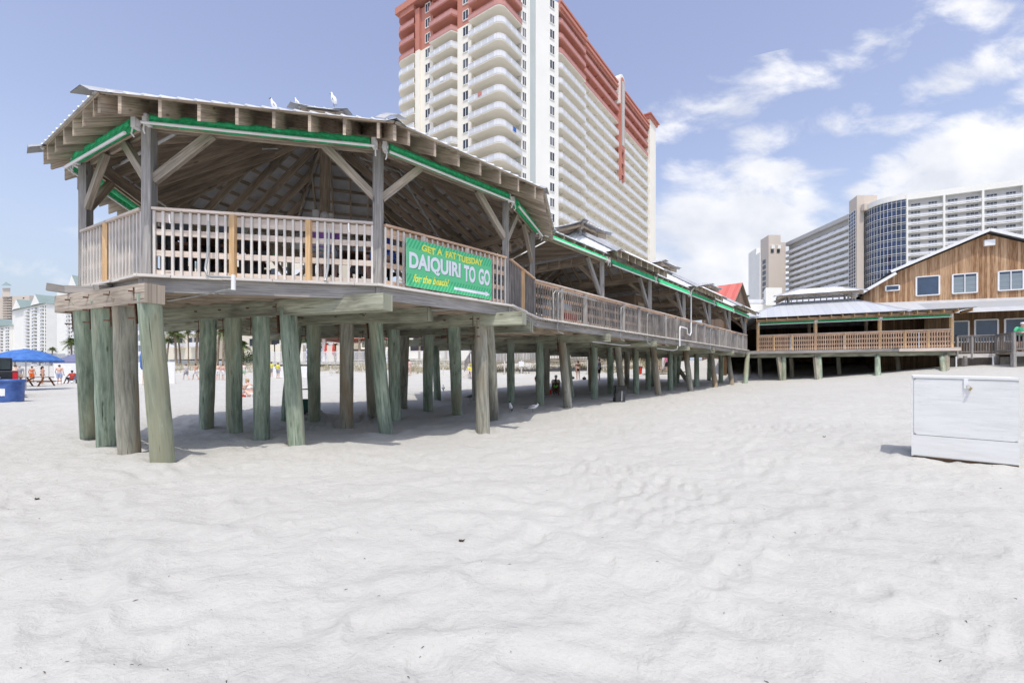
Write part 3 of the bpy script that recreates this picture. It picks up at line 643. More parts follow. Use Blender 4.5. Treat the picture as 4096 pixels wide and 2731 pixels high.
text('DAIQUIRI', SW*.028, SH*.32, SH*.40, SW*.565, 'letter_white', sign, .042, o=.0155); text('TO', SW*.633, SH*.32, SH*.39, SW*.148, 'letter_white', sign, .042, o=.0155); text('GO', SW*.82, SH*.32, SH*.39, SW*.155, 'letter_white', sign, .042, o=.0155)
wave = lambda t: .012*math.sin(t*9)
text('GET A', SW*.155, SH*.775, SH*.145, SW*.225, 'letter_yellow', sign, .04, o=.0155, bend=wave); text('FAT TUESDAY', SW*.415, SH*.765, SH*.15, SW*.46, 'letter_yellow', sign, .04, o=.0155, bend=wave)
text('for the beach!', SW*.065, SH*.10, SH*.17, SW*.39, 'letter_yellow', sign, .022, .38, .03, o=.0155)
ar = MB(); y0 = SH*.12; hw = SH*.032
pa = [(.515, y0-hw), (.915, y0-hw), (.915, y0-SH*.065), (.975, y0), (.915, y0+SH*.065), (.915, y0+hw), (.515, y0+hw)]
ar.add([sp3(SW*a, b, .0155) for a, b in pa], [(0, 1, 5, 6), (2, 3, 4, 5, 1)]); ar.build('arrow', MT['letter_white'], sign)

# ------------------------------------------------------------------ long boardwalk pavilion
D = Vector((.637, .771)); NR = Vector((.771, -.637)); R0 = Vector((.574, 12.9))
def BW(t, w=0): return R0+D*t-NR*w            # t along the pier, w inward from the right-hand edge
WID = 10.5; TL = 25.2
bw = thing('boardwalk_pavilion', 'long roofed wooden boardwalk on piles running back from the octagonal pavilion to the restaurant', 'boardwalk', v3(BW(12, 5), 0))
cenb = BW(12, 5)
def bpart(mb, name, m, **k): return part(mb, name, m, bw, **k)
dp = [P[4], BW(TL), BW(TL, WID), BW(4.0, WID), P[5]]
bpart(MB().prism([tuple(p) for p in dp], DECK-.045, DECK-.002), 'deck', 'wood_grey')
posts = [4.2*k for k in range(1, 7)]
for t in posts:
    bpart(MB().bar(v3(BW(t, .08), z_(1.1)), v3(BW(t, .08), z_(3.98)), .16, .16), 'post', 'wood_post')
    bpart(MB().bar(v3(BW(t, 5.0), DECK), v3(BW(t, 5.0), z_(4.2)), .16, .16), 'post', 'wood_dark')
    bpart(MB().bar(v3(BW(t, 10.2), DECK), v3(BW(t, 10.2), z_(3.9)), .15, .15), 'post', 'wood_dark')
    bpart(MB().bar(v3(BW(t, 0), z_(4.02)), v3(BW(t, 5.1), z_(4.02)), .09, .24), 'cross_beam', 'wood_dark')
    bpart(MB().bar(v3(BW(t, 5), z_(4.1)), v3(BW(t, 10.3), z_(4.0)), .09, .24), 'cross_beam', 'wood_dark')
    bpart(MB().bar(v3(BW(t-.08, .1), z_(2.75)), v3(BW(t-.95, .1), z_(3.9)), .09, .14), 'brace', 'wood_post')
    bpart(MB().bar(v3(BW(t, .15), z_(3.1)), v3(BW(t, 1.0), z_(3.92)), .05, .14), 'brace', 'wood_dark')
for i in range(6):
    t0, t1 = 4.2*i, 4.2*(i+1)
    for w_ in (.03, 5.0, 10.2):
        bpart(MB().bar(v3(BW(t0 if w_ < 1 else max(t0, 1.5), w_), z_(4.04)), v3(BW(t1, w_), z_(4.04)), .09, .24), 'header_beam', 'wood_dark' if w_ else 'wood_grey')
    A = BW(t0+.05); B = BW(t1-.05); awning(A if i else BW(.12), B, NR, 3.95, bw, .10 if i == 0 else .19, r=.065)
# hip-roofed bays with lanterns over every other pair of posts, low sheds between
for i in range(6):
    t0, t1 = 4.2*i, 4.2*(i+1)
    if i % 2 == 1:
        ev = [BW(t0-.15, -.62), BW(t1+.15, -.62), BW(t1+.15, 5.3), BW(t0-.15, 5.3)]
        ap = BW((t0+t1)/2, 2.34)
        hip_roof(ev, [ap]*4, 4.22, 6.0, bw, step=.55, rd=.2, purl_step=.5, spread=.3)
        lantern(ap, math.atan2(D.y, D.x), .75, 5.62, .34, .25, bw, .62, over=.2)
    else:
        for (w0, za, w1, zb) in ((-.25, 4.0, 2.3, 5.05), (2.3, 5.05, 5.3, 4.3)):
            tt0 = t0 if i else .55
            mb = MB(); th = Vector((0, 0, .015))
            q = [v3(BW(tt0, w0), z_(za+.12)), v3(BW(t1, w0), z_(za+.12)), v3(BW(t1, w1), z_(zb+.12)), v3(BW(tt0, w1), z_(zb+.12))]
            mb.add(q, [(0, 1, 2, 3)]); mb.add([x-th for x in q], [(3, 2, 1, 0)])
            for k in range(4): mb.add([q[k], q[(k+1) % 4], q[(k+1) % 4]-th, q[k]-th], [(0, 1, 2, 3)])
            s = tt0+.1
            while s < t1:
                a = v3(BW(s, w0), z_(za+.12)); b = v3(BW(s, w1), z_(zb+.12)); mb.bar(a, b, .035, .05); s += .3
            bpart(mb, 'shed_roof', 'metal_roof')
            s = tt0+.15
            while s < t1:
                bpart(MB().bar(v3(BW(s, w0+.05), z_(za)), v3(BW(s, w1-.05), z_(zb)), .045, .19), 'rafter', 'wood_dark'); s += .62
for t in posts[:-1]+[TL]:   # infill boards added between the roofs to hide the sunlit hip slopes
    mb = MB(); pr = [(-.2, 4.14), (5.25, 4.14), (5.25, 4.36), (2.3, 5.1), (-.2, 4.1+.04)]
    for o_ in (-.02, .02):
        vs = [v3(BW(t+o_, a), z_(b)) for a, b in pr[:4]]; mb.add(vs, [(0, 1, 2, 3) if o_ > 0 else (3, 2, 1, 0)], [[(b*3, a) for a, b in pr[:4]]])
    bpart(mb, 'gable_boards', 'wood_dark')
# left half of the roof: a plain shed on its own rafters
mb = MB()
q = [v3(BW(1.2, 5.2), z_(4.55)), v3(BW(TL, 5.2), z_(4.55)), v3(BW(TL, 11.0), z_(4.1)), v3(BW(4.6, 11.0), z_(4.1))]
mb.add(q, [(0, 1, 2, 3)]); mb.add([x-Vector((0, 0, .015)) for x in q], [(3, 2, 1, 0)]); bpart(mb, 'shed_roof', 'metal_roof')
s = 2.2
while s < TL:
    bpart(MB().bar(v3(BW(s+2, 5.1), z_(4.42)), v3(BW(s+2, 10.9), z_(3.98)), .045, .19), 'rafter', 'wood_dark'); s += 1.2
# railing bays
for i in range(6):
    a, b = BW(4.2*i, .02), BW(4.2*(i+1), .02)
    rl = MB(); nn = NR
    rl.bar(v3(a+nn*.05, z_(2.5)), v3(b+nn*.05, z_(2.5)), .035, .17); rl.bar(v3(a+nn*.02, z_(1.6)), v3(b+nn*.02, z_(1.6)), .035, .09)
    if i < 2:
        for zr in (2.2, 1.9): rl.bar(v3(a+nn*.0, z_(zr)), v3(b+nn*.0, z_(zr)), .03, .09)
    ra = bpart(rl, 'railing', 'wood_redrail')
    part(MB().bar(v3(a+nn*.06, z_(2.6)), v3(b+nn*.06, z_(2.6)), .14, .035), 'top_rail', 'wood_rail', ra)
    for t in (1/3, 2/3): part(MB().bar(v3(a.lerp(b, t)+nn*.1, z_(1.42)), v3(a.lerp(b, t)+nn*.1, z_(2.55)), .1, .1), 'rail_post', 'wood_post', ra)
    n_ = 34; bm_ = MB()
    for k in range(n_+1):
        q = a.lerp(b, (k+.5)/(n_+1))+nn*.09
        bm_.bar(v3(q+D*random.uniform(-.008, .008), z_(1.46)), v3(q+D*random.uniform(-.008, .008), z_(2.5)), .034, .034)
    part(bm_, 'balusters', 'wood_balgrey', ra)
    nose = MB(); s = 4.2*i
    while s < 4.2*(i+1):
        l_ = random.uniform(.14, .3); nose.bar(v3(BW(s, -.12-random.uniform(0, .03)), z_(1.515)), v3(BW(min(s+l_, 4.2*(i+1)), -.12), z_(1.515)), .2, .04); s += l_+.008
    bpart(nose, 'deck_edge_board', 'wood_bal')
    bpart(MB().bar(v3(BW(4.2*i, -.05), z_(1.38)), v3(BW(4.2*(i+1), -.05), z_(1.38)), .045, .21), 'fascia', 'wood_post')
for i in range(0, 5):   # rear railing
    a, b = BW(4.2*(i+1), WID-.1), BW(4.2*(i+2), WID-.1)
    rl = MB(); rl.bar(v3(a, z_(2.58)), v3(b, z_(2.58)), .13, .04)
    for k in range(26): q = a.lerp(b, (k+.5)/26); rl.bar(v3(q, z_(1.5)), v3(q, z_(2.56)), .036, .036)
    bpart(rl, 'railing', 'wood_grey')
k = .4
while k < WID:
    bpart(MB().bar(v3(BW(max(.3, k*.35), k), z_(1.4)), v3(BW(TL, k), z_(1.4)), .045, .19), 'joist', 'wood_dark'); k += .6
pc = []
for t in posts:
    a = BW(t+.06, -.22); px = 2048+a.x/a.y*F; pc.append(cap(bw, px, a.y, 10.6, cdir, 1.2, .27))
for ci, tx, bx, by, m in ((pc[0], 2043, 2043, 1612, 'pile'), (pc[0], 2158, 2161, 1623, 'pile'), (pc[0], 2246, 2276, 1632, 'pile2'), (pc[0], 1900, 1905, 1606, 'pile2'), (pc[0], 1740, 1752, 1600, 'pile'),
        (pc[1], 2187, 2185, 1582, 'pile2'), (pc[1], 2262, 2288, 1590, 'pile'), (pc[1], 2376, 2379, 1595, 'pile'), (pc[1], 2468, 2492, 1580, 'pile2'), (pc[1], 2440, 2443, 1573, 'pile'),
        (pc[2], 2362, 2364, 1565, 'pile2'), (pc[2], 2508, 2507, 1552, 'pile2'), (pc[2], 2543, 2545, 1576, 'pile'), (pc[2], 2612, 2636, 1580, 'pile2'),
        (pc[3], 2592, 2592, 1559, 'pile'), (pc[3], 2680, 2682, 1562, 'pile'), (pc[3], 2742, 2765, 1565, 'pile2'), (pc[3], 2615, 2612, 1543, 'pile'),
        (pc[4], 2700, 2696, 1545, 'pile'), (pc[4], 2786, 2787, 1549, 'pile'), (pc[4], 2845, 2864, 1551, 'pile2'), (pc[4], 2718, 2706, 1529, 'pile'),
        (pc[5], 2838, 2836, 1520, 'pile'), (pc[5], 2883, 2883, 1531, 'pile'), (pc[5], 2912, 2930, 1539, 'pile2'), (pc[5], 2990, 2979, 1533, 'pile')):
    pile_on(bw, ci, tx, bx, by, .15, m, ztop=1.09)
bpart(MB().bar(at(2715, 1475, 33), at(2748, 1524, 31), .2, .2), 'cross_brace', 'pile2')
# conduits and downpipe on the railing side
def rp(t, z, o=.17): return v3(BW(t, -o), z_(z))
for t in (1.05, 5.2, 7.6, 9.6, 16.2):
    pipe(bw, [rp(t+.45, 2.42), rp(t+.15, 2.42), rp(t+.03, 2.36), rp(t, 2.2), rp(t, 1.45), rp(t-.04, 1.35), rp(t, 1.2), rp(t+.3, 1.16)], .015)
pipe(bw, [rp(.8, 1.55), rp(.8, 2.3), rp(.95, 2.42), rp(1.3, 2.44), rp(3.4, 2.4)], .017)
pipe(bw, [rp(3.1, 1.0), rp(5.4, .98), rp(6, 1.02)], .016); pipe(bw, [rp(8.6, 1.0), rp(10.5, .98), rp(11, 1.05), rp(11.1, 1.2)], .022)
pipe(bw, [rp(12.55, 4.25, .55), rp(12.55, 4.1, .5), rp(12.7, 4.05, .3), rp(12.75, 3.9, .24), rp(12.75, 1.95, .24), rp(12.6, 1.8, .24), rp(12.2, 1.86, .24), rp(12.15, 2.1, .24), rp(11.6, 2.12, .24), rp(11.2, 2.12, .24), rp(11.15, 1.9, .24), rp(11.15, 1.2, .24)], .035, 'white', 'downpipe')
for t in (4.35, 8.35, 16.9): 
    bpart(MB().bar(v3(BW(t, 4.9), z_(2.95)), v3(BW(t, 4.9), z_(3.35)), .22, .2), 'speaker', 'white')
# plank-sided service booth standing on the deck
sbth = thing('service_booth', 'plank-sided brown service booth standing on the boardwalk behind its railing', 'booth', v3(BW(11, 3), DECK))
cb = BW(11.0, 2.2); rzb = math.atan2(D.y, D.x)
MT['plank'] = slats('vertical_planks', (.14, .09, .06), (.30, .22, .16), .14, dark=.35)
part(MB().box(v3(cb, DECK+1.05), (1.9, 1.4, 2.1), rzb), 'wall', 'plank', sbth)
part(MB().box(v3(cb, DECK+2.14), (2.1, 1.6, .08), rzb), 'roof', 'wood_post', sbth)
part(MB().box(v3(BW(10.7, 1.47), DECK+1.15), (.7, .03, 1.3), rzb), 'hatch', 'wood_dark', sbth)
# ------------------------------------------------------------------ side deck with the hipped roof, and the plank-clad restaurant
U = Vector((.88, -.474)).normalized(); NI = Vector((.474, .88)).normalized(); F0 = Vector((17.5, 32.6))
def FR(s, d=0): return F0+U*s+NI*d
rzf = math.atan2(U.y, U.x)
sd2 = thing('side_deck_pavilion', 'side deck pavilion with pale orange lattice railing and white seamed hip roof beside the restaurant', 'pavilion', v3(FR(5, 3), 0))
def fpart(mb, name, m, **k): return part(mb, name, m, sd2, **k)
# roof: hip block with a long lantern, then a shallow continuation to the right
A, B, Cc, Dd = FR(-1.0, -.8), FR(8.3, -.8), FR(8.3, 9), FR(-1.0, 9)
hip_roof([A, B, Cc, Dd], [FR(1.8, 4.1), FR(6.0, 4.1), FR(6.0, 4.1), FR(1.8, 4.1)], 3.78, 5.35, sd2, raft=False, ribs=False, purl=False, sheet='metal_white')
lantern(FR(4.0, 4.1), rzf, 2.15, 5.2, .55, .55, sd2, .95, over=.45)
for k in range(12): fpart(MB().bar(v3(FR(1.95+k*.37, 3.3), z_(5.2)), v3(FR(1.95+k*.37, 3.3), z_(5.72)), .05, .05), 'lantern_slat', 'wood_post')
mb = MB(); q = [v3(FR(5.5, -.82), z_(3.80)), v3(FR(11.35, -.82), z_(3.80)), v3(FR(11.35, 2.6), z_(3.96)), v3(FR(5.5, 2.6), z_(3.96))]
mb.add(q, [(0, 1, 2, 3)], [[(0, 0), (6, 0), (6, 3.4), (0, 3.4)]]); mb.add([x-Vector((0, 0, .03)) for x in q], [(3, 2, 1, 0)])
for k in range(4): mb.add([q[k], q[(k+1) % 4], q[(k+1) % 4]-Vector((0, 0, .03)), q[k]-Vector((0, 0, .03))], [(0, 3, 2, 1)])
fpart(mb, 'roof_panel', 'metal_white')
s = -.6
while s < 11.3: fpart(MB().bar(v3(FR(s, -.7), z_(3.66)), v3(FR(s, 1.2), z_(3.68)), .045, .17), 'rafter', 'wood_new'); s += .62
fpart(MB().bar(v3(FR(0, 0), z_(3.62)), v3(FR(10.5, 0), z_(3.62)), .09, .2), 'header_beam', 'wood_redrail')
PS = [.1, 3.54, 7.0, 10.45]
for s in PS:
    fpart(MB().bar(v3(FR(s, 0), z_(1.45)), v3(FR(s, 0), z_(3.55)), .15, .15), 'post', 'wood_new')
    fpart(MB().bar(v3(FR(s, 4.2), DECK), v3(FR(s, 4.2), z_(3.9)), .15, .15), 'post', 'wood_dark')
for k in range(3):
    awning(FR(PS[k]), FR(PS[k+1]), -NI, 3.42, sd2, .1, r=.055)
for k in range(3):
    a, b = FR(PS[k]), FR(PS[k+1]); rl = MB()
    for zr, hh in ((2.5, .17), (2.16, .10), (1.86, .10), (1.6, .09)): rl.bar(v3(a-NI*.04, z_(zr)), v3(b-NI*.04, z_(zr)), .035, hh)
    ra = fpart(rl, 'railing', 'wood_redrail')
    part(MB().bar(v3(a-NI*.06, z_(2.6)), v3(b-NI*.06, z_(2.6)), .13, .035), 'top_rail', 'wood_rail', ra)
    for t in ((.29, .6) if k == 0 else (.47,) if k == 1 else (.36, .68)): part(MB().bar(v3(a.lerp(b, t)-NI*.08, z_(1.5)), v3(a.lerp(b, t)-NI*.08, z_(2.58)), .1, .09), 'rail_post', 'wood_new', ra)
    bm_ = MB(); n_ = int((b-a).length/.125)
    for j in range(n_+1): q = a.lerp(b, (j+.5)/(n_+1))-NI*.075; bm_.bar(v3(q, z_(1.5)), v3(q, z_(2.5)), .042, .042)
    part(bm_, 'balusters', 'wood_redrail', ra)
pipe(sd2, [v3(FR(5.1, -.12), z_(2.4)), v3(FR(5.1, -.12), z_(1.5))], .02, 'white'); pipe(sd2, [v3(FR(2.1, -.12), z_(2.4)), v3(FR(2.1, -.12), z_(1.5))], .02, 'white'); pipe(sd2, [v3(FR(8.9, -.12), z_(2.45)), v3(FR(8.9, -.12), z_(1.5))], .025, 'white')
fpart(MB().prism([tuple(FR(-.6, -.05)), tuple(FR(10.8, -.05)), tuple(FR(10.8, 5)), tuple(FR(-.6, 5))], z_(1.44), z_(1.5)), 'deck', 'wood_grey')
fpart(MB().bar(v3(FR(-.7, -.1), z_(1.38)), v3(FR(7.9, -.1), z_(1.38)), .05, .2), 'fascia', 'wood_post'); fpart(MB().bar(v3(FR(7.92, -.1), z_(1.38)), v3(FR(10.85, -.1), z_(1.38)), .05, .2), 'fascia', 'wood_rail')
fpart(MB().bar(v3(FR(-.7, .3), z_(1.14)), v3(FR(10.7, .3), z_(1.14)), .12, .24), 'beam', 'cap')
k = .8
while k < 5: fpart(MB().bar(v3(FR(-.5, k), z_(1.34)), v3(FR(10.6, k), z_(1.34)), .05, .18), 'joist', 'wood_dark'); k += .8
def post_to(par, px, py, s, d, lean=0, rad=.14, m='pile', square=False):
    if px: s = s_on(s, d)
    p = FR(s, d); b = onground(px, py) if px else Vector((p.x, p.y, G(p.x, p.y)))
    b = Vector((p.x+lean*U.x, p.y+lean*U.y, G(p.x+lean*U.x, p.y+lean*U.y)-.3)) if not px else b-Vector((0, 0, .3))
    t = v3(p, z_(1.05))
    mb = MB()
    if square: mb.bar(b, t, .24, .2, up=(0, 1, 0))
    else: mb.tube([b.lerp(t, k/4) for k in range(5)], [rad*(1.05-.02*k) for k in range(5)], 12, wob=.08)
    part(mb, 'pile', m, par)
def s_on(px, d):
    a = F0+NI*d; r = (px-2048)/F; return (r*a.y-a.x)/(U.x-r*U.y)
for px, py, s, d, sq in ((3135, 1521, 3134, .3, False), (3129, 1521, 3113, .2, True), (3280, 1518, 3276, .3, False), (3272, 1519, 3262, .2, True), (3512, 1505, 3509, .3, False), (3784, 1488, 3786, .3, True), (3778, 1489, 3768, .45, False)):
    post_to(sd2, px, py, s, d, square=sq, m='pile2' if sq else 'pile', rad=.15)
for s, d in ((-.6, 3), (.2, 2.6), (2.3, 3.2), (5.2, 3.1), (8.5, 3)): post_to(sd2, None, None, s, d, .1, .13, 'pile2')
# restaurant
rest = thing('plank_restaurant', 'restaurant clad in reddish brown vertical planks with a white edged gable', 'restaurant', v3(FR(14, 9), 0))
def rpart(mb, name, m, par=rest, **k): return part(mb, name, m, par, **k)
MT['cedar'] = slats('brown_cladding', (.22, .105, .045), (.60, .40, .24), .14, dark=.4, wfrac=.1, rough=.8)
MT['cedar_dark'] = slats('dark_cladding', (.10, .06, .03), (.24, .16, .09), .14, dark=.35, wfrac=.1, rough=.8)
MT['window_glass'] = glass('window_glass', (.035, .06, .11), .06)
MT['blind'] = slats('blinds', (.22, .27, .30), (.32, .37, .40), .05, axis='V', dark=.35, wfrac=.4)
W2 = 7.0
gp = [(7.75, 5.27), (20.9, 4.9), (20.9, 6.4), (19.4, 7.3), (14.3, 9.67), (9.16, 7.44), (7.75, 6.36)]
def wall_poly(pts, d, th, m, name='wall', par=rest):
    mb = MB(); f = [v3(FR(s, d), z_(z)) for s, z in pts]; bk = [v3(FR(s, d+th), z_(z)) for s, z in pts]; n = len(pts)
    mb.add(f, [tuple(range(n))], [[(s, z) for s, z in pts]]); mb.add(bk, [tuple(reversed(range(n)))], [[(s, z) for s, z in reversed(pts)]])
    for i in range(n):
        j = (i+1) % n; l = math.dist(pts[i], pts[j]); mb.add([f[i], bk[i], bk[j], f[j]], [(0, 1, 2, 3)], [[(0, 0), (th, 0), (th, l), (0, l)]])
    return part(mb, name, m, par)
wall_poly(gp, W2, 12, 'cedar')
# roof edges and sheets on the gable
for (a, b) in (((7.1, 5.95), (9.2, 7.28)), ((8.9, 7.42), (14.3, 9.78)), ((14.3, 9.78), (21.2, 6.6))):
    aa, bb = v3(FR(a[0], W2-.45), z_(a[1]+.1)), v3(FR(b[0], W2-.45), z_(b[1]+.1))
    rpart(MB().bar(aa, bb, .05, .2), 'fascia', 'white')
    a3, b3 = v3(FR(a[0], W2-.42), z_(a[1]+.18)), v3(FR(b[0], W2-.42), z_(b[1]+.18)); a4, b4 = v3(FR(a[0], W2+12.3), z_(a[1]+.18)), v3(FR(b[0], W2+12.3), z_(b[1]+.18))
    dn = Vector((0, 0, .06)); mb = MB(); mb.add([a3, b3, b4, a4], [(0, 1, 2, 3)], [[(0, 0), (1, 0), (1, 12), (0, 12)]]); mb.add([a3-dn, b3-dn, b4-dn, a4-dn], [(3, 2, 1, 0)]); mb.add([a3, b3, b3-dn, a3-dn], [(0, 3, 2, 1)])
    rpart(mb, 'roof', 'metal_white')
rpart(MB().box(v3(FR(14.35, W2-.12), z_(9.02)), (.55, .25, .4), rzf), 'vent_lamp', 'white')
# lean-to roof
mb = MB()
q = [v3(FR(6.2, 2.6), z_(3.98)), v3(FR(24, 2.6), z_(3.86)), v3(FR(24, W2), z_(4.95)), v3(FR(6.2, W2), z_(5.33))]
mb.add(q, [(0, 1, 2, 3)], [[(0, 0), (18, 0), (18, 4.6), (0, 4.6)]]); mb.add([x-Vector((0, 0, .06)) for x in q], [(3, 2, 1, 0)]); mb.add([q[0], q[1], q[1]-Vector((0, 0, .06)), q[0]-Vector((0, 0, .06))], [(0, 3, 2, 1)])
rpart(mb, 'roof', 'metal_white'); rpart(MB().bar(v3(FR(10.9, 2.55), z_(3.88)), v3(FR(24, 2.55), z_(3.80)), .08, .13), 'gutter', 'white')
mb = MB(); q = [v3(FR(1.0, 8.2), z_(4.9)), v3(FR(7.8, 8.2), z_(4.9)), v3(FR(7.8, 13), z_(6.9)), v3(FR(2.0, 13), z_(6.9))]
mb.add(q, [(0, 1, 2, 3)], [[(0, 0), (7, 0), (7, 5), (0, 5)]]); mb.add([x-Vector((0, 0, .06)) for x in q], [(3, 2, 1, 0)]); rpart(mb, 'roof', 'metal_white')
def window(par, s, z, w_, h_, d, glass_m='window_glass', frame='white', fw=.07, blinds=None, name='window'):
    mb = MB(); c = lambda a, b, o: v3(FR(a, d-o), z_(b))
    for a, b in (((s, z), (s+w_, z)), ((s, z+h_), (s+w_, z+h_)), ((s, z), (s, z+h_)), ((s+w_, z), (s+w_, z+h_))):
        mb.bar(c(a[0], a[1], .04), c(b[0], b[1], .04), .09, fw, up=v3(-NI, 0) if a[0] == b[0] else (0, 0, 1))
    if blinds: mb.bar(c(s+w_/2, z, .05), c(s+w_/2, z+h_, .05), .05, .06, up=v3(-NI, 0))
    f = part(mb, name, frame, par)
    g = MB(); v = [c(s, z, .015), c(s+w_, z, .015), c(s+w_, z+h_, .015), c(s, z+h_, .015)]; g.add(v, [(0, 1, 2, 3)], [[(0, 0), (w_, 0), (w_, h_), (0, h_)]]); part(g, 'pane', glass_m, f)
    for (a, b) in (blinds or []):
        g = MB(); v = [c(s+w_*a, z+.04, .028), c(s+w_*b, z+.04, .028), c(s+w_*b, z+h_*.86, .028), c(s+w_*a, z+h_*.86, .028)]; g.add(v, [(0, 1, 2, 3)], [[(0, 0), (w_*(b-a), 0), (w_*(b-a), h_), (0, h_)]]); part(g, 'blind', 'blind', f)
    return f
def s_on(px, d):
    a = F0+NI*d; r = (px-2048)/F; return (r*a.y-a.x)/(U.x-r*U.y)
def win_px(x0, x1, y0, y1, d, **k):
    s0, s1 = s_on(x0, d), s_on(x1, d); m_ = FR((s0+s1)/2, d); z0 = (1487-y1)/F*m_.y; z1 = (1487-y0)/F*m_.y
    return window(rest, s0, z0, s1-s0, z1-z0, d, **k)
win_px(3542, 3596, 1143, 1162, W2); win_px(3664, 3756, 1106, 1181, W2)
win_px(3809, 3907, 1096, 1172, W2, blinds=((.03, .47), (.52, .97))); win_px(3992, 4092, 1084, 1160, W2, blinds=((.03, .47), (.52, .97)))
D1 = 4.1
wall_poly([(8, -.4), (24, -.4), (24, 4.4), (8, 4.4)], D1+.9, 12, 'cedar_dark'); wall_poly([(-2.5, -.8), (8, -.8), (8, 4.6), (-2.5, 4.6)], 15, .3, 'cedar_dark'); wall_poly([(-2.5, -.8), (-2.2, -.8), (-2.2, 4.4), (-2.5, 4.4)], 5, 10, 'cedar_dark'); wall_poly([(-2.2, 4.3), (8, 4.3), (8, 4.45), (-2.2, 4.45)], 5, 10, 'cedar_dark', 'ceiling'); wall_poly([(-2.2, 1.4), (8, 1.4), (8, 1.52), (-2.2, 1.52)], 5, 10, 'wood_grey', 'floor'); wall_poly([(10.2, 1.2), (24, 1.2), (24, 4.15), (10.2, 4.15)], D1, .85, 'cedar_dark')  # unseen back room added behind the deck to keep it and the understorey dark
win_px(3805, 3873, 1285, 1368, D1); win_px(3898, 3990, 1279, 1367, D1); win_px(4018, 4110, 1275, 1365, D1); win_px(3690, 3756, 1288, 1322, D1+.9)
# side terrace of the restaurant: weathered railing, step out to the right
ter = thing('restaurant_terrace', 'grey weathered terrace with a low picket railing in front of the restaurant windows', 'terrace', v3(FR(14, 2), 0))
def tp(mb, name, m, **k): return part(mb, name, m, ter, **k)
def trail(a, b, z0, zt, n_, post_t=()):
    rl = MB(); rl.bar(v3(a, z_(zt)), v3(b, z_(zt)), .14, .05); rl.bar(v3(a, z_(z0+.08)), v3(b, z_(z0+.08)), .04, .08); rl.bar(v3(a, z_(zt-.09)), v3(b, z_(zt-.09)), .035, .09)
    for j in range(n_): q = a.lerp(b, (j+.5)/n_); rl.bar(v3(q, z_(z0)), v3(q, z_(zt-.06)), .045, .045)
    r_ = tp(rl, 'railing', 'wood_balgrey')
    for t in post_t: part(MB().bar(v3(a.lerp(b, t), z_(z0-.35)), v3(a.lerp(b, t), z_(zt-.02)), .12, .12), 'rail_post', 'wood_post', r_)
a = FR(10.95, .9); b = FR(s_on(3985, .9), .9); c_ = FR(s_on(3985, .9)+.1, -.9); d_ = FR(22, -.9)
trail(a, b, 1.15, 2.22, 14, (.0, .38, 1.0)); trail(b, c_, 1.15, 2.22, 8); trail(c_, d_, 1.22, 2.26, 60, (.0, .25, .5))
tp(MB().prism([tuple(FR(10.86, .9)), tuple(b), tuple(c_), tuple(d_), tuple(FR(22, D1)), tuple(FR(10.86, D1))], z_(1.02), z_(1.12)), 'deck', 'wood_grey')
tp(MB().bar(v3(a, z_(.98)), v3(b, z_(.98)), .08, .22), 'fascia', 'wood_bal'); tp(MB().bar(v3(c_-NI*.03, z_(1.0)), v3(d_-NI*.03, z_(1.0)), .08, .26), 'fascia', 'wood_post')
for q in (FR(11.3, .9), b, c_, FR(17, -.9), FR(20, -.9)): tp(MB().bar(v3(q, G(q.x, q.y)-.3), v3(q, z_(.98)), .18, .18), 'post', 'wood_post')
MT['mesh'] = plain('galvanised_wire', (.30, .28, .25), .5, .2, 9, metal=.5)
cf = thing('chainlink_fence', 'chainlink fence with white posts closing off the space under the terrace', 'fence', v3(FR(13, .8), 0))
def chain(a, b, z0f, z1):
    mb = MB(); d = (b-a); Ln = d.length; d.normalize(); st = .09
    n_ = int((Ln+1.6)/st)
    for k in range(n_):
        for sg in (1, -1):
            s0 = k*st-(1.6 if sg > 0 else 0); H = z1-z0f
            s1 = s0+sg*H
            ta, tb = s0, s1; za, zb = z0f, z1
            lo, hi = min(ta, tb), max(ta, tb)
            if hi <= 0 or lo >= Ln: continue
            def cl(t): return max(0, min(Ln, t))
            ua, ub = cl(ta), cl(tb)
            zaa = za+(ua-ta)/(tb-ta)*(zb-za); zbb = za+(ub-ta)/(tb-ta)*(zb-za)
            mb.bar(v3(a+d*ua, zaa), v3(a+d*ub, zbb), .007, .007)
    part(mb, 'wire_mesh', 'mesh', cf)
chain(FR(10.6, .75), FR(s_on(3925, .75)+1, .75), z_(-.3), z_(.86)); chain(FR(s_on(4000, -.85), -.85), FR(20, -.85), z_(0), z_(.86))
for q in (FR(s_on(3824, .7), .7), FR(s_on(3972, .5), .5)): part(MB().tube([v3(q, G(q.x, q.y)-.2), v3(q, z_(.95))], .045, 10), 'fence_post', 'white', cf)

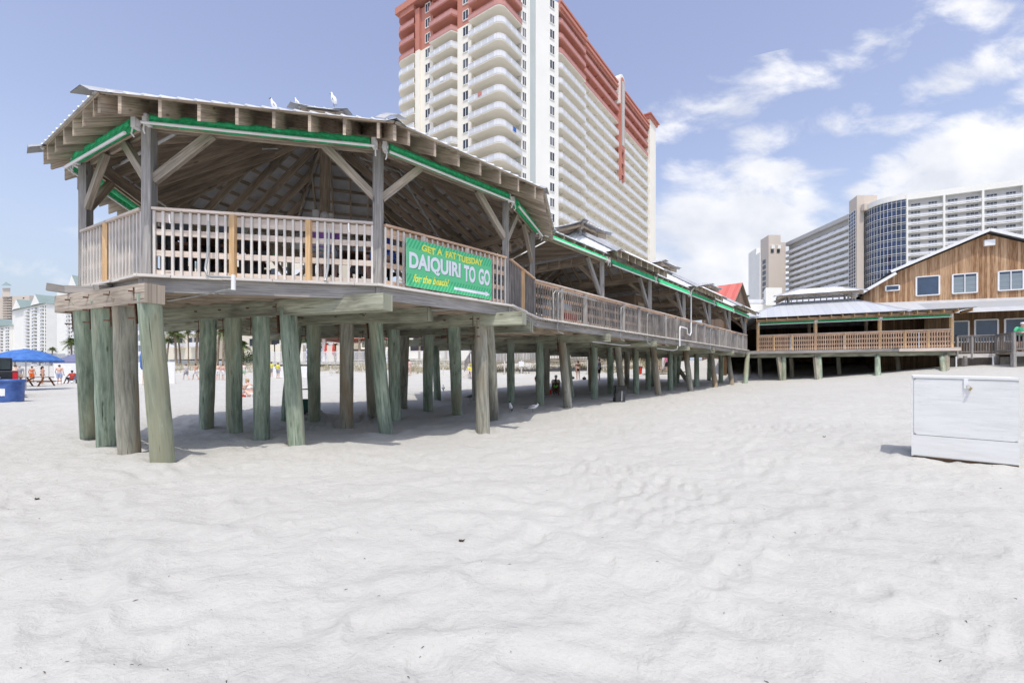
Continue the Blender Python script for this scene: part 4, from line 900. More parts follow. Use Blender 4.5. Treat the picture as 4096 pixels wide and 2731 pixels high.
# ------------------------------------------------------------------ red gabled building behind the pier
red = thing('red_roof_building', 'grey timber building with a red metal gable roof rising behind the pier', 'building', (24, 50, 0))
MT['red_metal'] = slats('red_metal_roof', (.55, .13, .11), (.66, .2, .17), .3, rough=.5, dark=.75)
gl, gr = Vector((22.9, 47.3)), Vector((25.8, 50.0)); rd_ = Vector((-.68, .73)); ap_ = (gl+gr)/2
sp_ = (gr-gl).normalized()
L_ = 3.2
def rq(p, k, z): return v3(p+rd_*k, z_(z))
mb = MB()
for (e, s_) in ((gl, -1), (gr, 1)):
    e2 = e+sp_*s_*.35
    q = [rq(e2, -.3, 7.05), rq(ap_, -.3, 9.5), rq(ap_, L_, 9.5), rq(e2, L_, 7.05)]
    if s_ > 0: q = q[::-1]
    mb.add(q, [(0, 3, 2, 1)], [[(0, 0), (3.5, 0), (3.5, 3), (0, 3)]] if s_ < 0 else [[(0, 0), (3.5, 0), (3.5, 3), (0, 3)]]); mb.add([x-Vector((0, 0, .12)) for x in q], [(0, 1, 2, 3)], None, 1)
    for k in range(4): mb.add([q[k], q[(k+1) % 4], q[(k+1) % 4]-Vector((0, 0, .12)), q[k]-Vector((0, 0, .12))], [(0, 1, 2, 3)], None, 1)
mb.build('roof', [MT['red_metal'], MT['wood_dark']], red)
mb = MB(); n5 = [(gl, 1), (gr, 1)]
f = [rq(gl, 0, 0), rq(gr, 0, 0), rq(gr, 0, 7.1), rq(ap_, 0, 9.3), rq(gl, 0, 7.1)]; bk = [x+v3(rd_*L_, 0) for x in f]
mb.add(f, [(0, 1, 2, 3, 4)], [[(0, 0), (4, 0), (4, 7), (2, 9.3), (0, 7)]]); mb.add(bk, [(4, 3, 2, 1, 0)]); mb.add([f[0], f[4], bk[4], bk[0]], [(0, 1, 2, 3)], [[(0, 0), (0, 7), (3, 7), (3, 0)]]); mb.add([f[1], bk[1], bk[2], f[2]], [(0, 1, 2, 3)])
part(mb, 'wall', 'plank', red)

# ------------------------------------------------------------------ hotel tower
MT['cream'] = plain('cream_stucco', (.84, .80, .70), .85, .03, .15)
MT['stucco_white'] = plain('white_stucco', (.80, .79, .74), .85, .03, .15)
MT['salmon'] = plain('salmon_stucco', (.51, .215, .16), .85, .05, .2)
MT['greystrip'] = plain('grey_green_stucco', (.46, .50, .48), .85, .04, .2)
MT['rail_white'] = plain('white_balcony_rail', (.74, .75, .78), .5, .05, .6)
MT['rail_red'] = plain('red_balcony_rail', (.52, .22, .19), .6, .05, .6)
MT['rail_panel'] = plain('balcony_rail_panel', (.64, .65, .66), .5, .05, .6); MT['rail_panel_red'] = plain('red_rail_panel', (.50, .26, .23), .6, .05, .6)
MT['far_glass'] = glass('dark_far_glass', (.02, .028, .04), .15, .6, .12)
MT['curtained_glass'] = glass('curtained_glass', (.10, .11, .12), .25, .5, .3); MT['doorglass'] = glass('balcony_door_glass', (.05, .055, .06), .2, .6, .2)
TB = Vector((.816, -.578)); TN = Vector((.578, .816)); TO = Vector((-8.67, 84.8))
def TW(p, q, z=None):
    v = TO+TB*p+TN*q; return v if z is None else v3(v, z_(z))
tower = thing('hotel_tower', 'tall cream high-rise with salmon red top storeys and stacked white balconies', 'hotel tower', TW(3, 20, 0)-Vector((0, 0, EYE)))
def tpart(mb, name, m, par=tower, **k): return part(mb, name, m, par, **k)
def tp_poly(ps): return [tuple(TW(a, b)) for a, b in ps]
ZB = 64.6
main = [(-18, 2.0), (-13, 2.0), (-13, -.5), (-11.8, -.5), (-11.8, 0), (-8.4, 0), (-8.4, 1.8), (-2.0, 1.8), (-2.0, 0), (1.5, 0), (1.5, 1.9), (6.4, 1.9), (6.4, 6.2), (8.4, 15.2), (9.4, 15.6), (9.4, 71), (-3, 71), (-3, 22), (-18, 22)]
tpart(MB().prism(tp_poly(main), z_(1), z_(ZB)), 'wall', 'cream'); tpart(MB().prism(tp_poly(main), z_(ZB), z_(73.0)), 'upper_wall', 'salmon')
tpart(MB().prism(tp_poly([(-18.3, 1.0), (-18.3, -1.2), (8.5, -1.2), (8.6, 5.4), (6.2, 8), (-18.3, 10)]), z_(74.0), z_(75.3)), 'cornice', 'salmon')
shaft = [(8.61, 5.73), (11.29, 14.98), (9.6, 16.5), (6.6, 7.0)]
tpart(MB().prism(tp_poly(shaft), z_(1), z_(73.25)), 'shaft_wall', 'stucco_white')
sdn = (Vector((11.29, 14.98))-Vector((8.61, 5.73))); sl_ = sdn.length; sdn.normalize(); sno = Vector((sdn.y, -sdn.x))
def SH_(t, o): p = Vector((8.61, 5.73))+sdn*t+sno*o; return p.x, p.y
def strip(t0, t1, o, m, z0=1, z1=73.2, name='pilaster'): tpart(MB().prism(tp_poly([SH_(t0, -.1), SH_(t1, -.1), SH_(t1, o), SH_(t0, o)]), z_(z0), z_(z1)), name, m)
strip(1.7, 2.05, .15, 'stucco_white'); strip(2.1, 3.5, .06, 'greystrip', name='grey_stripe'); strip(3.55, 6.7, .12, 'stucco_white')
strip(8.9, 9.6, .1, 'stucco_white')
tpart(MB().prism(tp_poly([(9.2, 70.3), (11.2, 70.3), (11.2, 75.8), (9.2, 75.8)]), z_(1), z_(75.4)), 'end_wall', 'cream')
mb = MB(); cpt = [(8.2, 68.9), (12.0, 68.9), (12.0, 77.2), (8.2, 77.2)]
mb.prism(tp_poly([(8.6, 69.4), (11.6, 69.4), (11.6, 76.6), (8.6, 76.6)]), z_(75.4), z_(76.3)); mb.prism(tp_poly(cpt), z_(76.3), z_(76.6))
v = [TW(a, b, 76.6) for a, b in cpt]+[TW(10, 73, 78.0)]; mb.add(v, [(0, 1, 4), (1, 2, 4), (2, 3, 4), (3, 0, 4)]); tpart(mb, 'roof_turret', 'salmon')
def wnd(par, c, dx, n, w_, h_, name='window', frame='stucco_white'):
    dx = v3(dx.normalized(), 0); n = v3(n, 0); f = MB(); up = Vector((0, 0, 1)); c = Vector(c)
    for s_ in (-1, 1):
        f.bar(c+dx*s_*w_/2-up*h_/2+n*.05, c+dx*s_*w_/2+up*h_/2+n*.05, .1, .12, up=n); f.bar(c-dx*w_/2+up*s_*h_/2+n*.06, c+dx*w_/2+up*s_*h_/2+n*.06, .12, .12)
    f.bar(c-up*h_/2+n*.05, c+up*h_/2+n*.05, .08, .1, up=n)
    o = part(f, name, frame, par); g = MB(); g.add([c-dx*w_/2-up*h_/2+n*.03, c+dx*w_/2-up*h_/2+n*.03, c+dx*w_/2+up*h_/2+n*.03, c-dx*w_/2+up*h_/2+n*.03], [(0, 1, 2, 3)] if (dx.cross(up)).dot(n) > 0 else [(3, 2, 1, 0)]); part(g, 'pane', random.choice(('far_glass', 'far_glass', 'curtained_glass')), o)
for k in range(-16, 4):
    zt = 64.2+3*k; 
    if zt < 14: continue
    for p_ in (-9.85, .1): wnd(tower, TW(p_, 0, zt-.87), TB, -TN, 1.35, 1.75)
    for t_ in (.75, 7.9):
        a, b = SH_(t_, 0); n2 = TB*sno.x+TN*sno.y; wnd(tower, TW(a, b, zt-1.0), TB*sdn.x+TN*sdn.y, n2, 1.25 if t_ > 2 else .9, 1.75)
def path_poly(path, zb, zt, th, inward):     # thin panel following a path
    mb = MB()
    for (a, b) in zip(path, path[1:]):
        mb.bar(TW(a[0], a[1], (zb+zt)/2), TW(b[0], b[1], (zb+zt)/2), th, zt-zb)
    return mb
def arc(cx, cy, r, a0, a1, n=8): return [(cx+r*math.cos(R(a0+(a1-a0)*i/n)), cy+r*math.sin(R(a0+(a1-a0)*i/n))) for i in range(n+1)]
corner = [(1.5, -.9)]+arc(7.5, .5, 1.4, -90, 0)+[(8.9, 5.7)]
leftst = [(-13.0, -.9)]+arc(-16.6, 1.1, 2.0, -90, -180)+[(-18.6, 4.0)]
mid = [(-8.4, 0.0), (-8.4, -1.1), (-2.6, -1.1), (-2.0, 0.0)]
def balcony(path, inner, zr, m_slab, m_rail, seg=1.6, extra=None):
    mb = MB(); mb.prism(tp_poly(path+inner), z_(zr-1.14), z_(zr-.96))
    if extra: extra(mb, zr)
    o = tpart(mb, 'balcony', m_slab)
    pb_ = path_poly(path, zr-.86, zr-.06, .04, 0); part(pb_, 'rail_panel', 'rail_panel_red' if m_rail == 'rail_red' else 'rail_panel', o)
    rb = MB()
    for (a, b) in zip(path, path[1:]):
        rb.bar(TW(a[0], a[1], zr), TW(b[0], b[1], zr), .12, .09); rb.bar(TW(a[0], a[1], zr-.92), TW(b[0], b[1], zr-.92), .1, .05)
        l_ = math.dist(a, b)
        n_ = max(1, round(l_/seg))
        for i in range(n_): t = i/n_; q = (a[0]+(b[0]-a[0])*t, a[1]+(b[1]-a[1])*t); rb.bar(TW(*q, zr-.95), TW(*q, zr), .12, .12)
    part(rb, 'balcony_rail', m_rail, o)
for k in range(-19, 5):
    zr = 62.1+3*k
    if zr < 11: continue
    red_ = k > 0; ms = 'salmon' if k > 1 else 'cream'; mr_ = 'rail_red' if red_ else 'rail_white'
    if k == 4:
        tpart(MB().prism(tp_poly(corner+[(6.4, 5.7), (6.4, 1.9), (1.5, 1.9)]), z_(72.9), z_(75)), 'eave_slab', 'salmon'); tpart(MB().prism(tp_poly(leftst+[(-13, 4)]), z_(72.9), z_(75)), 'eave_slab', 'salmon'); tpart(MB().prism(tp_poly(mid+[(-2, 1.8), (-8.4, 1.8)]), z_(72.9), z_(75)), 'eave_slab', 'salmon')
        continue
    balcony(corner, [(6.4, 5.7), (6.4, 1.9), (1.5, 1.9)], zr, ms, mr_)
    balcony(leftst, [(-13, 4.0)], zr, ms, mr_)
    balcony(mid, [(-2, 1.8), (-8.4, 1.8)], zr, ms, mr_)
    g = MB(); g.bar(TW(6.44, 2.6, zr-.0), TW(6.44, 5.4, zr-.0), .06, 2.1); g.bar(TW(3.0, 1.87, zr), TW(5.6, 1.87, zr), .06, 2.1); g.bar(TW(-6.6, 1.77, zr), TW(-3.6, 1.77, zr), .06, 2.1); tpart(g, 'balcony_door', 'doorglass')
    # the long side
    rows = [((11.3, 16.2), (11.3, 27.2)), ((10.6, 27.2), (10.6, 70.3))]
    pth = [(9.4, 15.6)]+arc(10.2, 16.7, 1.1, -90, 0, 5)+[(11.3, 27.2), (10.7, 27.25), (10.7, 70.3)]
    def ex(mb, zr):
        for j in range(13): q = 19+4.1*j; mb.bar(TW(9.4, q, zr-1.3), TW(10.3, q, zr-1.3), .25, .35)
    balcony(pth, [(9.4, 70.3)], zr, ms, mr_, 1.45, ex)
    g = MB(); 
    for j in range(13): q = 18.5+4.1*j; g.bar(TW(9.42, q, zr-.05), TW(9.42, q+2.0, zr-.05), .05, 2.0)
    tpart(g, 'balcony_door', 'doorglass')
for q0, q1, pz in ((15.4, 27.2, 11.4), (27.2, 46.4, 10.8), (51.2, 70.3, 10.8)):
    tpart(MB().prism(tp_poly([(9.0, q0), (pz, q0), (pz, q1), (9.0, q1)]), z_(72.0), z_(72.6)), 'cornice', 'salmon'); tpart(MB().prism(tp_poly([(9.0, q0), (pz+.35, q0), (pz+.35, q1), (9.0, q1)]), z_(72.6), z_(73.2)), 'cornice', 'salmon')
    tpart(MB().prism(tp_poly([(9.0, q0), (pz+.1, q0), (pz+.1, q1), (9.0, q1)]), z_(73.2), z_(73.7)), 'cornice', 'salmon'); tpart(MB().prism(tp_poly([(9.0, q0), (pz+.4, q0), (pz+.4, q1), (9.0, q1)]), z_(73.7), z_(74.1)), 'cornice', 'salmon')
# rounded pylon on the long side
def pyl(qc, hw, zt, zb, p0, p1, m, name):
    pts = [(qc+hw, zb), (qc+hw, zt-hw)]+[(qc+hw*math.cos(R(a)), zt-hw+hw*math.sin(R(a))) for a in range(15, 180, 15)]+[(qc-hw, zt-hw), (qc-hw, zb)]
    mb = MB(); f = [TW(p1, q, z) for q, z in pts]; bk = [TW(p0, q, z) for q, z in pts]; n = len(pts)
    mb.add(f, [tuple(range(n))]); mb.add(bk, [tuple(reversed(range(n)))])
    for i in range(n): mb.add([f[i], bk[i], bk[(i+1) % n], f[(i+1) % n]], [(0, 1, 2, 3)])
    return tpart(mb, name, m)
pyl(48.8, 1.75, 77.0, 69.0, 9.6, 11.2, 'stucco_white', 'pylon_arch'); pyl(48.8, 1.3, 76.2, 57.5, 9.7, 11.35, 'salmon', 'pylon'); pyl(48.8, .7, 75.2, 58.5, 11.2, 11.5, 'greystrip', 'pylon_inset')
for q in (47.75, 49.85): tpart(MB().prism(tp_poly([(10.6, q-.22), (11.3, q-.22), (11.3, q+.22), (10.6, q+.22)]), z_(49.5), z_(57.6)), 'pylon_leg', 'salmon')
for zz in (57.3, 54.2, 51.2): tpart(MB().bar(TW(11.0, 47.8, zz), TW(11.0, 49.8, zz), .5, .4), 'pylon_leg', 'salmon')

for i, (p_, q_, k_, c_, lab) in enumerate(((8.97, 3.2, -6, 'bluecloth_', 'blue towel hung over a corner balcony rail of the high-rise'), (-5.0, -1.18, -2, 'letter_white', 'white towel over a middle balcony rail of the high-rise'), (4.2, -.97, -4, 'rail_red', 'red towel draped over a curved balcony rail of the high-rise'))):
    zr = 62.1+3*k_; a = TW(p_, q_, zr-.35)
    if c_ == 'bluecloth_': MT[c_] = plain('blue_towel', (.04, .14, .45), .9, .1, 3)
    d_ = (TN if i == 0 else TB); o = MB().bar(a-v3(d_, 0)*.45, a+v3(d_, 0)*.45, .04, .75).build('towel', MT[c_], None, lab, 'towel')
# ------------------------------------------------------------------ hotel on the right with the curved glass stair tower
MT['beige'] = plain('beige_stucco', (.58, .51, .44), .85, .03, .1)
MT['gallery'] = plain('gallery_wall', (.50, .49, .47), .85, .05, .1)
MT['curtain'] = glass('blue_curtain_glass', (.010, .028, .085), .05, .7, .25)
hot = thing('curved_glass_hotel', 'wide white hotel with a dark curved glass stair tower between its two balcony wings', 'hotel', (150, 185, 0))
def hpart(mb, name, m, par=hot, **k): return part(mb, name, m, par, **k)
U2 = Vector((.901, -.434)); N2 = Vector((.434, .901)); H0 = Vector((152.6, 175.4))
def HW(s, d, z=None):
    v = H0+U2*s+N2*d; return v if z is None else v3(v, z_(z))
hpart(MB().prism([tuple(HW(a, b)) for a, b in ((0, 1.0), (48, 1.0), (48, 16), (0, 16))], z_(1), z_(67)), 'wall', 'gallery')
hpart(MB().prism([tuple(HW(a, b)) for a, b in ((-.6, -.2), (48, -.2), (48, 16), (-.6, 16))], z_(66.2), z_(68.4)), 'parapet', 'stucco_white')
fins = [-.3, 10.6, 21.4, 32.2, 43.4]
for s in fins: hpart(MB().prism([tuple(HW(a, b)) for a, b in ((s-.3, -.25), (s+.3, -.25), (s+.3, 1.9), (s-.3, 1.9))], z_(1), z_(66.2)), 'divider_wall', 'stucco_white')
for k in range(16):
    zr = 63.9-2.95*k-.35
    o = hpart(MB().prism([tuple(HW(a, b)) for a, b in ((0, -.1), (48, -.1), (48, 1.8), (0, 1.8))], z_(zr-1.3), z_(zr-1.05)), 'balcony', 'stucco_white')
    rb = MB().bar(HW(0, -.05, zr-.55), HW(48, -.05, zr-.55), .05, .62); rb.bar(HW(0, -.08, zr), HW(48, -.08, zr), .1, .1)
    part(rb, 'balcony_rail', 'rail_white', o)
    if k < 12:
        for i in range(4):
            for (a, w_, h_) in ((1.2+10.8*i, 2.9, 3), (6.4+10.8*i, 2.6+(i % 2)*.9, 3)):
                g = MB()
                for j in range(h_): g.bar(HW(a+j*w_/h_, .93, zr+.1), HW(a+(j+.8)*w_/h_, .93, zr+.1), .06, 1.95)
                hpart(g, 'balcony_door', 'far_glass')
# curved glass
ca = Vector((147.0, 190.0)); cb_ = Vector((151.9, 175.3)); mid_ = (ca+cb_)/2; ch = cb_-ca; on = Vector((ch.y, -ch.x)).normalized(); on = on if on.x < 0 else -on
def CV(t, o=0): return ca+ch*t+on*(3.2*(1-(2*t-1)**2)+o)
n_ = 13; mb = MB(); gr_ = MB()
for i in range(n_):
    a, b = CV(i/n_), CV((i+1)/n_); mb.add([v3(a, z_(8)), v3(b, z_(8)), v3(b, z_(66.6)), v3(a, z_(66.6))], [(0, 1, 2, 3)])
    c0, c1 = CV(i/n_, .12), CV((i+1)/n_, .12)
    for k in range(20):
        zz = 66.5-2.95*k
        gr_.bar(v3(c0, z_(zz)), v3(c1, z_(zz)), .1, .14); gr_.bar(v3(c0, z_(zz-.75)), v3(c1, z_(zz-.75)), .1, .07)
for i in range(n_+1): c0 = CV(i/n_, .14); gr_.bar(v3(c0, z_(8)), v3(c0, z_(66.6)), .09, .09)
hpart(mb, 'curtain_wall', 'curtain'); hpart(gr_, 'mullion_grid', 'stucco_white')
pp = [tuple(CV(i/n_, .4)) for i in range(n_+1)]+[tuple(cb_+Vector((5, 5))), tuple(ca+Vector((8, 3)))]
hpart(MB().prism(pp, z_(66.6), z_(68.6)), 'parapet', 'stucco_white')
hpart(MB().prism([tuple(CV(i/n_, -.1)) for i in range(n_+1)]+[tuple(cb_+Vector((5, 5))), tuple(ca+Vector((8, 3)))], z_(1), z_(66.5)), 'stair_core', 'far_glass')
# beige stair shaft with its own glass strip
s0 = Vector(((3427-2048)/F*188.5, 188.5)); s1 = Vector(((3456-2048)/F*188.0, 188.0)); s2 = Vector(((3396-2048)/F*195.5, 195.5)); s3 = s1+Vector((3, 8))
hpart(MB().prism([tuple(s0), tuple(s1), tuple(s3), tuple(s2)], z_(1), z_(73.0)), 'stair_shaft', 'beige')
hpart(MB().prism([tuple(s0+Vector((.3, .3))), tuple(s0+Vector((8.3, -.2))), tuple(s0+Vector((8.8, 5))), tuple(s2)], z_(68.6), z_(73.1)), 'roof_block', 'beige')
hpart(MB().box(v3(s1+Vector((-.3, -1.0)), z_(67.5)), (2.0, 1.6, 2.6), 0), 'roof_block', 'beige')
dl = (s2-s0).normalized(); ol = Vector((-abs(dl.y), dl.x*abs(dl.y)/dl.y)); ol = Vector((-dl.y, dl.x)); ol = ol if ol.x < 0 else -ol
g = MB(); q0, q1 = s0+dl*.5+ol*.06, s2-dl*.1+ol*.06
g.add([v3(q0, z_(8)), v3(q1, z_(8)), v3(q1, z_(67.5)), v3(q0, z_(67.5))], [(0, 1, 2, 3)]); hpart(g, 'curtain_wall', 'curtain')
g = MB()
for k in range(40): g.bar(v3(q0+ol*.1, z_(67.4-1.475*k)), v3(q1+ol*.1, z_(67.4-1.475*k)), .12, .16)
for t in (0, .33, .66, 1): q = q0.lerp(q1, t)+ol*.1; g.bar(v3(q, z_(8)), v3(q, z_(67.5)), .14, .14)
hpart(g, 'mullion_grid', 'stucco_white')
# gallery wing running back
g0 = s2+Vector((.8, .2)); g1 = Vector(((3142-2048)/F*241, 241)); gd = (g1-g0); gL = gd.length; gd.normalize(); gn = Vector((-abs(gd.y), gd.x)).normalized()
def GW(s, d): return g0+gd*s-gn*d
hpart(MB().prism([tuple(GW(0, 1.8)), tuple(GW(gL, 1.8)), tuple(GW(gL, 14)), tuple(GW(0, 14))], z_(1), z_(66.5)), 'wall', 'gallery')
hpart(MB().prism([tuple(GW(0, -.1)), tuple(GW(gL, -.1)), tuple(GW(gL, 14)), tuple(GW(0, 14))], z_(66.4), z_(68.2)), 'parapet', 'gallery')
for k in range(15):
    zr = 63.4-2.95*k
    o = hpart(MB().prism([tuple(GW(0, 0)), tuple(GW(gL, 0)), tuple(GW(gL, 1.8)), tuple(GW(0, 1.8))], z_(zr-1.35), z_(zr-.95)), 'gallery_floor', 'stucco_white')
    rb = MB(); rb.bar(v3(GW(0, .05), z_(zr-.5)), v3(GW(gL, .05), z_(zr-.5)), .05, .85); rb.bar(v3(GW(0, .0), z_(zr)), v3(GW(gL, .0), z_(zr)), .1, .1); part(rb, 'balcony_rail', 'rail_white', o)
    g = MB()
    for j in range(9): g.bar(v3(GW(1+gL/9*j, 1.72), z_(zr-.0)), v3(GW(2.2+gL/9*j+(1.5 if j % 3 == 1 else 0), 1.72), z_(zr)), .1, 2.0)
    hpart(g, 'gallery_door', 'doorglass')
ele = thing('beige_lift_tower', 'plain beige tower block with a narrow window strip and two small roof boxes', 'tower', (140, 238, 0))
def box4(par, name, m, ps, z0, z1): return part(MB().prism([tuple(p) for p in ps], z_(z0), z_(z1)), name, m, par)
e0, e1, e2 = Vector((.5637*237, 237)), Vector((.5904*237, 237)), Vector((.6013*237, 237)); e3 = Vector((.5461*246, 246))
box4(ele, 'wall', 'beige', [e0, e1, e1+Vector((0, 9)), e3], 1, 71.2); box4(ele, 'wall', 'beige', [e1, e2, e2+Vector((0, 9)), e1+Vector((0, 9))], 1, 67.4)
for t in (.3, .8): part(MB().box(v3(e0.lerp(e1, t)+Vector((0, -.4)), z_(64.8)), (1.6, 1.2, 1.8)), 'vent_box', 'stucco_white', ele); part(MB().box(v3(e0.lerp(e1, t)+Vector((0, -.1)), z_(62.8)), (1.4, .3, 1.7)), 'vent_shadow', 'doorglass', ele)  # dark block set below each vent box as its cast shadow
dl = (e3-e0).normalized(); ol = Vector((-dl.y, dl.x)); ol = ol if ol.x < 0 else -ol
for k in range(9):
    a = e0+dl*3.2+ol*.08; b = e0+dl*6.6+ol*.08
    part(MB().bar(v3(a, z_(58.4-2.95*k)), v3(b, z_(58.4-2.95*k)), .1, 2.0), 'window', 'far_glass', ele)
wt = thing('white_tower_block', 'windowless white tower, taller of the two slim slabs left of the beige tower', 'tower', (172, 335, 0))
box4(wt, 'wall', 'stucco_white', [Vector((.5365*330, 330)), Vector((.548*330, 330)), Vector((.548*330, 342)), Vector((.5197*345, 345))], 1, 89.6)
wt2 = thing('white_tower_block', 'windowless white tower, shorter slab standing against the beige tower', 'tower', (174, 310, 0))
box4(wt2, 'wall', 'stucco_white', [Vector((.5445*305, 305)), Vector((.5505*305, 305)), Vector((.5505*305, 318)), Vector((.534*315, 315))], 1, 80.2)
pod = thing('white_podium', 'low white car park podium with a railing on its roof below the towers', 'building', (115, 200, 0))
box4(pod, 'wall', 'stucco_white', [Vector((.49*200, 200)), Vector((.61*200, 200)), Vector((.61*200, 215)), Vector((.49*200, 215))], 1, 29.8)
box4(pod, 'stair_head', 'stucco_white', [Vector((.5575*198, 198)), Vector((.5934*198, 198)), Vector((.5934*198, 206)), Vector((.553*206, 206))], 29, 36.6)
part(MB().bar(v3(Vector((.50*199.9, 199.9)), z_(31.0)), v3(Vector((.557*199.9, 199.9)), z_(31.0)), .06, 1.6), 'roof_railing', 'rail_white', pod)

# ------------------------------------------------------------------ condominiums on the left and behind the piles
MT['teal'] = plain('teal_metal_roof', (.22, .285, .27), .5, .08, .1)
MT['condo_grey'] = plain('grey_stucco', (.40, .42, .44), .85, .04, .2)
MT['condo_cream'] = plain('pale_yellow_stucco', (.72, .67, .56), .85, .03, .2)
def condo(name, label, o, d, width, depth, ztop, fh, cols, zg=2, wall='stucco_white', low=None, low_h=0, roof=None, rail='rail_white', gables=(), proj=1.6, off_top=1.2, zmin=None, cat='building'):
    """o: left front corner as seen from the beach, d: direction of the front, cols: [(s0, s1, kind)]"""
    t = thing(name, label, cat, v3(o+d*width/2, 0)); n = Vector((d.y, -d.x)); n = n if n.dot(-o) > 0 else -n
    def Wp(s, k, z): return v3(o+d*s+n*k, z_(z))
    rect = lambda a, b, k0, k1: [tuple((o+d*a+n*k0)), tuple((o+d*b+n*k0)), tuple((o+d*b+n*k1)), tuple((o+d*a+n*k1))]
    part(MB().prism(rect(0, width, 0, -depth), z_(zg+low_h), z_(ztop)), 'wall', wall, t)
    if low_h: part(MB().prism(rect(-.1, width+.1, .1, -depth-.1), z_(zg-1), z_(zg+low_h)), 'base_wall', low, t)
    nb = 0
    for s0, s1, kind in cols:
        if kind == 'pil': part(MB().prism(rect(s0, s1, 0, proj), z_(zg), z_(ztop)), 'pilaster', wall, t); continue
        zf = ztop-off_top
        while zf-fh > (zmin if zmin is not None else zg):
            zf -= fh
            if kind == 'bal' and nb < 99:
                nb += 1
                o_ = part(MB().prism(rect(s0, s1, 0, proj), z_(zf-.2), z_(zf)), 'balcony', wall, t)
                rb = MB(); rb.bar(Wp(s0, proj, zf+.55), Wp(s1, proj, zf+.55), .06, .95); rb.bar(Wp(s0, 0, zf+.55), Wp(s0, proj, zf+.55), .06, .95); rb.bar(Wp(s1, 0, zf+.55), Wp(s1, proj, zf+.55), .06, .95); part(rb, 'balcony_rail', rail, o_)
                part(MB().bar(Wp(s0+.4, .05, zf+1.2), Wp(s0+.4+(s1-s0)*.55, .05, zf+1.2), .08, 2.1), 'balcony_door', 'far_glass', o_)
            elif kind == 'win' and nb < 99:
                nb += 1
                w_ = (s1-s0); part(MB().bar(Wp(s0+w_*.15, .04, zf+1.5), Wp(s1-w_*.15, .04, zf+1.5), .1, 1.5), 'window', 'far_glass', t)
            elif kind == 'slot' and nb < 99:
                nb += 1
                o_ = part(MB().bar(Wp(s0, .06, zf+1.45), Wp(s1, .06, zf+1.45), .1, fh-.9), 'window', 'far_glass', t)
    for (s0, s1, hh) in gables:
        mb = MB(); a, b, c, e = Wp(s0-.8, proj+.8, ztop), Wp(s1+.8, proj+.8, ztop), Wp((s0+s1)/2, proj+.8, ztop+hh), Wp((s0+s1)/2, -depth*.5, ztop+hh)
        a2, b2 = Wp(s0-.8, -depth*.5, ztop), Wp(s1+.8, -depth*.5, ztop)
        mb.add([a, c, e, a2], [(0, 1, 2, 3)]); mb.add([c, b, b2, e], [(0, 1, 2, 3)]); part(mb, 'gable_roof', 'teal', t)
        part(MB().add([a+v3(n*.05, 0), b+v3(n*.05, 0), c+v3(n*.05, 0)], [(0, 1, 2)]), 'gable_wall', wall, t)
    if roof:
        r = [v3(Vector(p), z_(ztop)) for p in rect(-1, width+1, 1.5, -depth-1)]; rr = [Wp(depth*.4, -depth/2, ztop+roof), Wp(width-depth*.4, -depth/2, ztop+roof)]
        mb = MB(); mb.add(r+rr, [(0, 1, 5, 4), (1, 2, 5), (2, 3, 4, 5), (3, 0, 4), (3, 2, 1, 0)]); part(mb, 'roof', 'teal', t)
    return t
dv = Vector((-.35, .937)).normalized()     # distant fronts recede to the left
# nearest white condo, right of the tent
o1 = xy(330, 330)
def recede(o, tx, L):  # direction from o so that the far end falls on pixel tx
    r = (tx-2048)/F
    for i in range(2000):
        Yb = o.y+i*.1
        p = Vector((r*Yb, Yb))
        if (p-o).length >= L: return (p-o).normalized()
    return Vector((-.7, .7))
dd1 = recede(o1, 228, 52)
condo('white_condo', 'white condo with a grey base just left of the piles, nearest of the far row', o1, dd1, 52, 18, 62, 3.0, [(2, 6, 'bal'), (8, 10.5, 'slot'), (12, 18, 'bal'), (20, 22.5, 'slot'), (24, 28, 'bal'), (30, 32, 'slot'), (34, 42, 'bal'), (44, 46, 'slot')], low='condo_grey', low_h=12, gables=((4, 20, 9),), zmin=4)
o2 = xy(186, 385); dd2 = recede(o2, 50, 95)
t2 = condo('teal_roofed_condo', 'long white condo with teal green roofs and a blank side wall, behind the blue umbrella', o2, dd2, 95, 20, 58, 3.0, [(1, 2.5, 'slot'), (6, 12, 'bal'), (13, 15, 'slot'), (24, 34, 'bal'), (35, 38, 'slot'), (44, 54, 'bal'), (56, 59, 'slot'), (68, 76, 'bal'), (78, 82, 'slot')], low='condo_grey', low_h=14, roof=6, gables=((8, 30, 9), (60, 84, 9)), zmin=4)
o3 = xy(42, 430); dd3 = recede(o3, -90, 100)
condo('teal_roofed_condo', 'lower white condo with a teal green roof at the left edge of the photo', o3, dd3, 100, 20, 44, 3.0, [(3, 9, 'bal'), (10, 13, 'slot'), (20, 30, 'bal'), (32, 35, 'slot'), (44, 52, 'bal'), (54, 58, 'slot')], low='condo_grey', low_h=10, roof=5, gables=((20, 44, 8),), zmin=4)
o4 = xy(118, 560); bg = condo('beige_resort_block', 'large beige block rising behind the teal roofed condos, with a small teal roofed turret', o4, Vector((-.97, .24)), 90, 30, 94, 3.2, [(8, 12, 'win'), (30, 46, 'bal'), (56, 70, 'bal')], wall='beige', rail='beige', zmin=60)
part(MB().prism([tuple(xy(10, 565)), tuple(xy(42, 565)), tuple(xy(42, 585)), tuple(xy(10, 585))], z_(93), z_(104)), 'turret', 'beige', bg)
v = [at(4, 1143, 562), at(50, 1143, 562), at(50, 1143, 590), at(4, 1143, 590), at(25, 1127, 575)]; part(MB().add(v, [(0, 1, 4), (1, 2, 4), (2, 3, 4), (3, 0, 4)]), 'turret_roof', 'teal', bg)
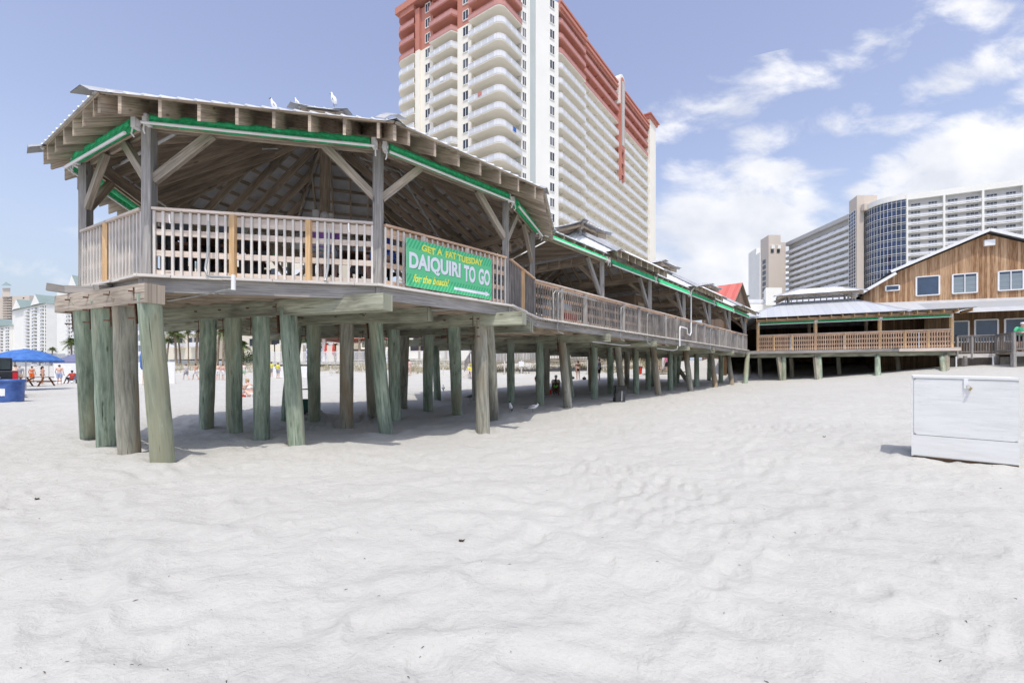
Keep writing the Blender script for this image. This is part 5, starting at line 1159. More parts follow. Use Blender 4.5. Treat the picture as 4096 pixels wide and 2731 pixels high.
# low condominiums seen between the piles and through the railing
oA = xy(556, 132); cA = condo('grey_and_white_condo', 'white condo with grey lower floors seen between the first piles', oA, Vector((.96, -.28)), 12, 14, 27, 3.0, [(.5, 4, 'bal'), (5, 7, 'win'), (7.6, 11.5, 'bal')], low='condo_grey', low_h=11, zg=3)
oB = xy(640, 112); cB = condo('cream_beach_condo', 'cream low-rise condo with white balconies seen between the piles, palms in front', oB, Vector((.93, -.367)), 19, 14, 22, 3.0, [(.3, 3, 'bal'), (3.6, 5.6, 'win'), (6, 9.5, 'bal'), (10, 12, 'win'), (12.3, 16, 'bal'), (16.4, 18.4, 'win')], low='condo_grey', low_h=0, wall='condo_cream', zg=3, gables=((1, 9, 3.5), (10, 18, 3.5)))
oC = xy(905, 100); cC = condo('plain_cream_condo', 'cream condo end wall without windows behind the round palm', oC, Vector((.93, -.367)), 9, 14, 24, 3.0, [(7, 8.6, 'win')], wall='condo_cream', zg=3)
oD = xy(1070, 98); cD = condo('dark_window_condo', 'blue grey condo with dark windows behind the pool terrace', oD, Vector((.93, -.367)), 19, 14, 24, 3.0, [(.5, 4, 'win'), (4.6, 8, 'bal'), (9, 12.5, 'bal'), (13.4, 18, 'bal')], wall='condo_cream', zg=3)
oE = xy(1440, 92); cE = condo('ground_floor_wing', 'cream ground floor wing of the hotel with dark glass doors behind the white pool fence', oE, Vector((.99, -.12)), 62, 6, 9.4, 6.0, [(1, 3.5, 'win'), (6, 8, 'win'), (10, 14, 'win'), (17, 22, 'win'), (24, 28, 'win'), (31, 34, 'win'), (37, 41, 'win'), (44, 48, 'win')], wall='cream', zg=2.6, off_top=0)
# ------------------------------------------------------------------ pool terrace: fence, gazebo, planters
pf = thing('pool_fence', 'white slatted pool fence along the top of the grassy dune', 'fence', v3(Vector((-18, 62)), 0))
fa, fb_ = xy(1080, 63.5), xy(2060, 58)
mb = MB()
mb.bar(v3(fa, z_(2.75)), v3(fb_, z_(2.75)), .06, .06); mb.bar(v3(fa, z_(1.55)), v3(fb_, z_(1.55)), .06, .06)
part(mb, 'fence_rail', 'white', pf)
mb = MB(); n_ = 200
for k in range(n_): q = fa.lerp(fb_, k/n_); mb.bar(v3(q, z_(1.5)), v3(q, z_(2.74)), .06, .04)
part(mb, 'pickets', 'white', pf)
for k in range(13): q = fa.lerp(fb_, k/12); part(MB().bar(v3(q, z_(.6)), v3(q, z_(2.9)), .12, .12), 'fence_post', 'white', pf)
part(MB().bar(v3(fa+Vector((0, 6)), z_(1.2)), v3(fb_+Vector((0, 6)), z_(1.2)), 12, .4), 'terrace_slab', 'concrete', pf)
MT['terracotta'] = plain('terracotta_tiles', (.52, .20, .14), .7, .15, 1)
gz = thing('red_tiled_gazebo', 'poolside gazebo with a two-tier red tiled roof on white columns', 'gazebo', v3(xy(1445, 72), 0))
gc = xy(1440, 72)
def sqroof(par, c, half, z0, z1, m, top=.0):
    v = [v3(c+Vector((x*half, y*half)), z_(z0)) for x, y in ((-1, -1), (1, -1), (1, 1), (-1, 1))]; u = [v3(c+Vector((x*max(top, .05), y*max(top, .05))), z_(z1)) for x, y in ((-1, -1), (1, -1), (1, 1), (-1, 1))]
    mb = MB(); mb.add(v+u, [(0, 1, 5, 4), (1, 2, 6, 5), (2, 3, 7, 6), (3, 0, 4, 7), (4, 5, 6, 7), (3, 2, 1, 0)]); return part(mb, 'roof', m, par)
sqroof(gz, gc, 5.4, 4.9, 6.3, 'terracotta', 2.2); sqroof(gz, gc, 2.7, 7.5, 8.4, 'terracotta', .1)
part(MB().box(v3(gc, z_(6.9)), (4, 4, 1.3)), 'upper_wall', 'wood_dark', gz)
for x in (-4, 0, 4):
    for y in (-4, 4): part(MB().bar(v3(gc+Vector((x, y)), z_(1.2)), v3(gc+Vector((x, y)), z_(5)), .45, .45), 'column', 'stucco_white', gz)
part(MB().box(v3(gc+Vector((0, 2)), z_(2.4)), (6, 3, 2.4)), 'bar_counter', 'wood_dark', gz)
MT['redcloth'] = plain('red_canvas', (.62, .05, .03), .8, .15, 4); MT['bluecloth'] = plain('blue_canvas', (.04, .13, .42), .75, .12, 3, c2=(.07, .2, .52)); MT['navy'] = plain('faded_navy_canvas', (.15, .16, .27), .8, .12, 3)
for i, px in enumerate((1303, 1334)):
    b_ = v3(xy(px, 66), z_(1.4)); t_ = thing('closed_parasol', ('closed red parasol by the pool, left of the pair' if i == 0 else 'closed red parasol by the pool, right of the pair'), 'parasol', b_, group='closed red parasols by the pool')
    part(MB().tube([b_, b_+Vector((0, 0, 2.9))], .03, 6), 'pole', 'white', t_); part(MB().tube([b_+Vector((0, 0, 1.0)), b_+Vector((0, 0, 1.3)), b_+Vector((0, 0, 2.3)), b_+Vector((0, 0, 2.85))], [.1, .22, .16, .03], 8), 'canopy', 'redcloth', t_)
MT['tile_blue'] = nodes('checked_blue_tiles')[0]
def chk():
    m = MT['tile_blue']; nt = m.node_tree; b = nt.nodes['Principled BSDF']; c = nt.nodes.new('ShaderNodeTexChecker'); tc = nt.nodes.new('ShaderNodeTexCoord'); nt.links.new(tc.outputs['Object'], c.inputs['Vector']); c.inputs['Scale'].default_value = 2.6; c.inputs['Color1'].default_value = (.75, .78, .8, 1); c.inputs['Color2'].default_value = (.05, .16, .42, 1); nt.links.new(c.outputs[0], b.inputs['Base Color'])
chk()
pw = thing('tiled_pool_wall', 'low pool wall with blue and white checked tiles between cream pillars', 'wall', v3(xy(1260, 68), 0))
part(MB().bar(v3(xy(1205, 69), z_(2.6)), v3(xy(1360, 69), z_(2.6)), .4, 1.9), 'wall', 'tile_blue', pw)
for px in (1095, 1115, 1205, 1325, 1362): part(MB().bar(v3(xy(px, 67.5), z_(1.2)), v3(xy(px, 67.5), z_(4.0)), .9, .9), 'pillar', 'condo_cream', pw)
# grey boardwalk over the dune with steps
wk = thing('dune_boardwalk', 'grey timber walkway with picket sides crossing the dune behind the pier piles', 'boardwalk', v3(xy(2100, 46), 0))
wa, wb = xy(1880, 47.5), xy(2420, 44)
for off in (0, 1.8):
    a = wa+Vector((0, off)); b = wb+Vector((0, off)); mb = MB(); mb.bar(v3(a, z_(2.0)), v3(b, z_(2.25)), .14, .05)
    for k in range(90): q = a.lerp(b, k/90); mb.bar(v3(q, z_(.95+.25*k/90)), v3(q, z_(2.0+.25*k/90)), .05, .05)
    part(mb, 'railing', 'wood_balgrey', wk)
part(MB().bar(v3(wa+Vector((0, .9)), z_(.9)), v3(wb+Vector((0, .9)), z_(1.15)), 1.9, .12), 'deck', 'wood_grey', wk)
sa = xy(1858, 45.6)
mb = MB(); mb.bar(v3(sa, z_(1.05)), v3(wa, z_(2.0)), .1, .05)
for k in range(10): q = sa.lerp(wa, k/9); mb.bar(v3(q, z_(-.0+.9*k/9)), v3(q, z_(1.05+.95*k/9)), .05, .05)
part(mb, 'railing', 'wood_balgrey', wk)
for k in range(6): q = sa.lerp(wa, k/6)+Vector((.4, -.3)); part(MB().box(v3(q+Vector((.3, .4)), z_(-.35+.22*k)), (1.5, 1.6, .12), 0), 'step', 'wood_bal', wk)
bx_ = xy(1888, 44); part(MB().box(v3(bx_, z_(-.45)), (1.4, 1.0, .5)), 'landing', 'wood_bal', wk)
for k in range(6): q = wa.lerp(wb, k/5); part(MB().bar(v3(q, z_(-.2)), v3(q, z_(1.0)), .14, .14), 'post', 'wood_post', wk)
# dark service building seen under the boardwalk, far right between the piles
dk = thing('dark_service_building', 'dark building with a shaded balcony rail seen under the pier behind the dune', 'building', v3(xy(2500, 52), 0))
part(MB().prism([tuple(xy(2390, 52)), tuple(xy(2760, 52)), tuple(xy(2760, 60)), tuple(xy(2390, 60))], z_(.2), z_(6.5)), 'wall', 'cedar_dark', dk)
mb = MB(); mb.bar(v3(xy(2200, 51), z_(3.0)), v3(xy(2740, 51), z_(3.0)), .1, .08)
for k in range(80): q = xy(2200, 51).lerp(xy(2740, 51), k/80); mb.bar(v3(q, z_(2.0)), v3(q, z_(3)), .05, .05)
part(mb, 'railing', 'wood_balgrey', dk); part(MB().bar(v3(xy(2200, 51.6), z_(1.9)), v3(xy(2740, 51.6), z_(1.9)), 1.4, .15), 'balcony', 'wood_grey', dk)
# rope fence posts along the dune foot
MT['rope'] = plain('white_rope', (.72, .70, .64), .9, .1, 10)
prev = None
for i, (px, py, pyt) in enumerate(((1259, 1503, 1470), (1324, 1502, 1470), (1752, 1500, 1466), (1773, 1500, 1466), (2018, 1497, 1443), (2085, 1495, 1440), (2350, 1497, 1440), (2470, 1490, 1440), (2545, 1488, 1440))):
    b_ = onground(px, py+1); h_ = (py-pyt)/F*b_.y
    rp_ = thing('rope_post', ['leftmost post of the rope line, at the dune foot under the octagonal pavilion', 'second rope line post from the left, at the dune foot', 'bare rope post left of the pile pair at the dune foot', 'bare rope post just right of its twin at the dune foot', 'rope post left of the small white notice on the dune', 'rope post carrying a small white notice on the dune', 'rope post beside the standing woman', 'rope post with white notice right of the man in black shorts', 'rightmost rope post with a white notice'][i], 'post', b_, group='rope posts at the dune foot')
    part(MB().tube([b_-Vector((0, 0, .3)), b_+Vector((0, 0, h_))], .06, 8), 'post', 'wood_bal', rp_)
    if i in (5, 7, 8): part(MB().box(b_+Vector((0, -.08, h_*.72)), (.5, .03, .5)), 'notice', 'white', rp_)
    if prev and i > 4:
        pts = [prev[0]+(b_-prev[0])*(k/8)+Vector((0, 0, prev[1]*.85*(1-k/8)+h_*.85*k/8-.35*math.sin(math.pi*k/8))) for k in range(9)]
        part(MB().tube(pts, .028, 6), 'rope', 'rope', rp_)
    prev = (b_, h_)
# white windscreens on the beach
for i, (x0, x1, y0, y1) in enumerate(((545, 700, 1448, 1534), (1075, 1235, 1465, 1508), (215, 470, 1452, 1532))):
    a, b = onground(x0, y1), onground(x1, y1); h_ = (y1-y0)/F*(a.y+b.y)/2
    sc_ = thing('white_screen', ['white fabric wind screen standing behind the first row of piles', 'low white screen on the sand behind the two people in yellow shirts', 'long white screen behind the sunbathers by the umbrella'][i], 'screen', (a+b)/2, group='white beach screens')
    part(MB().bar(a+Vector((0, 0, h_/2)), b+Vector((0, 0, h_/2)), .03, h_), 'cloth', 'white', sc_)
    for k in range(3): q = a.lerp(b, k/2); part(MB().tube([q-Vector((0, 0, .2)), q+Vector((0, 0, h_+.05))], .03, 6), 'pole', 'wood_bal', sc_)

# ------------------------------------------------------------------ dune grass
MT['grass'] = plain('dry_dune_grass', (.34, .30, .17), .9, .35, 2, c2=(.60, .53, .37))
def grass():
    mb = MB(); rnd = random.Random(3)
    n = 0
    while n < 15000:
        px = rnd.uniform(560, 2700); s = rnd.choice((rnd.uniform(42.5, 47), rnd.uniform(44, 58)))
        r = (px-2048)/F; Y = s/(r*.36+.93); X = r*Y
        f = noise.noise(Vector((X*.25, Y*.25, 2)))+.35*noise.noise(Vector((X*1.1, Y*1.1, 5)))
        if s < 45 and f < .12: continue
        if f < -.25 and rnd.random() < .6: continue
        z = G(X, Y)
        h = rnd.uniform(.25, .8)*(1.0 if s > 46 else .6); a = rnd.uniform(0, 6.28); w_ = rnd.uniform(.02, .045); l_ = rnd.uniform(.05, .35)
        dx, dy = math.cos(a), math.sin(a); b = rnd.uniform(0, 6.28); lx, ly = math.cos(b)*l_, math.sin(b)*l_
        mb.add([(X-dx*w_, Y-dy*w_, z-.03), (X+dx*w_, Y+dy*w_, z-.03), (X+lx*.5, Y+ly*.5, z+h*.6), (X+lx, Y+ly, z+h)], [(0, 1, 2), (0, 2, 3)]); n += 1
    mb.build('dune_grass', MT['grass'], None, kind='stuff')
grass()

# ------------------------------------------------------------------ palms
MT['palm_leaf'] = plain('palm_leaf', (.05, .085, .02), .6, .4, 1.5, c2=(.15, .20, .05)); MT['palm_trunk'] = plain('palm_trunk', (.20, .15, .11), .95, .3, 6, c2=(.36, .29, .22))
def make_palm(seed, h=6.0, fr=1.5, nfr=30):
    rnd = random.Random(seed); t = local('palm_tree', None, 'palm tree')
    lx, ly = rnd.uniform(-.5, .5), rnd.uniform(-.3, .3)
    pts = [Vector((lx*(k/6)**2, ly*(k/6)**2, h*k/6-.3)) for k in range(7)]
    part(MB().tube(pts, [.2, .17, .15, .15, .15, .16, .19], 9, wob=.15), 'trunk', 'palm_trunk', t)
    top = pts[-1]; mb = MB()
    for i in range(nfr):
        a = i*2.399+rnd.uniform(-.2, .2); el = rnd.uniform(-.45, 1.25); L = fr*rnd.uniform(.75, 1.1)
        d = Vector((math.cos(a)*math.cos(el), math.sin(a)*math.cos(el), math.sin(el))); sag = L*rnd.uniform(.35, .6)
        prev = top; side = d.cross(Vector((0, 0, 1))).normalized(); segs = 7
        for k in range(1, segs+1):
            u = k/segs; q = top+d*L*u+Vector((0, 0, -sag*u*u)); mb.bar(prev, q, .03, .02)
            if k > 1:
                ll = .5*fr*.62*(1-abs(u-.45)*1.1)
                for s_ in (-1, 1):
                    for v_ in (0, .5):
                        b_ = prev.lerp(q, v_); tip = b_+side*s_*ll+(q-prev).normalized()*ll*.6+Vector((0, 0, -ll*.45)); w_ = (q-prev).normalized()*.045
                        mb.add([b_-w_, b_+w_, tip], [(0, 1, 2)])
            prev = q
    part(mb, 'crown', 'palm_leaf', t); return t
pA, pB, pC = make_palm(1), make_palm(5, 5.0, 1.7, 34), make_palm(9, 9.5, 1.6)
palms = [(668, 1435, 96, 5.6, 'A', 'leftmost palm of the row before the cream condo'), (705, 1435, 95, 7.2, 'B', 'second palm from the left before the cream condo'), (722, 1436, 97, 6.8, 'A', 'palm touching its neighbour left of the lamp-high row middle'), (754, 1435, 93, 7.0, 'C2', 'palm before the white balconies of the cream condo'), (785, 1435, 92, 8.2, 'A', 'tall palm left of the first pile pair under the second beam'), (800, 1435, 93, 8.6, 'B', 'taller palm half hidden by the green pile'), (870, 1434, 90, 8.2, 'A', 'palm seen between two piles right of the half hidden one'), (893, 1434, 88, 7.0, 'B', 'short leaning palm left of the pile with faded blue paint'),
         (975, 1432, 74, 3.9, 'F', 'round bushy palm before the blank cream wall'), (1003, 1345, 80, 0, 'X', ''), (1083, 1420, 74, 5.4, 'A', 'palm left of the cream pool pillars'), (1200, 1420, 76, 5.3, 'B', 'palm standing right behind the leaning central pile'), (1225, 1420, 78, 5.0, 'A', 'small palm beside the palm behind the central pile'), (1290, 1420, 74, 7.6, 'C2', 'bare trunked palm left of the red parasols'), (1303, 1420, 73, 3.6, 'F', 'low bushy palm behind the red parasols'), (1340, 1420, 73, 3.4, 'F', 'low bushy palm right of the red parasols'), (1438, 1420, 66, 10.5, 'C', 'thick trunked tall palm in front of the red tiled gazebo'), (1536, 1420, 66, 6.6, 'B', 'palm right of the red tiled gazebo'), (1560, 1420, 72, 4.2, 'A', 'low palm by the right end of the gazebo'), (1678, 1420, 74, 10.5, 'C', 'slim tall palm trunk before the cream wall'), (1784, 1420, 70, 10.5, 'C', 'grey palm trunk before the dark glass doors'),
         (60, 1400, 250, 7.5, 'F', 'low palm clump above the left part of the blue umbrella'), (160, 1400, 240, 9, 'F', 'palm clump above the middle of the blue umbrella'), (205, 1402, 190, 8, 'A', 'palm left of the canopy tent peak'), (288, 1400, 150, 8.5, 'B', 'dark palm above the canopy tent'), (302, 1402, 150, 8.5, 'A', 'palm touching the first pile above the tent'), (2995, 1262, 200, 0, 'X', '')]
used = {'A': 0, 'B': 0, 'C': 0}
src = {'A': (pA, 6.0), 'B': (pB, 5.0), 'C': (pC, 9.5)}
for px, py, Y, H, kd, lab in palms:
    if kd == 'X': continue
    key = {'F': 'B', 'C2': 'C'}.get(kd, kd); s_, h0 = src[key]
    o = s_ if not used[key] else copy_tree(s_); used[key] = 1
    b = xy(px, Y); g0_ = G(b.x, b.y) if Y > 60 else G(b.x, b.y)
    place(o, (b.x, b.y, g0_-(H*.35 if kd == 'F' else 0)), random.uniform(0, 6), H/h0*(1.25 if kd == 'F' else 1)); o['label'] = lab; o['group'] = 'palm trees behind the dune'
for px, lab in ((2973, 'tiny palm on the podium roof, left one'), (2992, 'tiny palm on the podium roof, right one')):
    o = copy_tree(pA); b = xy(px, 203); place(o, (b.x, b.y, z_(29.6)), 1, .75); o['label'] = lab; o['group'] = 'palm trees on the podium roof'
# shrubs
MT['shrub'] = plain('dark_shrub_leaf', (.025, .05, .018), .8, .4, 3, c2=(.08, .12, .04))
for i, (px, Y, r_, lab) in enumerate(((1000, 74, 1.3, 'round dark green shrub beside the bushy palm'), (1110, 74, 1.8, 'dark shrub between palm and pool pillars'), (1225, 73, 1.5, 'pale shrub by the pool wall'), (1565, 70, 1.6, 'dark shrub right of the tiled gazebo'), (1590, 68, 1.3, 'dark shrub at the edge of the cream wing'))):
    c = v3(xy(px, Y), z_(2.2)); mb = MB(); rnd = random.Random(i)
    for k in range(900):
        d = Vector((rnd.gauss(0, 1), rnd.gauss(0, 1), rnd.gauss(0, 1))).normalized()*r_*rnd.uniform(.55, 1)*(1+.25*math.sin(k)); d.z *= .75; a = Vector((rnd.uniform(-1, 1), rnd.uniform(-1, 1), rnd.uniform(-1, 1)))*.2; b = Vector((rnd.uniform(-1, 1), rnd.uniform(-1, 1), rnd.uniform(-1, 1)))*.2
        mb.add([c+d, c+d+a, c+d+b], [(0, 1, 2)])
    mb.build('shrub', MT['shrub'], None, lab, 'shrub', 'shrubs by the pool terrace', loc=c)
# ------------------------------------------------------------------ white storage box
MT['skid'] = wood('damp_brown_wood', (.10, .055, .03), (.17, .10, .06), (.26, .17, .11))
bxp = thing('beach_storage_box', 'white painted plywood storage box with a brass padlock on the sand at the right', 'storage box', (6.5, 6.9, 0))
MT['ply'] = wood('white_painted_plywood', (.68, .68, .665), (.75, .75, .735), (.79, .79, .775), grain=9, tone=(.97, 1.03), knots=False, bump=.35, rough=.6)
MOUNDS += [(6.1, 7.3, .06, .25)]
fl_b = Vector((5.95, 6.76, z_(-1.235))); fl_t = Vector((5.95, 6.76, z_(-.055))); fr_b = Vector((6.768, 6.07, z_(-1.25))); fr_t = Vector((6.768, 6.07, z_(-.083)))
bd = Vector((.65, .76, 0)); dep = .72
bl_b = fl_b+bd*dep+Vector((.02, .02, .14)); bl_t = fl_t+bd*dep+Vector((0, 0, .01)); br_b = fr_b+bd*dep+Vector((0, 0, .14)); br_t = fr_t+bd*dep+Vector((0, 0, .01))
def quadbox(mb, f, b_, mi=0):
    v = f+b_; mb.add(v, [(0, 1, 2, 3), (7, 6, 5, 4), (0, 4, 5, 1), (1, 5, 6, 2), (2, 6, 7, 3), (3, 7, 4, 0)], [[(0, 0), (1.07, 0), (1.07, 1.2), (0, 1.2)], [(0, 0), (1, 0), (1, 1), (0, 1)], [(0, 0), (0, .7), (1, .7), (1, 0)], [(0, 0), (.7, 0), (.7, 1.2), (0, 1.2)], [(0, 0), (0, .7), (1, .7), (1, 0)], [(0, 0), (.7, 0), (.7, 1.2), (0, 1.2)]], mi)
mb = MB(); quadbox(mb, [fl_b, fr_b, fr_t, fl_t], [bl_b, br_b, br_t, bl_t]); part(mb, 'body', 'ply', bxp)
fo = Vector((-.65, -.76, 0))
def bl(u, v, o=0): return fl_b.lerp(fr_b, u)*(1-v)+fl_t.lerp(fr_t, u)*v+fo*o
def plate(pts, o, th, name, m):
    mb = MB(); f = [bl(u, v, o+th) for u, v in pts]; b_ = [bl(u, v, o) for u, v in pts]; n = len(pts)
    mb.add(f, [tuple(range(n))], [[(u*1.07, v*1.2) for u, v in pts]]); 
    for i in range(n): mb.add([f[i], b_[i], b_[(i+1) % n], f[(i+1) % n]], [(0, 1, 2, 3)], [[(0, 0)]*4])
    return part(mb, name, m, bxp)
rc = lambda u0, u1, v0, v1, r=.03: [(u0+r, v0), (u1-r, v0), (u1, v0+r), (u1, v1-r), (u1-r, v1), (u0+r, v1), (u0, v1-r), (u0, v0+r)]
plate([(0, .0), (1, .0), (1, 1), (0, 1)], .0, .004, 'front_shadow_gap', 'ply')  # thin plain sheet of the same plywood across the whole front
plate(rc(.012, .988, .268, .965), .010, .014, 'hatch', 'ply'); plate(rc(.004, .996, .012, .262, .004), .006, .016, 'lower_panel', 'ply')
plate([(.010, .264), (.99, .264), (.99, .2665), (.010, .2665)], .004, .007, 'seam', 'dark')
for (u0, u1, v0, v1) in ((0, 1, .972, 1.0), ): plate([(u0, v0), (u1, v0), (u1, v1), (u0, v1)], .004, .028, 'top_trim', 'ply')
plate([(-.012, .0), (.008, .0), (.008, .97), (-.012, .97)], .004, .02, 'corner_trim', 'ply')
plate([(.503, .86), (.545, .86), (.545, .975), (.503, .975)], .026, .012, 'hasp', 'white')
MT['brass'] = plain('brass', (.42, .32, .12), .35, .2, 8, metal=.8)
pc_ = bl(.533, .885, .055); rt = (fr_b-fl_b).normalized()
pk = MB(); pk.bar(pc_+rt*.02+Vector((0, 0, -.05)), pc_+rt*.045+Vector((0, 0, -.015)), .02, .045, up=fo)
o = part(pk, 'padlock', 'brass', bxp); part(MB().tube([pc_+rt*.0+Vector((0, 0, -.02)), pc_-rt*.005+Vector((0, 0, .012)), pc_+rt*.02+Vector((0, 0, .02)), pc_+rt*.035+Vector((0, 0, -.01))], .004, 6), 'shackle', 'pipe', o)
mb = MB(); mb.bar(fl_b+Vector((0, 0, -.02))-fo*.03+bd*.02, fr_b+Vector((0, 0, -.02))-fo*.03+bd*.02, .05, .06); part(mb, 'skid', 'skid', bxp)
# scratches / flaked lines in the paint
rnd = random.Random(11); mb = MB()
for k in range(46):
    u = rnd.choice((rnd.uniform(.02, .12), rnd.uniform(.8, .97), rnd.uniform(.05, .95))); v = rnd.uniform(.3, .95); l_ = rnd.uniform(.008, .05); h_ = rnd.uniform(.0006, .0018)
    mb.add([bl(u, v, .0245), bl(u+l_, v+rnd.uniform(-.003, .003), .0245), bl(u+l_, v+h_, .0245), bl(u, v+h_*1.5, .0245)], [(0, 1, 2, 3)])
part(mb, 'paint_flakes', 'wood_bal', bxp)

# ------------------------------------------------------------------ bin under the pier
MT['bin'] = plain('dark_grey_plastic', (.045, .048, .052), .4, .2, 6)
MT['bag'] = plain('black_bin_bag', (.008, .008, .009), .28, .3, 20, spec=.6, bump=.6)
b_ = onground(2478, 1609); H_ = (1609-1543)/F*b_.y
bn = thing('rubbish_bin', 'dark grey wheeled bin lined with a black bag at the foot of a leaning pile', 'bin', b_)
mb = MB(); hw0, hw1 = H_*.27, H_*.33
v = []
for z, h_ in ((0, hw0), (H_*.95, hw1)):
    for x, y in ((-1, -1), (1, -1), (1, 1), (-1, 1)): v.append(b_+Vector((x*h_, y*h_, z)))
mb.add(v, [(0, 1, 5, 4), (1, 2, 6, 5), (2, 3, 7, 6), (3, 0, 4, 7), (3, 2, 1, 0)]); part(mb, 'body', 'bin', bn)
mb = MB()
for k in range(28):
    a = 2*math.pi*k/28; a2 = 2*math.pi*(k+1)/28
    def rr(a, o, z): c, s = math.cos(a), math.sin(a); m_ = 1/max(abs(c), abs(s)); return b_+Vector((c*m_*hw1*o, s*m_*hw1*o, z))
    j1 = .06*noise.noise(Vector((a*3, 0, 0))); j2 = .06*noise.noise(Vector((a2*3, 0, 0)))
    left = .22 if math.cos(a) < -.3 else 0; left2 = .22 if math.cos(a2) < -.3 else 0
    mb.add([rr(a, 1.08+j1, H_*(.78-left)), rr(a2, 1.08+j2, H_*(.78-left2)), rr(a2, 1.12, H_*.98), rr(a, 1.12, H_*.98)], [(0, 1, 2, 3)], None, 0, True)
    mb.add([rr(a, 1.12, H_*.98), rr(a2, 1.12, H_*.98), rr(a2, .9, H_*1.0), rr(a, .9, H_*1.0)], [(0, 1, 2, 3)], None, 0, True); mb.add([rr(a, .9, H_*1.0), rr(a2, .9, H_*1.0), b_+Vector((0, 0, H_*.7))], [(0, 1, 2)], None, 0, True)
part(mb, 'bin_bag', 'bag', bn)
for sx in (-1, 1): part(MB().tube([b_+Vector((sx*hw0*.9, hw0, .1)), b_+Vector((sx*hw0*1.15, hw0, .1))], .1, 12), 'wheel', 'black', bn)
part(MB().bar(b_+Vector((hw1*.2, -hw0*1.03, H_*.1)), b_+Vector((hw1*.2, -hw1*1.0, H_*.7)), .04, .03), 'rib', 'pipe', bn)

# ------------------------------------------------------------------ people
SK = plain('tanned_skin', (.52, .30, .21), .55, .08, 5); SK2 = plain('dark_skin', (.16, .085, .055), .55, .08, 5); SK3 = plain('fair_skin', (.66, .44, .35), .55, .06, 5)
HAIR = {'brown': plain('brown_hair', (.08, .045, .025), .6, .3, 20), 'blond': plain('blond_hair', (.42, .30, .15), .6, .3, 20), 'black': plain('black_hair', (.015, .012, .01), .5, .3, 20), 'grey': plain('grey_hair', (.4, .38, .36), .6, .2, 20)}
CL = {}
def cloth(c, name):
    if name not in CL: CL[name] = plain(name+'_cloth', c, .85, .15, 12)
    return CL[name]
POSES = {
 'stand': dict(hip=(0, 0, .93), kl=(-.1, .02, .5), al=(-.12, -.02, .08), kr=(.1, .02, .5), ar=(.13, -.02, .08), ch=(0, .0, 1.28), nk=(0, .0, 1.45), hd=(0, .02, 1.6), el=(-.26, -.03, 1.15), wl=(-.26, .08, .92), er=(.26, -.03, 1.15), wr=(.26, .08, .92)),
 'armsup': dict(hip=(0, 0, .93), kl=(-.1, .02, .5), al=(-.1, -.02, .08), kr=(.1, .02, .5), ar=(.12, -.02, .08), ch=(0, .0, 1.28), nk=(0, .0, 1.45), hd=(0, .03, 1.6), el=(-.25, .12, 1.18), wl=(-.12, .25, 1.38), er=(.25, .12, 1.18), wr=(.1, .26, 1.36)),
 'walk': dict(hip=(0, 0, .92), kl=(-.1, .22, .52), al=(-.1, .28, .1), kr=(.1, -.02, .48), ar=(.1, -.3, .14), ch=(0, .03, 1.27), nk=(0, .04, 1.44), hd=(0, .07, 1.6), el=(-.27, -.18, 1.14), wl=(-.28, -.2, .9), er=(.27, .12, 1.14), wr=(.28, .3, .98)),
 'sitground': dict(hip=(0, 0, .12), kl=(-.12, .42, .48), al=(-.12, .72, .08), kr=(.12, .36, .52), ar=(.12, .62, .08), ch=(0, .1, .45), nk=(0, .17, .63), hd=(0, .24, .79), el=(-.24, .3, .42), wl=(-.14, .52, .5), er=(.24, .28, .42), wr=(.1, .5, .54)),
 'crouch': dict(hip=(0, -.1, .26), kl=(-.15, .3, .5), al=(-.14, .06, .08), kr=(.15, .3, .5), ar=(.14, .06, .08), ch=(0, .12, .58), nk=(0, .25, .72), hd=(0, .36, .84), el=(-.24, .32, .42), wl=(-.14, .5, .22), er=(.24, .32, .42), wr=(.14, .5, .22)),
 'chair': dict(hip=(0, -.05, .42), kl=(-.13, .4, .5), al=(-.14, .62, .08), kr=(.13, .4, .5), ar=(.14, .6, .08), ch=(0, -.18, .76), nk=(0, -.2, .94), hd=(0, -.15, 1.1), el=(-.27, .0, .66), wl=(-.2, .25, .6), er=(.27, .0, .66), wr=(.2, .25, .6)),
 'stool': dict(hip=(0, 0, .82), kl=(-.13, .42, .84), al=(-.13, .36, .4), kr=(.13, .42, .84), ar=(.13, .36, .4), ch=(0, .04, 1.16), nk=(0, .08, 1.34), hd=(0, .14, 1.5), el=(-.28, .14, 1.05), wl=(-.18, .4, 1.08), er=(.28, .14, 1.05), wr=(.18, .4, 1.08)),
 'bend': dict(hip=(0, 0, .9), kl=(-.1, .1, .48), al=(-.1, -.02, .08), kr=(.1, .1, .48), ar=(.1, -.02, .08), ch=(0, .34, 1.05), nk=(0, .52, 1.0), hd=(0, .64, .92), el=(-.24, .5, .76), wl=(-.16, .56, .5), er=(.24, .5, .76), wr=(.16, .56, .5)),
 'lean': dict(hip=(0, -.22, .93), kl=(-.1, -.1, .5), al=(-.12, -.14, .08), kr=(.1, -.1, .5), ar=(.13, -.14, .08), ch=(0, .02, 1.2), nk=(0, .12, 1.34), hd=(0, .2, 1.47), el=(-.3, .12, 1.08), wl=(-.1, .3, 1.06), er=(.3, .12, 1.08), wr=(.12, .3, 1.06)),
}
def remesh(ob, vox):
    md = ob.modifiers.new('fuse', 'REMESH'); md.mode = 'VOXEL'; md.voxel_size = vox; md.use_smooth_shade = True
    sm = ob.modifiers.new('soft', 'SMOOTH'); sm.factor = .5; sm.iterations = 3
    dg = bpy.context.evaluated_depsgraph_get(); me = bpy.data.meshes.new_from_object(ob.evaluated_get(dg)); ob.modifiers.clear()
    old = ob.data; ob.data = me
    if not me.materials: me.materials.append(old.materials[0])
    me.polygons.foreach_set('use_smooth', [True]*len(me.polygons)); bpy.data.meshes.remove(old)
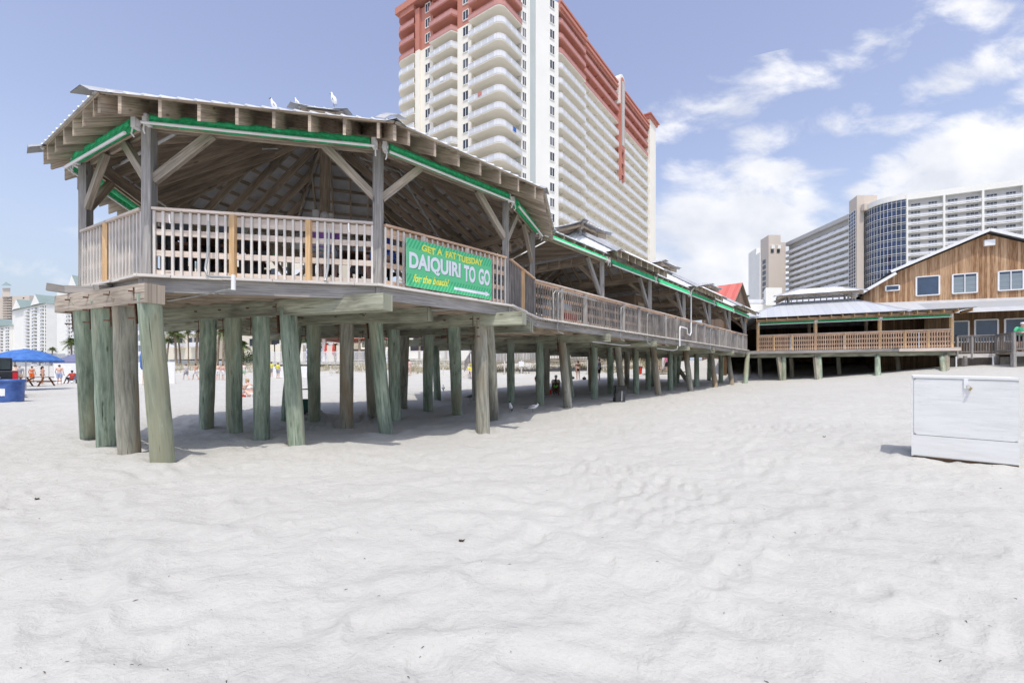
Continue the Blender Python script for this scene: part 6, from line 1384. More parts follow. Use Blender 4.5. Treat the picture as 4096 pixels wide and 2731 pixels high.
def person(label, loc, rz, pose, h=1.72, skin=SK, hair='brown', top=None, bottom=None, female=False, hat=None, longhair=False, fat=1.0, vox=.016, skirt=False, group=None, bottom_len=.55):
    J = {k: Vector(v) for k, v in POSES[pose].items()}; t = thing('person', label, 'person', (0, 0, 0), group)
    hip, ch, nk, hd = J['hip'], J['ch'], J['nk'], J['hd']
    up = (nk-hip).normalized(); sw = .175 if female else .2; hw = .1
    shl, shr = nk+Vector((-sw, 0, 0))-up*.06, nk+Vector((sw, 0, 0))-up*.06; hl, hr = hip+Vector((-hw, 0, -.01)), hip+Vector((hw, 0, -.01))
    b = MB(); wf = fat
    b.tube([hip-up*.08, hip+up*.04, hip.lerp(ch, .5), ch, nk-up*.06], [.135*wf, .155*wf, .125*wf, .15*wf, .11], 14, smooth=True)
    b.tube([hip+Vector((-.04, 0, 0)), hip+Vector((.04, 0, 0))], .13*wf, 12)
    b.tube([shl, shr], .075, 10); b.ball(shl, .068, 10); b.ball(shr, .068, 10)
    b.tube([nk-up*.08, nk+(hd-nk)*.6], [.07, .055], 10)
    for h_, k, a in ((hl, J['kl'], J['al']), (hr, J['kr'], J['ar'])):
        b.tube([h_, h_.lerp(k, .4), k, k.lerp(a, .35), a], [.095*wf, .085*wf, .056, .058, .038], 10); b.ball(h_, .098*wf, 10); b.ball(k, .056, 8)
        fwd = Vector((0, 1, 0)); b.tube([a-fwd*.05-Vector((0, 0, .04)), a+fwd*.08-Vector((0, 0, .045)), a+fwd*.17-Vector((0, 0, .055))], [.038, .042, .026], 8); b.ball(a, .04, 8)
    for s_, e_, w_ in ((shl, J['el'], J['wl']), (shr, J['er'], J['wr'])):
        b.tube([s_, e_, e_.lerp(w_, .4), w_], [.056, .042, .04, .028], 9); b.ball(e_, .043, 8)
        d = (w_-e_).normalized(); sd_ = d.cross(Vector((0, 1, .3))).normalized()
        b.tube([w_-d*.01, w_+d*.05, w_+d*.09], [.027, .04, .034], 8, sq=.55)
        for f_ in range(4):
            o_ = sd_*(.012*(f_*2-3)); L = (.07, .085, .08, .06)[f_]; c_ = Vector((0, 0, -.012)); b.tube([w_+d*.08+o_, w_+d*(.08+L*.6)+o_, w_+d*(.08+L)+o_+c_], [.0105, .010, .008], 6)
        b.tube([w_+d*.03+sd_*.03, w_+d*.06+sd_*.055, w_+d*.09+sd_*.06], [.013, .012, .009], 6)
    b.ball(hd, (.076, .094, .112), 14); b.ball(hd+Vector((0, .035, -.06)), (.055, .06, .06), 10)
    b.tube([hd+Vector((0, .085, .015)), hd+Vector((0, .115, -.02))], [.01, .017], 6)
    for s_ in (-1, 1): b.ball(hd+Vector((s_*.078, -.005, -.01)), (.014, .022, .032), 6)
    if female:
        for s_ in (-1, 1): b.ball(ch+Vector((s_*.07, .1, .0)), .062, 8)
    bo = b.build('body', skin, t); remesh(bo, vox)
    fc = MB()
    for s_ in (-1, 1): fc.ball(hd+Vector((s_*.03, .088, .012)), (.011, .007, .007), 6)
    fc.build('eyes', HAIR['black'], t)
    MB().ball(hd+Vector((0, .092, -.05)), (.024, .008, .007), 6).build('mouth', cloth((.45, .14, .12), 'lip'), t)
    hb = MB(); hb.ball(hd+Vector((0, -.018, .028)), (.086, .098, .1), 12)
    if longhair: hb.tube([hd+Vector((0, -.06, .02)), hd+Vector((0, -.1, -.1)), hd+Vector((0, -.1, -.26))], [.075, .07, .035], 9)
    if hair != 'bald': hb.build('hair', HAIR[hair], t)
    if hat:
        m = MB(); m.tube([hd+Vector((0, 0, .05)), hd+Vector((0, 0, .14))], [.098, .075], 12); m.tube([hd+Vector((0, .02, .052)), hd+Vector((0, .02, .064))], .135 if hat[1] else .11, 14); m.build('hat', hat[0], t)
    if top is not None:
        m = MB()
        if top[1] == 'shirt':
            m.tube([hip+up*.0, hip.lerp(ch, .5), ch, nk-up*.05], [.168*wf, .15*wf, .168*wf, .115], 14); m.tube([shl-Vector((.02, 0, 0)), shr+Vector((.02, 0, 0))], .09, 10)
            for s_, e_ in ((shl, J['el']), (shr, J['er'])): m.tube([s_, s_.lerp(e_, .75)], [.078, .064], 10)
        else:
            m.tube([ch-up*.055, ch+up*.055], .158*wf, 14)
            if female:
                for s_ in (-1, 1): m.ball(ch+Vector((s_*.07, .105, 0)), .068, 8)
        o = m.build('top', top[0], t); remesh(o, vox)
    if bottom is not None:
        m = MB()
        if bottom[1] == 'shorts':
            m.tube([hip-up*.06, hip+up*.1], [.165*wf, .165*wf], 14); m.tube([hl, hr], .135*wf, 12)
            for h_, k in ((hl, J['kl']), (hr, J['kr'])): m.tube([h_, h_.lerp(k, bottom_len+.25)], [.118*wf, .1*wf], 11)
        else:
            m.tube([hl-Vector((0, 0, .02)), hr-Vector((0, 0, .02))], .145*wf, 12); m.tube([hip-up*.03, hip+up*.05], .165*wf, 14)
        o = m.build('shorts' if bottom[1] == 'shorts' else 'swim_briefs', bottom[0], t); remesh(o, vox)
    t.scale = (h/1.72,)*3; t.location = loc; t.rotation_euler = (0, 0, rz); return t
def og(px, py): return onground(px, py)
blk = cloth((.015, .015, .018), 'black'); wht = cloth((.75, .75, .75), 'white'); grn = cloth((.10, .62, .30), 'mint_green'); org = cloth((.75, .13, .02), 'orange'); yel = cloth((.65, .6, .1), 'yellow'); redc = cloth((.55, .08, .06), 'red'); blu = cloth((.06, .13, .42), 'blue'); pur = cloth((.25, .10, .33), 'purple'); gry = cloth((.32, .33, .36), 'grey'); lime = cloth((.25, .85, .12), 'lime'); cyan = cloth((.03, .32, .60), 'bright_blue')
person('woman in a black bikini standing barefoot, seen far under the boardwalk', og(2312, 1518), R(0), 'armsup', 1.68, SK, 'brown', (blk, 'band'), (blk, 'briefs'), True, longhair=True)
person('man in a grey shirt and black shorts standing under the boardwalk', og(2397, 1522), R(70), 'armsup', 1.82, SK3, 'brown', (gry, 'shirt'), (blk, 'shorts'))
person('crouching child in a lime green top and bright blue swimsuit in the shade', og(2226, 1580), R(165), 'crouch', 1.45, SK2, 'black', (lime, 'band'), (cyan, 'briefs'), True, longhair=True)
person('faint seated figure in white behind the crouching child', og(2222, 1560), R(180), 'sitground', 1.7, SK3, 'blond', (wht, 'shirt'), (wht, 'shorts'), hat=(wht, 1))
person('person in an orange top bending over beside a pile under the boardwalk', og(2148, 1572), R(-70), 'bend', 1.55, SK3, 'brown', (org, 'shirt'), (org, 'shorts'))
person('woman in a pink top at the foot of the dune, far under the boardwalk', og(2668, 1491), R(10), 'stand', 1.65, SK, 'black', (cloth((.7, .2, .35), 'pink'), 'shirt'), (blk, 'shorts'), True)
person('blond woman in a pale bikini sitting on the sand with bent knees', og(1005, 1587), R(78), 'sitground', 1.75, SK3, 'blond', (wht, 'band'), (wht, 'briefs'), True, vox=.012)
person('man in grey shorts walking left, left one of the walking pair behind the piles', og(746, 1519), R(75), 'walk', 1.78, SK3, 'brown', (cloth((.5, .48, .48), 'pale_grey'), 'shirt'), (gry, 'shorts'), hat=None)
person('shirtless man in white shorts walking left behind the piles', og(784, 1519), R(75), 'walk', 1.8, SK, 'black', None, (wht, 'shorts'))
person('bare chested man in white shorts standing, half hidden behind a green pile', og(872, 1519), R(10), 'stand', 1.78, SK3, 'brown', None, (wht, 'shorts'))
person('slim person in red and white standing beside the half hidden man', og(892, 1519), R(-20), 'stand', 1.72, SK3, 'brown', (cloth((.6, .35, .3), 'faded_red'), 'shirt'), (wht, 'shorts'), True)
person('person in pale green shorts walking left of the sitting blond woman', og(975, 1518), R(60), 'walk', 1.78, SK3, 'brown', (cloth((.7, .6, .55), 'flesh_pink'), 'shirt'), (cloth((.45, .62, .45), 'pale_green'), 'shorts'))
person('man in dark cap, yellow top and grey shorts before the low white screen', og(1086, 1508), R(20), 'stand', 1.78, SK, 'brown', (yel, 'shirt'), (gry, 'shorts'), hat=(blk, 0))
person('hatless man in yellow top and grey shorts before the low white screen', og(1112, 1513), R(-10), 'stand', 1.76, SK, 'brown', (yel, 'shirt'), (gry, 'shorts'))
person('slender pale figure standing alone at the dune foot between thin piles', og(1636, 1503), R(0), 'stand', 1.75, SK3, 'brown', (cloth((.7, .45, .4), 'salmon'), 'shirt'), (cloth((.7, .5, .45), 'salmon2'), 'briefs'), True)
person('person in a yellow cap and shirt sitting at the foot of the dune walkway', v3(xy(1885, 43.3), z_(-.5)), R(200), 'chair', 1.75, SK3, 'blond', (yel, 'shirt'), (blu, 'shorts'), hat=(yel, 1))
person('person in mint green shirt and white cap leaning on the terrace rail', v3(FR(s_on(4086, -.75), -.62), z_(1.12)), R(155), 'lean', 1.78, SK3, 'brown', (grn, 'shirt'), (blk, 'shorts'), hat=(wht, 0))
person('broad person in a purple shirt on a stool behind the pavilion railing', (-3.84, 9.25, DECK), R(8), 'stool', 1.86, SK3, 'grey', (pur, 'shirt'), (gry, 'shorts'), fat=1.35)
person('person in a white shirt at the high table right of the purple shirt', (-3.35, 10.5, DECK), R(60), 'stool', 1.7, SK, 'brown', (wht, 'shirt'), (gry, 'shorts'))
person('person in a navy shirt beside the right front post of the octagonal pavilion', (-2.6, 9.55, DECK), R(90), 'stool', 1.72, SK, 'black', (cloth((.02, .03, .2), 'navy'), 'shirt'), (blu, 'shorts'))
# beach group at the left
person('bare chested man in blue and white shorts standing in front of the canopy tent', og(238, 1538), R(20), 'stand', 1.8, SK3, 'brown', None, (cloth((.35, .42, .6), 'blue_print'), 'shorts'))
person('woman with long dark hair in a black swimsuit beside the picnic table', og(170, 1536), R(-30), 'stand', 1.68, SK, 'black', (cloth((.6, .35, .3), 'coral'), 'band'), (blk, 'briefs'), True, longhair=True)
person('man in a red shirt sitting in a blue folding chair under the tent edge', og(284, 1534)+Vector((0, 0, .02)), R(75), 'chair', 1.75, SK2, 'black', (redc, 'shirt'), (blk, 'shorts'), hat=(blk, 0))
person('person in an orange swimsuit under the blue umbrella, right of the pole', og(128, 1530), R(20), 'stand', 1.7, SK, 'brown', (org, 'band'), (org, 'shorts'), True)
person('heavy bare chested man beside the black pickup', og(62, 1545), R(-20), 'stand', 1.78, SK3, 'brown', None, (gry, 'shorts'), fat=1.3)
person('man in a patterned shirt near the umbrella pole', og(78, 1540), R(40), 'stand', 1.76, SK3, 'grey', (gry, 'shirt'), (cloth((.5, .4, .3), 'tan'), 'shorts'))
person('faded pink figure sitting in front of the red cooler sign under the tent', og(262, 1522), R(0), 'chair', 1.75, SK3, 'blond', (cloth((.7, .35, .32), 'pale_red'), 'shirt'), (wht, 'shorts'))

# ------------------------------------------------------------------ beach furniture at the left
b_ = og(104, 1560)
um = thing('beach_umbrella', 'open blue beach umbrella over the picnic table at the left edge', 'umbrella', b_)
Yb = b_.y; tp_ = at(104, 1396, Yb); part(MB().tube([b_-Vector((0, 0, .3)), tp_], .03, 8), 'pole', 'wood_bal', um)
rad_ = 111/F*Yb; n_ = 8; mb = MB()
for i in range(n_):
    for s_ in range(6):
        a0 = 2*math.pi*(i+s_/6)/n_; a1 = 2*math.pi*(i+(s_+1)/6)/n_
        def up_(a, fs, k): # scalloped rim
            w_ = math.cos(math.pi*((a/(2*math.pi/n_)) % 1-.5)); r = rad_*k*(1-.05*w_*k); return tp_+Vector((r*math.cos(a), r*math.sin(a), -.40*(k**1.9)*rad_))
        ks = [0, .35, .65, .85, 1]
        for k0, k1 in zip(ks, ks[1:]):
            q = [up_(a0, 0, k0), up_(a0, 0, k1), up_(a1, 0, k1), up_(a1, 0, k0)]; mb.add(q, [(0, 1, 2, 3)], None, 0, True)
        q0, q1 = up_(a0, 0, 1), up_(a1, 0, 1); dn = Vector((0, 0, -.1)); mb.add([q0, q0+dn, q1+dn, q1], [(0, 1, 2, 3)])
part(mb, 'canopy', 'bluecloth', um); part(MB().ball(tp_+Vector((0, 0, .02)), (.22, .22, .05), 10), 'vent_cap', 'white', um)
for i in range(n_): a = 2*math.pi*i/n_; part(MB().tube([tp_-Vector((0, 0, .03)), tp_+Vector((rad_*.5*math.cos(a), rad_*.5*math.sin(a), -.13*rad_)), tp_+Vector((rad_*.97*math.cos(a), rad_*.97*math.sin(a), -.42*rad_))], .012, 5), 'rib', 'pipe', um)
b_ = og(262, 1516); Yb = b_.y; s_ = F/Yb
tn = thing('canopy_tent', 'faded navy canopy tent with a low pyramid roof behind the picnic table', 'tent', b_)
hw = 66/F*Yb; cz = EYE+(1487-1447)/F*Yb; tz = EYE+(1487-1404)/F*Yb; c = Vector((at(262, 0, Yb).x, Yb+hw))
v = [v3(c+Vector((x*hw, y*hw)), cz) for x, y in ((-1, -1), (1, -1), (1, 1), (-1, 1))]; mb = MB(); mb.add(v+[v3(c, tz)], [(0, 1, 4), (1, 2, 4), (2, 3, 4), (3, 0, 4)])
for i in range(4): mb.add([v[i], v[i]-Vector((0, 0, .25)), v[(i+1) % 4]-Vector((0, 0, .25)), v[(i+1) % 4]], [(0, 1, 2, 3)])
part(mb, 'canopy', 'navy', tn)
for q in v: part(MB().bar((q.x, q.y, b_.z-.2), q, .05, .05), 'leg', 'pipe', tn)
b_ = og(104, 1545)
MT['redbrown'] = wood('red_stained_wood', (.14, .06, .03), (.22, .10, .055), (.30, .15, .09), grain=18)
pt = thing('picnic_table', 'brown wooden picnic table standing on the sand under the blue umbrella', 'picnic table', b_)
x0 = at(80, 0, b_.y).x; x1 = at(208, 0, b_.y).x; L = x1-x0; cx = (x0+x1)/2; gz_ = b_.z
for k in range(5): part(MB().bar((x0+.05, b_.y-.3+.15*k, gz_+.76), (x1-.15, b_.y-.3+.15*k, gz_+.76), .14, .05), 'top_board', 'redbrown', pt)
for s_ in (-1, 1):
    part(MB().bar((x0-.05, b_.y+s_*.68, gz_+.43), (x1+.0, b_.y+s_*.68, gz_+.43), .26, .05), 'bench', 'redbrown', pt)
for xx in (x0+.35, x1-.45):
    for s_ in (-1, 1): part(MB().bar((xx, b_.y+s_*.72, gz_-.05), (xx, b_.y+s_*.22, gz_+.74), .05, .11), 'leg', 'redbrown', pt)
    part(MB().bar((xx, b_.y-.75, gz_+.4), (xx, b_.y+.75, gz_+.4), .05, .1), 'brace', 'redbrown', pt)
part(MB().bar((x0+.4, b_.y, gz_+.4), (x0+1.2, b_.y, gz_+.72), .05, .09), 'brace', 'redbrown', pt)
# blue barrel
b_ = og(40, 1608)
MT['barrel'] = plain('blue_barrel_plastic', (.04, .09, .30), .45, .2, 3, c2=(.08, .16, .42))
ba = thing('blue_barrel', 'blue plastic barrel bin with a torn white notice at the left edge', 'barrel', b_); H_ = 91/F*b_.y; r_ = 42/F*b_.y
part(MB().tube([b_+Vector((0, 0, -.1)), b_+Vector((0, 0, H_*.3)), b_+Vector((0, 0, H_*.7)), b_+Vector((0, 0, H_*.9))], [r_*.94, r_*.97, r_, r_*1.02], 24), 'body', 'barrel', ba)
part(MB().tube([b_+Vector((0, 0, H_*.86)), b_+Vector((0, 0, H_*.9)), b_+Vector((0, 0, H_*.98)), b_+Vector((0, 0, H_))], [r_*1.03, r_*1.1, r_*1.1, r_*1.04], 24), 'rim', 'barrel', ba)
part(MB().tube([b_+Vector((r_*1.05, -.1, H_*.93)), b_+Vector((r_*1.25, 0, H_*.9)), b_+Vector((r_*1.2, 0, H_*.8)), b_+Vector((r_, 0, H_*.78))], .025, 6), 'handle', 'barrel', ba)
mb = MB()
for k in range(6):
    a0, a1 = R(-120+k*10), R(-110+k*10); f_ = lambda a, z: b_+Vector((math.cos(a)*r_*1.01, math.sin(a)*r_*1.01, z))
    mb.add([f_(a0, H_*.3), f_(a1, H_*.28+.01*(k % 2)), f_(a1, H_*.6), f_(a0, H_*.61)], [(0, 1, 2, 3)])
part(mb, 'notice', 'white', ba)
# black pickup, mostly outside the frame
Yp = 23.0; gx = at(74, 0, Yp).x; gz_ = G(gx, Yp)
pk_ = local('pickup_truck', 'rear corner of a black pickup truck with a red tail light at the left edge', 'pickup')
MT['carblack'] = plain('black_car_paint', (.012, .012, .014), .2, .1, 2, spec=.8); MT['taillight'] = plain('red_lens', (.55, .02, .03), .2, .1, 4); MT['carglass'] = glass('car_glass', (.02, .03, .03), .05); MT['chrome'] = plain('chrome', (.6, .6, .6), .15, .05, 3, metal=1)
def bx2(x0, x1, y0, y1, z0, z1): return MB().boxz(x0, x1, y0, y1, z0*1.3, z1*1.3)
mb = bx2(-1.9, 0, 0, 5.3, .5, 1.08); mb.boxz(-1.8, -.1, 2.2, 4.2, 1.4, 2.1)
o = part(mb, 'body', 'carblack', pk_); bv = o.modifiers.new('b', 'BEVEL'); bv.width = .07; bv.segments = 3
part(bx2(-1.72, -.18, 2.17, 2.2, 1.14, 1.56), 'rear_window', 'carglass', pk_); part(bx2(-1.7, -.2, -.03, 0, .62, 1.02), 'tailgate', 'carblack', pk_)
part(bx2(-.2, -.02, -.03, .06, .72, 1.02), 'tail_light', 'taillight', pk_); part(bx2(-1.88, -1.7, -.03, .06, .72, 1.02), 'tail_light', 'taillight', pk_)
part(bx2(-1.8, -.1, -.16, -.02, .46, .62), 'bumper', 'black', pk_); part(bx2(-1.3, -.6, -.035, -.03, .8, .84), 'trim_strip', 'chrome', pk_)
for x in (-1.75, -.15):
    for y in (.9, 4.2): part(MB().tube([(x-.12, y, .42), (x+.12, y, .42)], .44, 18), 'wheel', 'black', pk_)
place(pk_, (gx, Yp, gz_), math.atan2(-gx, Yp)+.05)
# folding chair of the man in red
b_ = og(287, 1533)
fc = thing('folding_chair', 'blue folding beach chair holding the man in the red shirt', 'chair', b_)
part(MB().bar(b_+Vector((-.25, 0, .36)), b_+Vector((.25, 0, .33)), .5, .02), 'seat', 'bluecloth', fc); part(MB().bar(b_+Vector((.27, 0, .36)), b_+Vector((.48, 0, .95)), .5, .02, up=(0, 1, 0)), 'backrest', 'navy', fc)
for y in (-.25, .25):
    for a, c in (((-.25, 0), (.3, .36)), ((.3, 0), (-.25, .36)), ((.2, .36), (.48, .95)), ((-.3, .6), (.3, .58))): part(MB().tube([b_+Vector((a[0], y, a[1])), b_+Vector((c[0], y, c[1]))], .014, 6), 'frame', 'bluecloth', fc)
# cooler by the tent, closed parasol, red sign board
b_ = og(322, 1533); ck = thing('cooler_box', 'small dark green cooler on the sand right of the folding chair', 'cooler', b_)
part(MB().box(b_+Vector((0, 0, .2)), (.55, .4, .4)), 'body', 'tile_dk' if 'tile_dk' in MT else 'bin', ck); part(MB().box(b_+Vector((0, 0, .43)), (.58, .43, .07)), 'lid', 'pipe', ck)
b_ = og(572, 1541); cp = thing('closed_parasol', 'closed blue parasol on a thin wooden pole between the first piles', 'parasol', b_); H_ = 146/F*b_.y
part(MB().tube([b_-Vector((0, 0, .2)), b_+Vector((0, 0, H_))], .025, 8), 'pole', 'wood_new', cp)
part(MB().tube([b_+Vector((0, 0, H_*.43)), b_+Vector((-.03, 0, H_*.5)), b_+Vector((-.06, 0, H_*.8)), b_+Vector((-.05, 0, H_*.97)), b_+Vector((-.04, 0, H_))], [.09, .17, .15, .1, .03], 10, wob=.3), 'canopy', 'bluecloth', cp)
b_ = og(266, 1512); rs = thing('red_sign_board', 'red and white board standing under the canopy tent', 'board', b_)
z0 = EYE+(1487-1474)/F*b_.y; z1 = EYE+(1487-1455)/F*b_.y; wv = 19/F*b_.y
part(MB().bar((b_.x-wv, b_.y, (z0+z1)/2), (b_.x+wv, b_.y, (z0+z1)/2), .06, z1-z0), 'board', 'redcloth', rs)
for k in range(3): part(MB().bar((b_.x-wv*.7, b_.y-.04, z0+(z1-z0)*(.25+.25*k)), (b_.x+wv*.7, b_.y-.04, z0+(z1-z0)*(.25+.25*k)), .02, .07), 'stripe', 'white', rs)
for s_ in (-1, 1): part(MB().bar((b_.x+wv*s_*.9, b_.y, b_.z-.1), (b_.x+wv*s_*.9, b_.y, z0), .06, .06), 'leg', 'white', rs)
# cart under the pavilion
b_ = og(1222, 1675)+Vector((0, .1, 0))
ct = thing('beach_cart', 'black and green folding beach cart parked in the shade among the piles', 'cart', b_)
MT['greencloth'] = plain('dark_green_cloth', (.015, .07, .05), .8, .2, 6)
k_ = b_.y/F
part(MB().box(b_+Vector((-.05, 0, .42)), (.62, .5, .3)), 'basket', 'greencloth', ct); part(MB().box(b_+Vector((-.02, 0, .24)), (.5, .45, .1)), 'frame', 'black', ct)
for x in (-.25, .25):
    for y in (-.25, .25): part(MB().tube([b_+Vector((x, y-.03, .12)), b_+Vector((x, y+.03, .12))], .12, 14), 'wheel', 'black', ct)
part(MB().tube([b_+Vector((-.25, 0, .5)), b_+Vector((-.32, 0, .86)), b_+Vector((.12, 0, .88))], .02, 6), 'handle', 'black', ct)
# bags, red crate, bucket, towel
for i, (px, py, w_, h_, m, nm, lab) in enumerate(((2337, 1519, 14, 13, 'black', 'beach_bag', 'black bag on the sand right of the woman in the bikini'), (2291, 1516, 12, 13, 'black', 'beach_bag', 'black bag on the sand left of the woman in the bikini'), (2560, 1497, 17, 29, 'redcloth', 'red_bin', 'red slatted bin standing at the dune foot under the boardwalk'), (2202, 1580, 9, 22, 'redcloth', 'sand_bucket', 'red bucket beside the crouching child'), (975, 1588, 14, 14, 'redcloth', 'beach_bag', 'red and white bag in front of the sitting blond woman'), (2638, 1481, 10, 18, 'redcloth', 'traffic_cone', 'orange cone at the dune foot far under the boardwalk'))):
    b_ = og(px, py); W_ = w_/F*b_.y; H_ = h_/F*b_.y; t = thing(nm, lab, nm.split('_')[-1], b_)
    if nm == 'red_bin': part(MB().tube([b_-Vector((0, 0, .05)), b_+Vector((0, 0, H_))], [W_*.42, W_*.55], 4, smooth=False), 'body', m, t); part(MB().box(b_+Vector((0, 0, H_+.02)), (W_*1.1, W_*1.0, .05)), 'rim', 'rust', t)
    elif nm == 'sand_bucket': part(MB().tube([b_-Vector((0, 0, .03)), b_+Vector((0, 0, H_))], [W_*.42, W_*.55], 12), 'body', m, t); part(MB().tube([b_+Vector((-W_*.5, 0, H_)), b_+Vector((0, 0, H_*1.4)), b_+Vector((W_*.5, 0, H_))], .01, 6), 'handle', 'white', t)
    elif nm == 'traffic_cone': part(MB().tube([b_, b_+Vector((0, 0, H_))], [W_*.4, W_*.08], 12), 'cone', m, t); part(MB().box(b_+Vector((0, 0, .02)), (W_, W_, .05)), 'foot', m, t)
    else:
        mb = MB().tube([b_+Vector((-W_*.5, 0, H_*.3)), b_+Vector((0, 0, H_*.42)), b_+Vector((W_*.5, 0, H_*.3))], [H_*.3, H_*.45, H_*.3], 9, wob=.3); part(mb, 'bag_body', m, t); part(MB().tube([b_+Vector((-W_*.3, 0, H_*.6)), b_+Vector((0, 0, H_*1.15)), b_+Vector((W_*.3, 0, H_*.6))], .015, 6), 'handle', m if px != 975 else 'white', t)
b_ = og(2600, 1492); bt = thing('low_timber_bench', 'long low grey timber step at the dune foot under the boardwalk', 'bench', b_)
a, c = at(2590, 1487, b_.y), at(2755, 1486, b_.y-1); part(MB().bar(a, c, .5, .07), 'plank', 'wood_post', bt)
a, c = at(2570, 1493, b_.y-.6), at(2755, 1492, b_.y-1.5); part(MB().bar(a, c, .4, .07), 'plank', 'wood_bal', bt)
for t_ in (0.05, .5, .95): q = a.lerp(c, t_); part(MB().bar((q.x, q.y, G(q.x, q.y)-.1), q, .1, .1), 'leg', 'wood_post', bt)
# white umbrella-like shade, white lamp disc behind piles omitted; notice on stand
b_ = og(2667, 1492); nb_ = thing('notice_board', 'pale green and white notice board behind the woman in pink', 'sign', b_+Vector((-.3, .6, 0)))
part(MB().box(at(2658, 1447, b_.y+.6), (.42*b_.y/40, .05, 1.3)), 'board', 'white', nb_); part(MB().bar(at(2658, 1495, b_.y+.6), at(2658, 1460, b_.y+.6), .08, .08), 'leg', 'wood_bal', nb_)
# litter twigs and seaweed bits on the sand
MT['twig'] = plain('dark_seaweed', (.05, .03, .018), .9, .4, 30)
tw = MB(); rnd = random.Random(21)
for k in range(190):
    px = rnd.uniform(-200, 4300); py = 1870+(2731-1870)*rnd.random()**1.2
    r = (px-2048)/F; Yg = 1.43*F/(py-1487); x, y = r*Yg, Yg
    z = G(x, y)+.06
    a = rnd.uniform(0, 6.28); l_ = rnd.choice((.003, .004, .006, .011))*rnd.uniform(.7, 1.3)
    tw.add([], [])
    TWIGS = globals().setdefault('TWIGS', []); TWIGS.append((x, y, a, l_))
build_sand()
# drop the bits of seaweed on the real sand surface
from mathutils.bvhtree import BVHTree
sand = bpy.data.objects['sand']
me_ = sand.data; import numpy as np
co = np.empty(len(me_.vertices)*3); me_.vertices.foreach_get('co', co); co = co.reshape(-1, 3)
ring_n = 621+49
near_f = [tuple(p.vertices) for p in me_.polygons[:ring_n*250]]
bvh = BVHTree.FromPolygons([tuple(c) for c in co], near_f)
def drop(x, y):
    h = bvh.ray_cast(Vector((x, y, 20)), Vector((0, 0, -1))); return h[0] if h[0] else Vector((x, y, G(x, y)))
for i, (x, y, a, l_) in enumerate(TWIGS):
    p = drop(x, y); d = Vector((math.cos(a), math.sin(a), 0))*l_; e = Vector((math.cos(a+1), math.sin(a+1), 0))*l_*.5
    tw.tube([p-d+Vector((0, 0, .002)), p+e*.4+Vector((0, 0, .005)), p+d+Vector((0, 0, .002))], [l_*.1, l_*.16, l_*.08], 5)
tw.build('seaweed_bits', MT['twig'], None, kind='stuff')
for i, (px, py, lab) in enumerate(((1846, 2167, 'small dark star-shaped tuft of seaweed alone on the open sand'), (148, 1990, 'dark clump of seaweed in a footprint at the left edge'), (3296, 1776, 'little scrap of dark weed on the open sand left of the storage box'))):
    r = (px-2048)/F; Yg = 1.42*F/(py-1487); p = drop(r*Yg, Yg); mb = MB(); rnd = random.Random(i)
    for k in range(7): d = Vector((math.cos(k*.9), math.sin(k*.9)*.8, rnd.uniform(.1, .6)))*rnd.uniform(.02, .035); mb.tube([p, p+d*.6, p+d], [.006, .005, .002], 6)
    mb.build('seaweed_tuft', MT['twig'], None, lab, 'seaweed', 'seaweed tufts', loc=p)

# ------------------------------------------------------------------ gulls and a pigeon
FW = plain('white_feathers', (.8, .8, .8), .7, .03, 20); FG = plain('grey_feathers', (.22, .23, .26), .7, .12, 20); FB = plain('black_feathers', (.02, .02, .022), .6, .2, 20); BK = plain('dark_red_beak', (.12, .03, .02), .4, .2, 20)
def bird(label, loc, rz, up=.35, hood=True, dark=False, sc=1, group='gulls', name='gull', cat='gull'):
    t = thing(name, label, cat, (0, 0, 0), group); body = FG if dark else FW; fa = 1.3 if up > .8 else 1.0; tl = .6 if up > .8 else 1.0
    a = up; d = Vector((0, math.cos(a), math.sin(a))); c = Vector((0, 0, .17+.03*math.sin(a)))
    b = MB(); b.tube([c-d*.15, c-d*.09, c, c+d*.09, c+d*.14+Vector((0, .01, .03)), c+d*.16+Vector((0, .015, .07))], [.012, .045*fa, .066*fa, .058*fa, .036, .03], 14)
    hd = c+d*.165+Vector((0, .025, .09)); b.ball(hd, (.029, .036, .031), 10)
    o = b.build('body', body, t); remesh(o, .006)
    if hood or dark: MB().ball(hd+Vector((0, .008, .004)), (.031, .036, .031), 10).build('hood', FB if not dark else FG, t)
    MB().tube([hd+Vector((0, .03, -.003)), hd+Vector((0, .06, -.008)), hd+Vector((0, .078, -.018))], [.009, .006, .002], 6).build('beak', BK, t)
    for s in (-1, 1):
        w_ = MB(); w_.tube([c+d*.07+Vector((s*.05, 0, .02)), c-d*.02+Vector((s*.062, 0, .025)), c-d*.14*tl+Vector((s*.035, 0, .015)), c-d*.26*tl+Vector((s*.008, 0, .01))], [.022, .04, .024, .004], 8, sq=.45); w_.build('wing', FG, t)
        MB().tube([c+Vector((s*.025, 0, -.05)), c+Vector((s*.025, .01, -.1)), Vector((s*.025, .01, 0))], [.007, .005, .004], 6).build('leg', BK, t)
    MB().tube([c-d*.13, c-d*.22*tl, c-d*.29*tl+Vector((0, 0, -.01))], [.02, .022, .012], 8, sq=.3).build('tail', FB if not dark else FG, t)
    t.scale = (sc,)*3; t.location = loc; t.rotation_euler = (0, 0, rz); return t
def gs(px, py): p = og(px, py); return drop(p.x, p.y) if p.y < 45 else p
bird('black-headed grey gull standing side-on in the shade, rightmost bird under the pavilion', gs(2130, 1654), R(-90), .15)
bird('small gull facing the camera in the shade, left of the side-on gull', gs(2043, 1653), R(170), .5)
bird('dark pigeon walking in the shade behind a green pile', gs(1879, 1606), R(-75), .2, dark=True, group=None, name='pigeon', cat='pigeon')
bird('gull standing on sunlit sand just beyond the shade', gs(1773, 1566), R(10), .5)
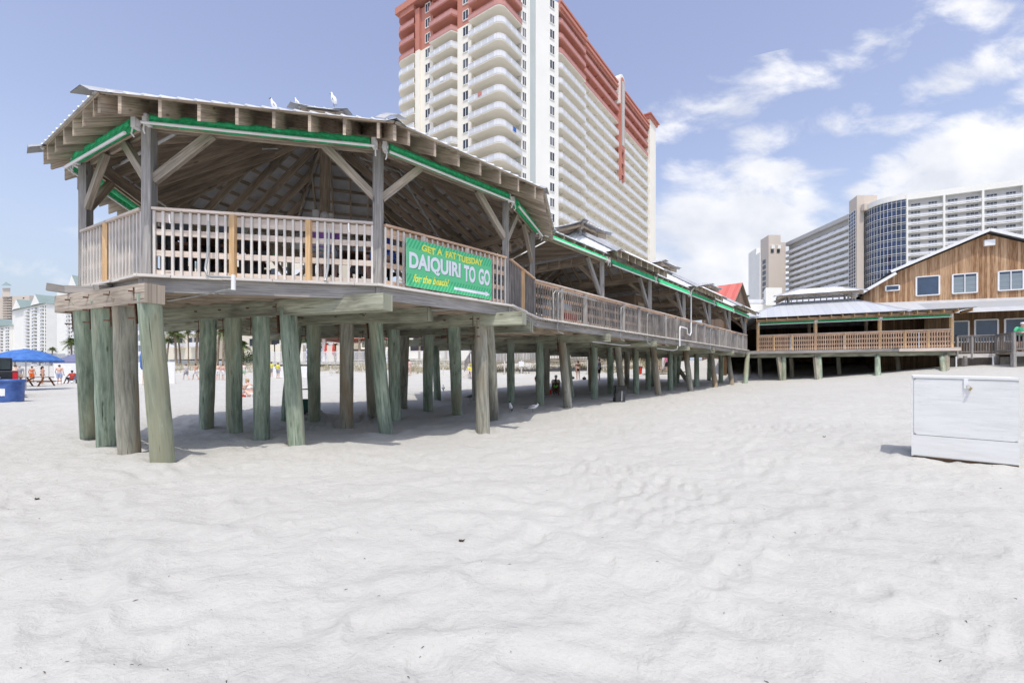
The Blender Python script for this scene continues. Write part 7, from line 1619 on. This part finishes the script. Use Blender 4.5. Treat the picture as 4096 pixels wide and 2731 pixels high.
bird('large white gull standing upright on the lantern corner of the octagonal roof', at(1337, 428, 11.6), R(75), 1.15, hood=False, sc=.82)
bird('small black-headed gull perched on the roof edge left of the lantern', at(1098, 448, 9.2), R(100), 1.05, sc=.6)
bird('half hidden gull on the lantern roof behind its edge', at(1191, 432, 12.3), R(90), 1.05, hood=False, sc=.6)

# ------------------------------------------------------------------ tables and chairs inside the pavilions
MT['table'] = wood('dark_table_wood', (.06, .03, .02), (.12, .06, .04), (.18, .10, .065), grain=18)
def make_table():
    t = local('bar_table', None, 'table')
    for k in range(4): part(MB().bar((-.75, -.27+.18*k, 1.0), (.75, -.27+.18*k, 1.0), .17, .045), 'top_board', 'table', t)
    for x in (-.55, .55):
        for y in (-.3, .3): part(MB().bar((x, y, 0), (x, y, .98), .08, .08), 'leg', 'black', t)
        part(MB().bar((x, -.3, .3), (x, .3, .3), .05, .08), 'stretcher', 'black', t)
    part(MB().bar((-.55, 0, .3), (.55, 0, .3), .05, .08), 'stretcher', 'black', t); return t
def make_stool():
    t = local('bar_stool', None, 'stool')
    part(MB().box((0, 0, .75), (.4, .4, .05)), 'seat', 'table', t); part(MB().bar((-.18, -.19, 1.0), (.18, -.19, 1.0), .03, .3), 'backrest', 'black', t)
    for x in (-.17, .17):
        part(MB().bar((x, -.17, 0), (x, -.19, 1.15), .04, .04), 'leg', 'black', t); part(MB().bar((x, .17, 0), (x, .17, .73), .04, .04), 'leg', 'black', t)
    part(MB().bar((-.17, .17, .25), (.17, .17, .25), .03, .03), 'foot_rail', 'black', t); return t
tb = make_table(); stl = make_stool()
spots = [(-7.0, 9.3, 60, 'first high table in the left corner of the octagonal pavilion'), (-5.7, 9.0, 12, 'high table near the front railing, left of centre in the octagonal pavilion'), (-3.7, 9.95, 12, 'high table where the person in purple sits'), (-2.2, 10.6, 50, 'high table beside the right front post of the octagonal pavilion'), (-6.9, 11.4, 30, 'high table deeper in the octagonal pavilion on the left'), (-1.1, 12.0, 50, 'high table behind the green sign'),
         (3.0, 19.0, 50, 'high table behind the boardwalk railing, nearest of the row'), (5.4, 22.2, 50, 'second high table behind the boardwalk railing'), (9.2, 26.6, 50, 'third high table behind the boardwalk railing'), (12.6, 30.6, 50, 'last high table behind the boardwalk railing'), (20.3, 33.0, -28, 'high table on the side deck, left bay'), (23.2, 31.6, -28, 'high table on the side deck, middle bay'), (26.0, 30.1, -28, 'high table on the side deck, right bay')]
us = False
for i, (x, y, a, lab) in enumerate(spots):
    o = tb if i == 0 else copy_tree(tb); place(o, (x, y, DECK), R(a)); o['label'] = lab; o['group'] = 'dark wooden high tables'
    c, s = math.cos(R(a)), math.sin(R(a))
    for j, (dx, dy, rr) in enumerate(((-.4, -.62, 0), (.4, -.62, 0), (-.4, .62, 180), (.4, .62, 180))):
        if i == 2 and dy < 0: continue
        o = stl if not us else copy_tree(stl); us = True
        place(o, (x+dx*c-dy*s, y+dx*s+dy*c, DECK), R(a+rr)); o['group'] = 'dark bar stools at the high tables'
        o['label'] = ('near left', 'near right', 'far left', 'far right')[j]+' stool of the '+lab.replace('first ', '').replace('the ', '')
# pressed board: bright vending cabinet glimpsed through the pier railing
for px, py, Y, w_, h_, m, lab in ((2230, 1240, 16.5, .9, .5, 'white', 'white cooler chest behind the first boardwalk railing bays'), (2260, 1275, 16.3, .8, .3, 'redcloth', 'red drinks cooler standing behind the first boardwalk railing bays')):
    p = at(px, py, Y); t = thing('cooler_chest', lab, 'cooler', (p.x, p.y, DECK)); part(MB().box((p.x, p.y, (DECK+p.z+h_/2)/2), (w_, .6, p.z+h_/2-DECK), R(50)), 'body', m, t); part(MB().box((p.x, p.y, p.z+h_/2+.03), (w_+.05, .65, .05), R(50)), 'lid', 'pipe', t)
for o in list(bpy.data.objects):
    if '_wl' in o: del o['_wl']
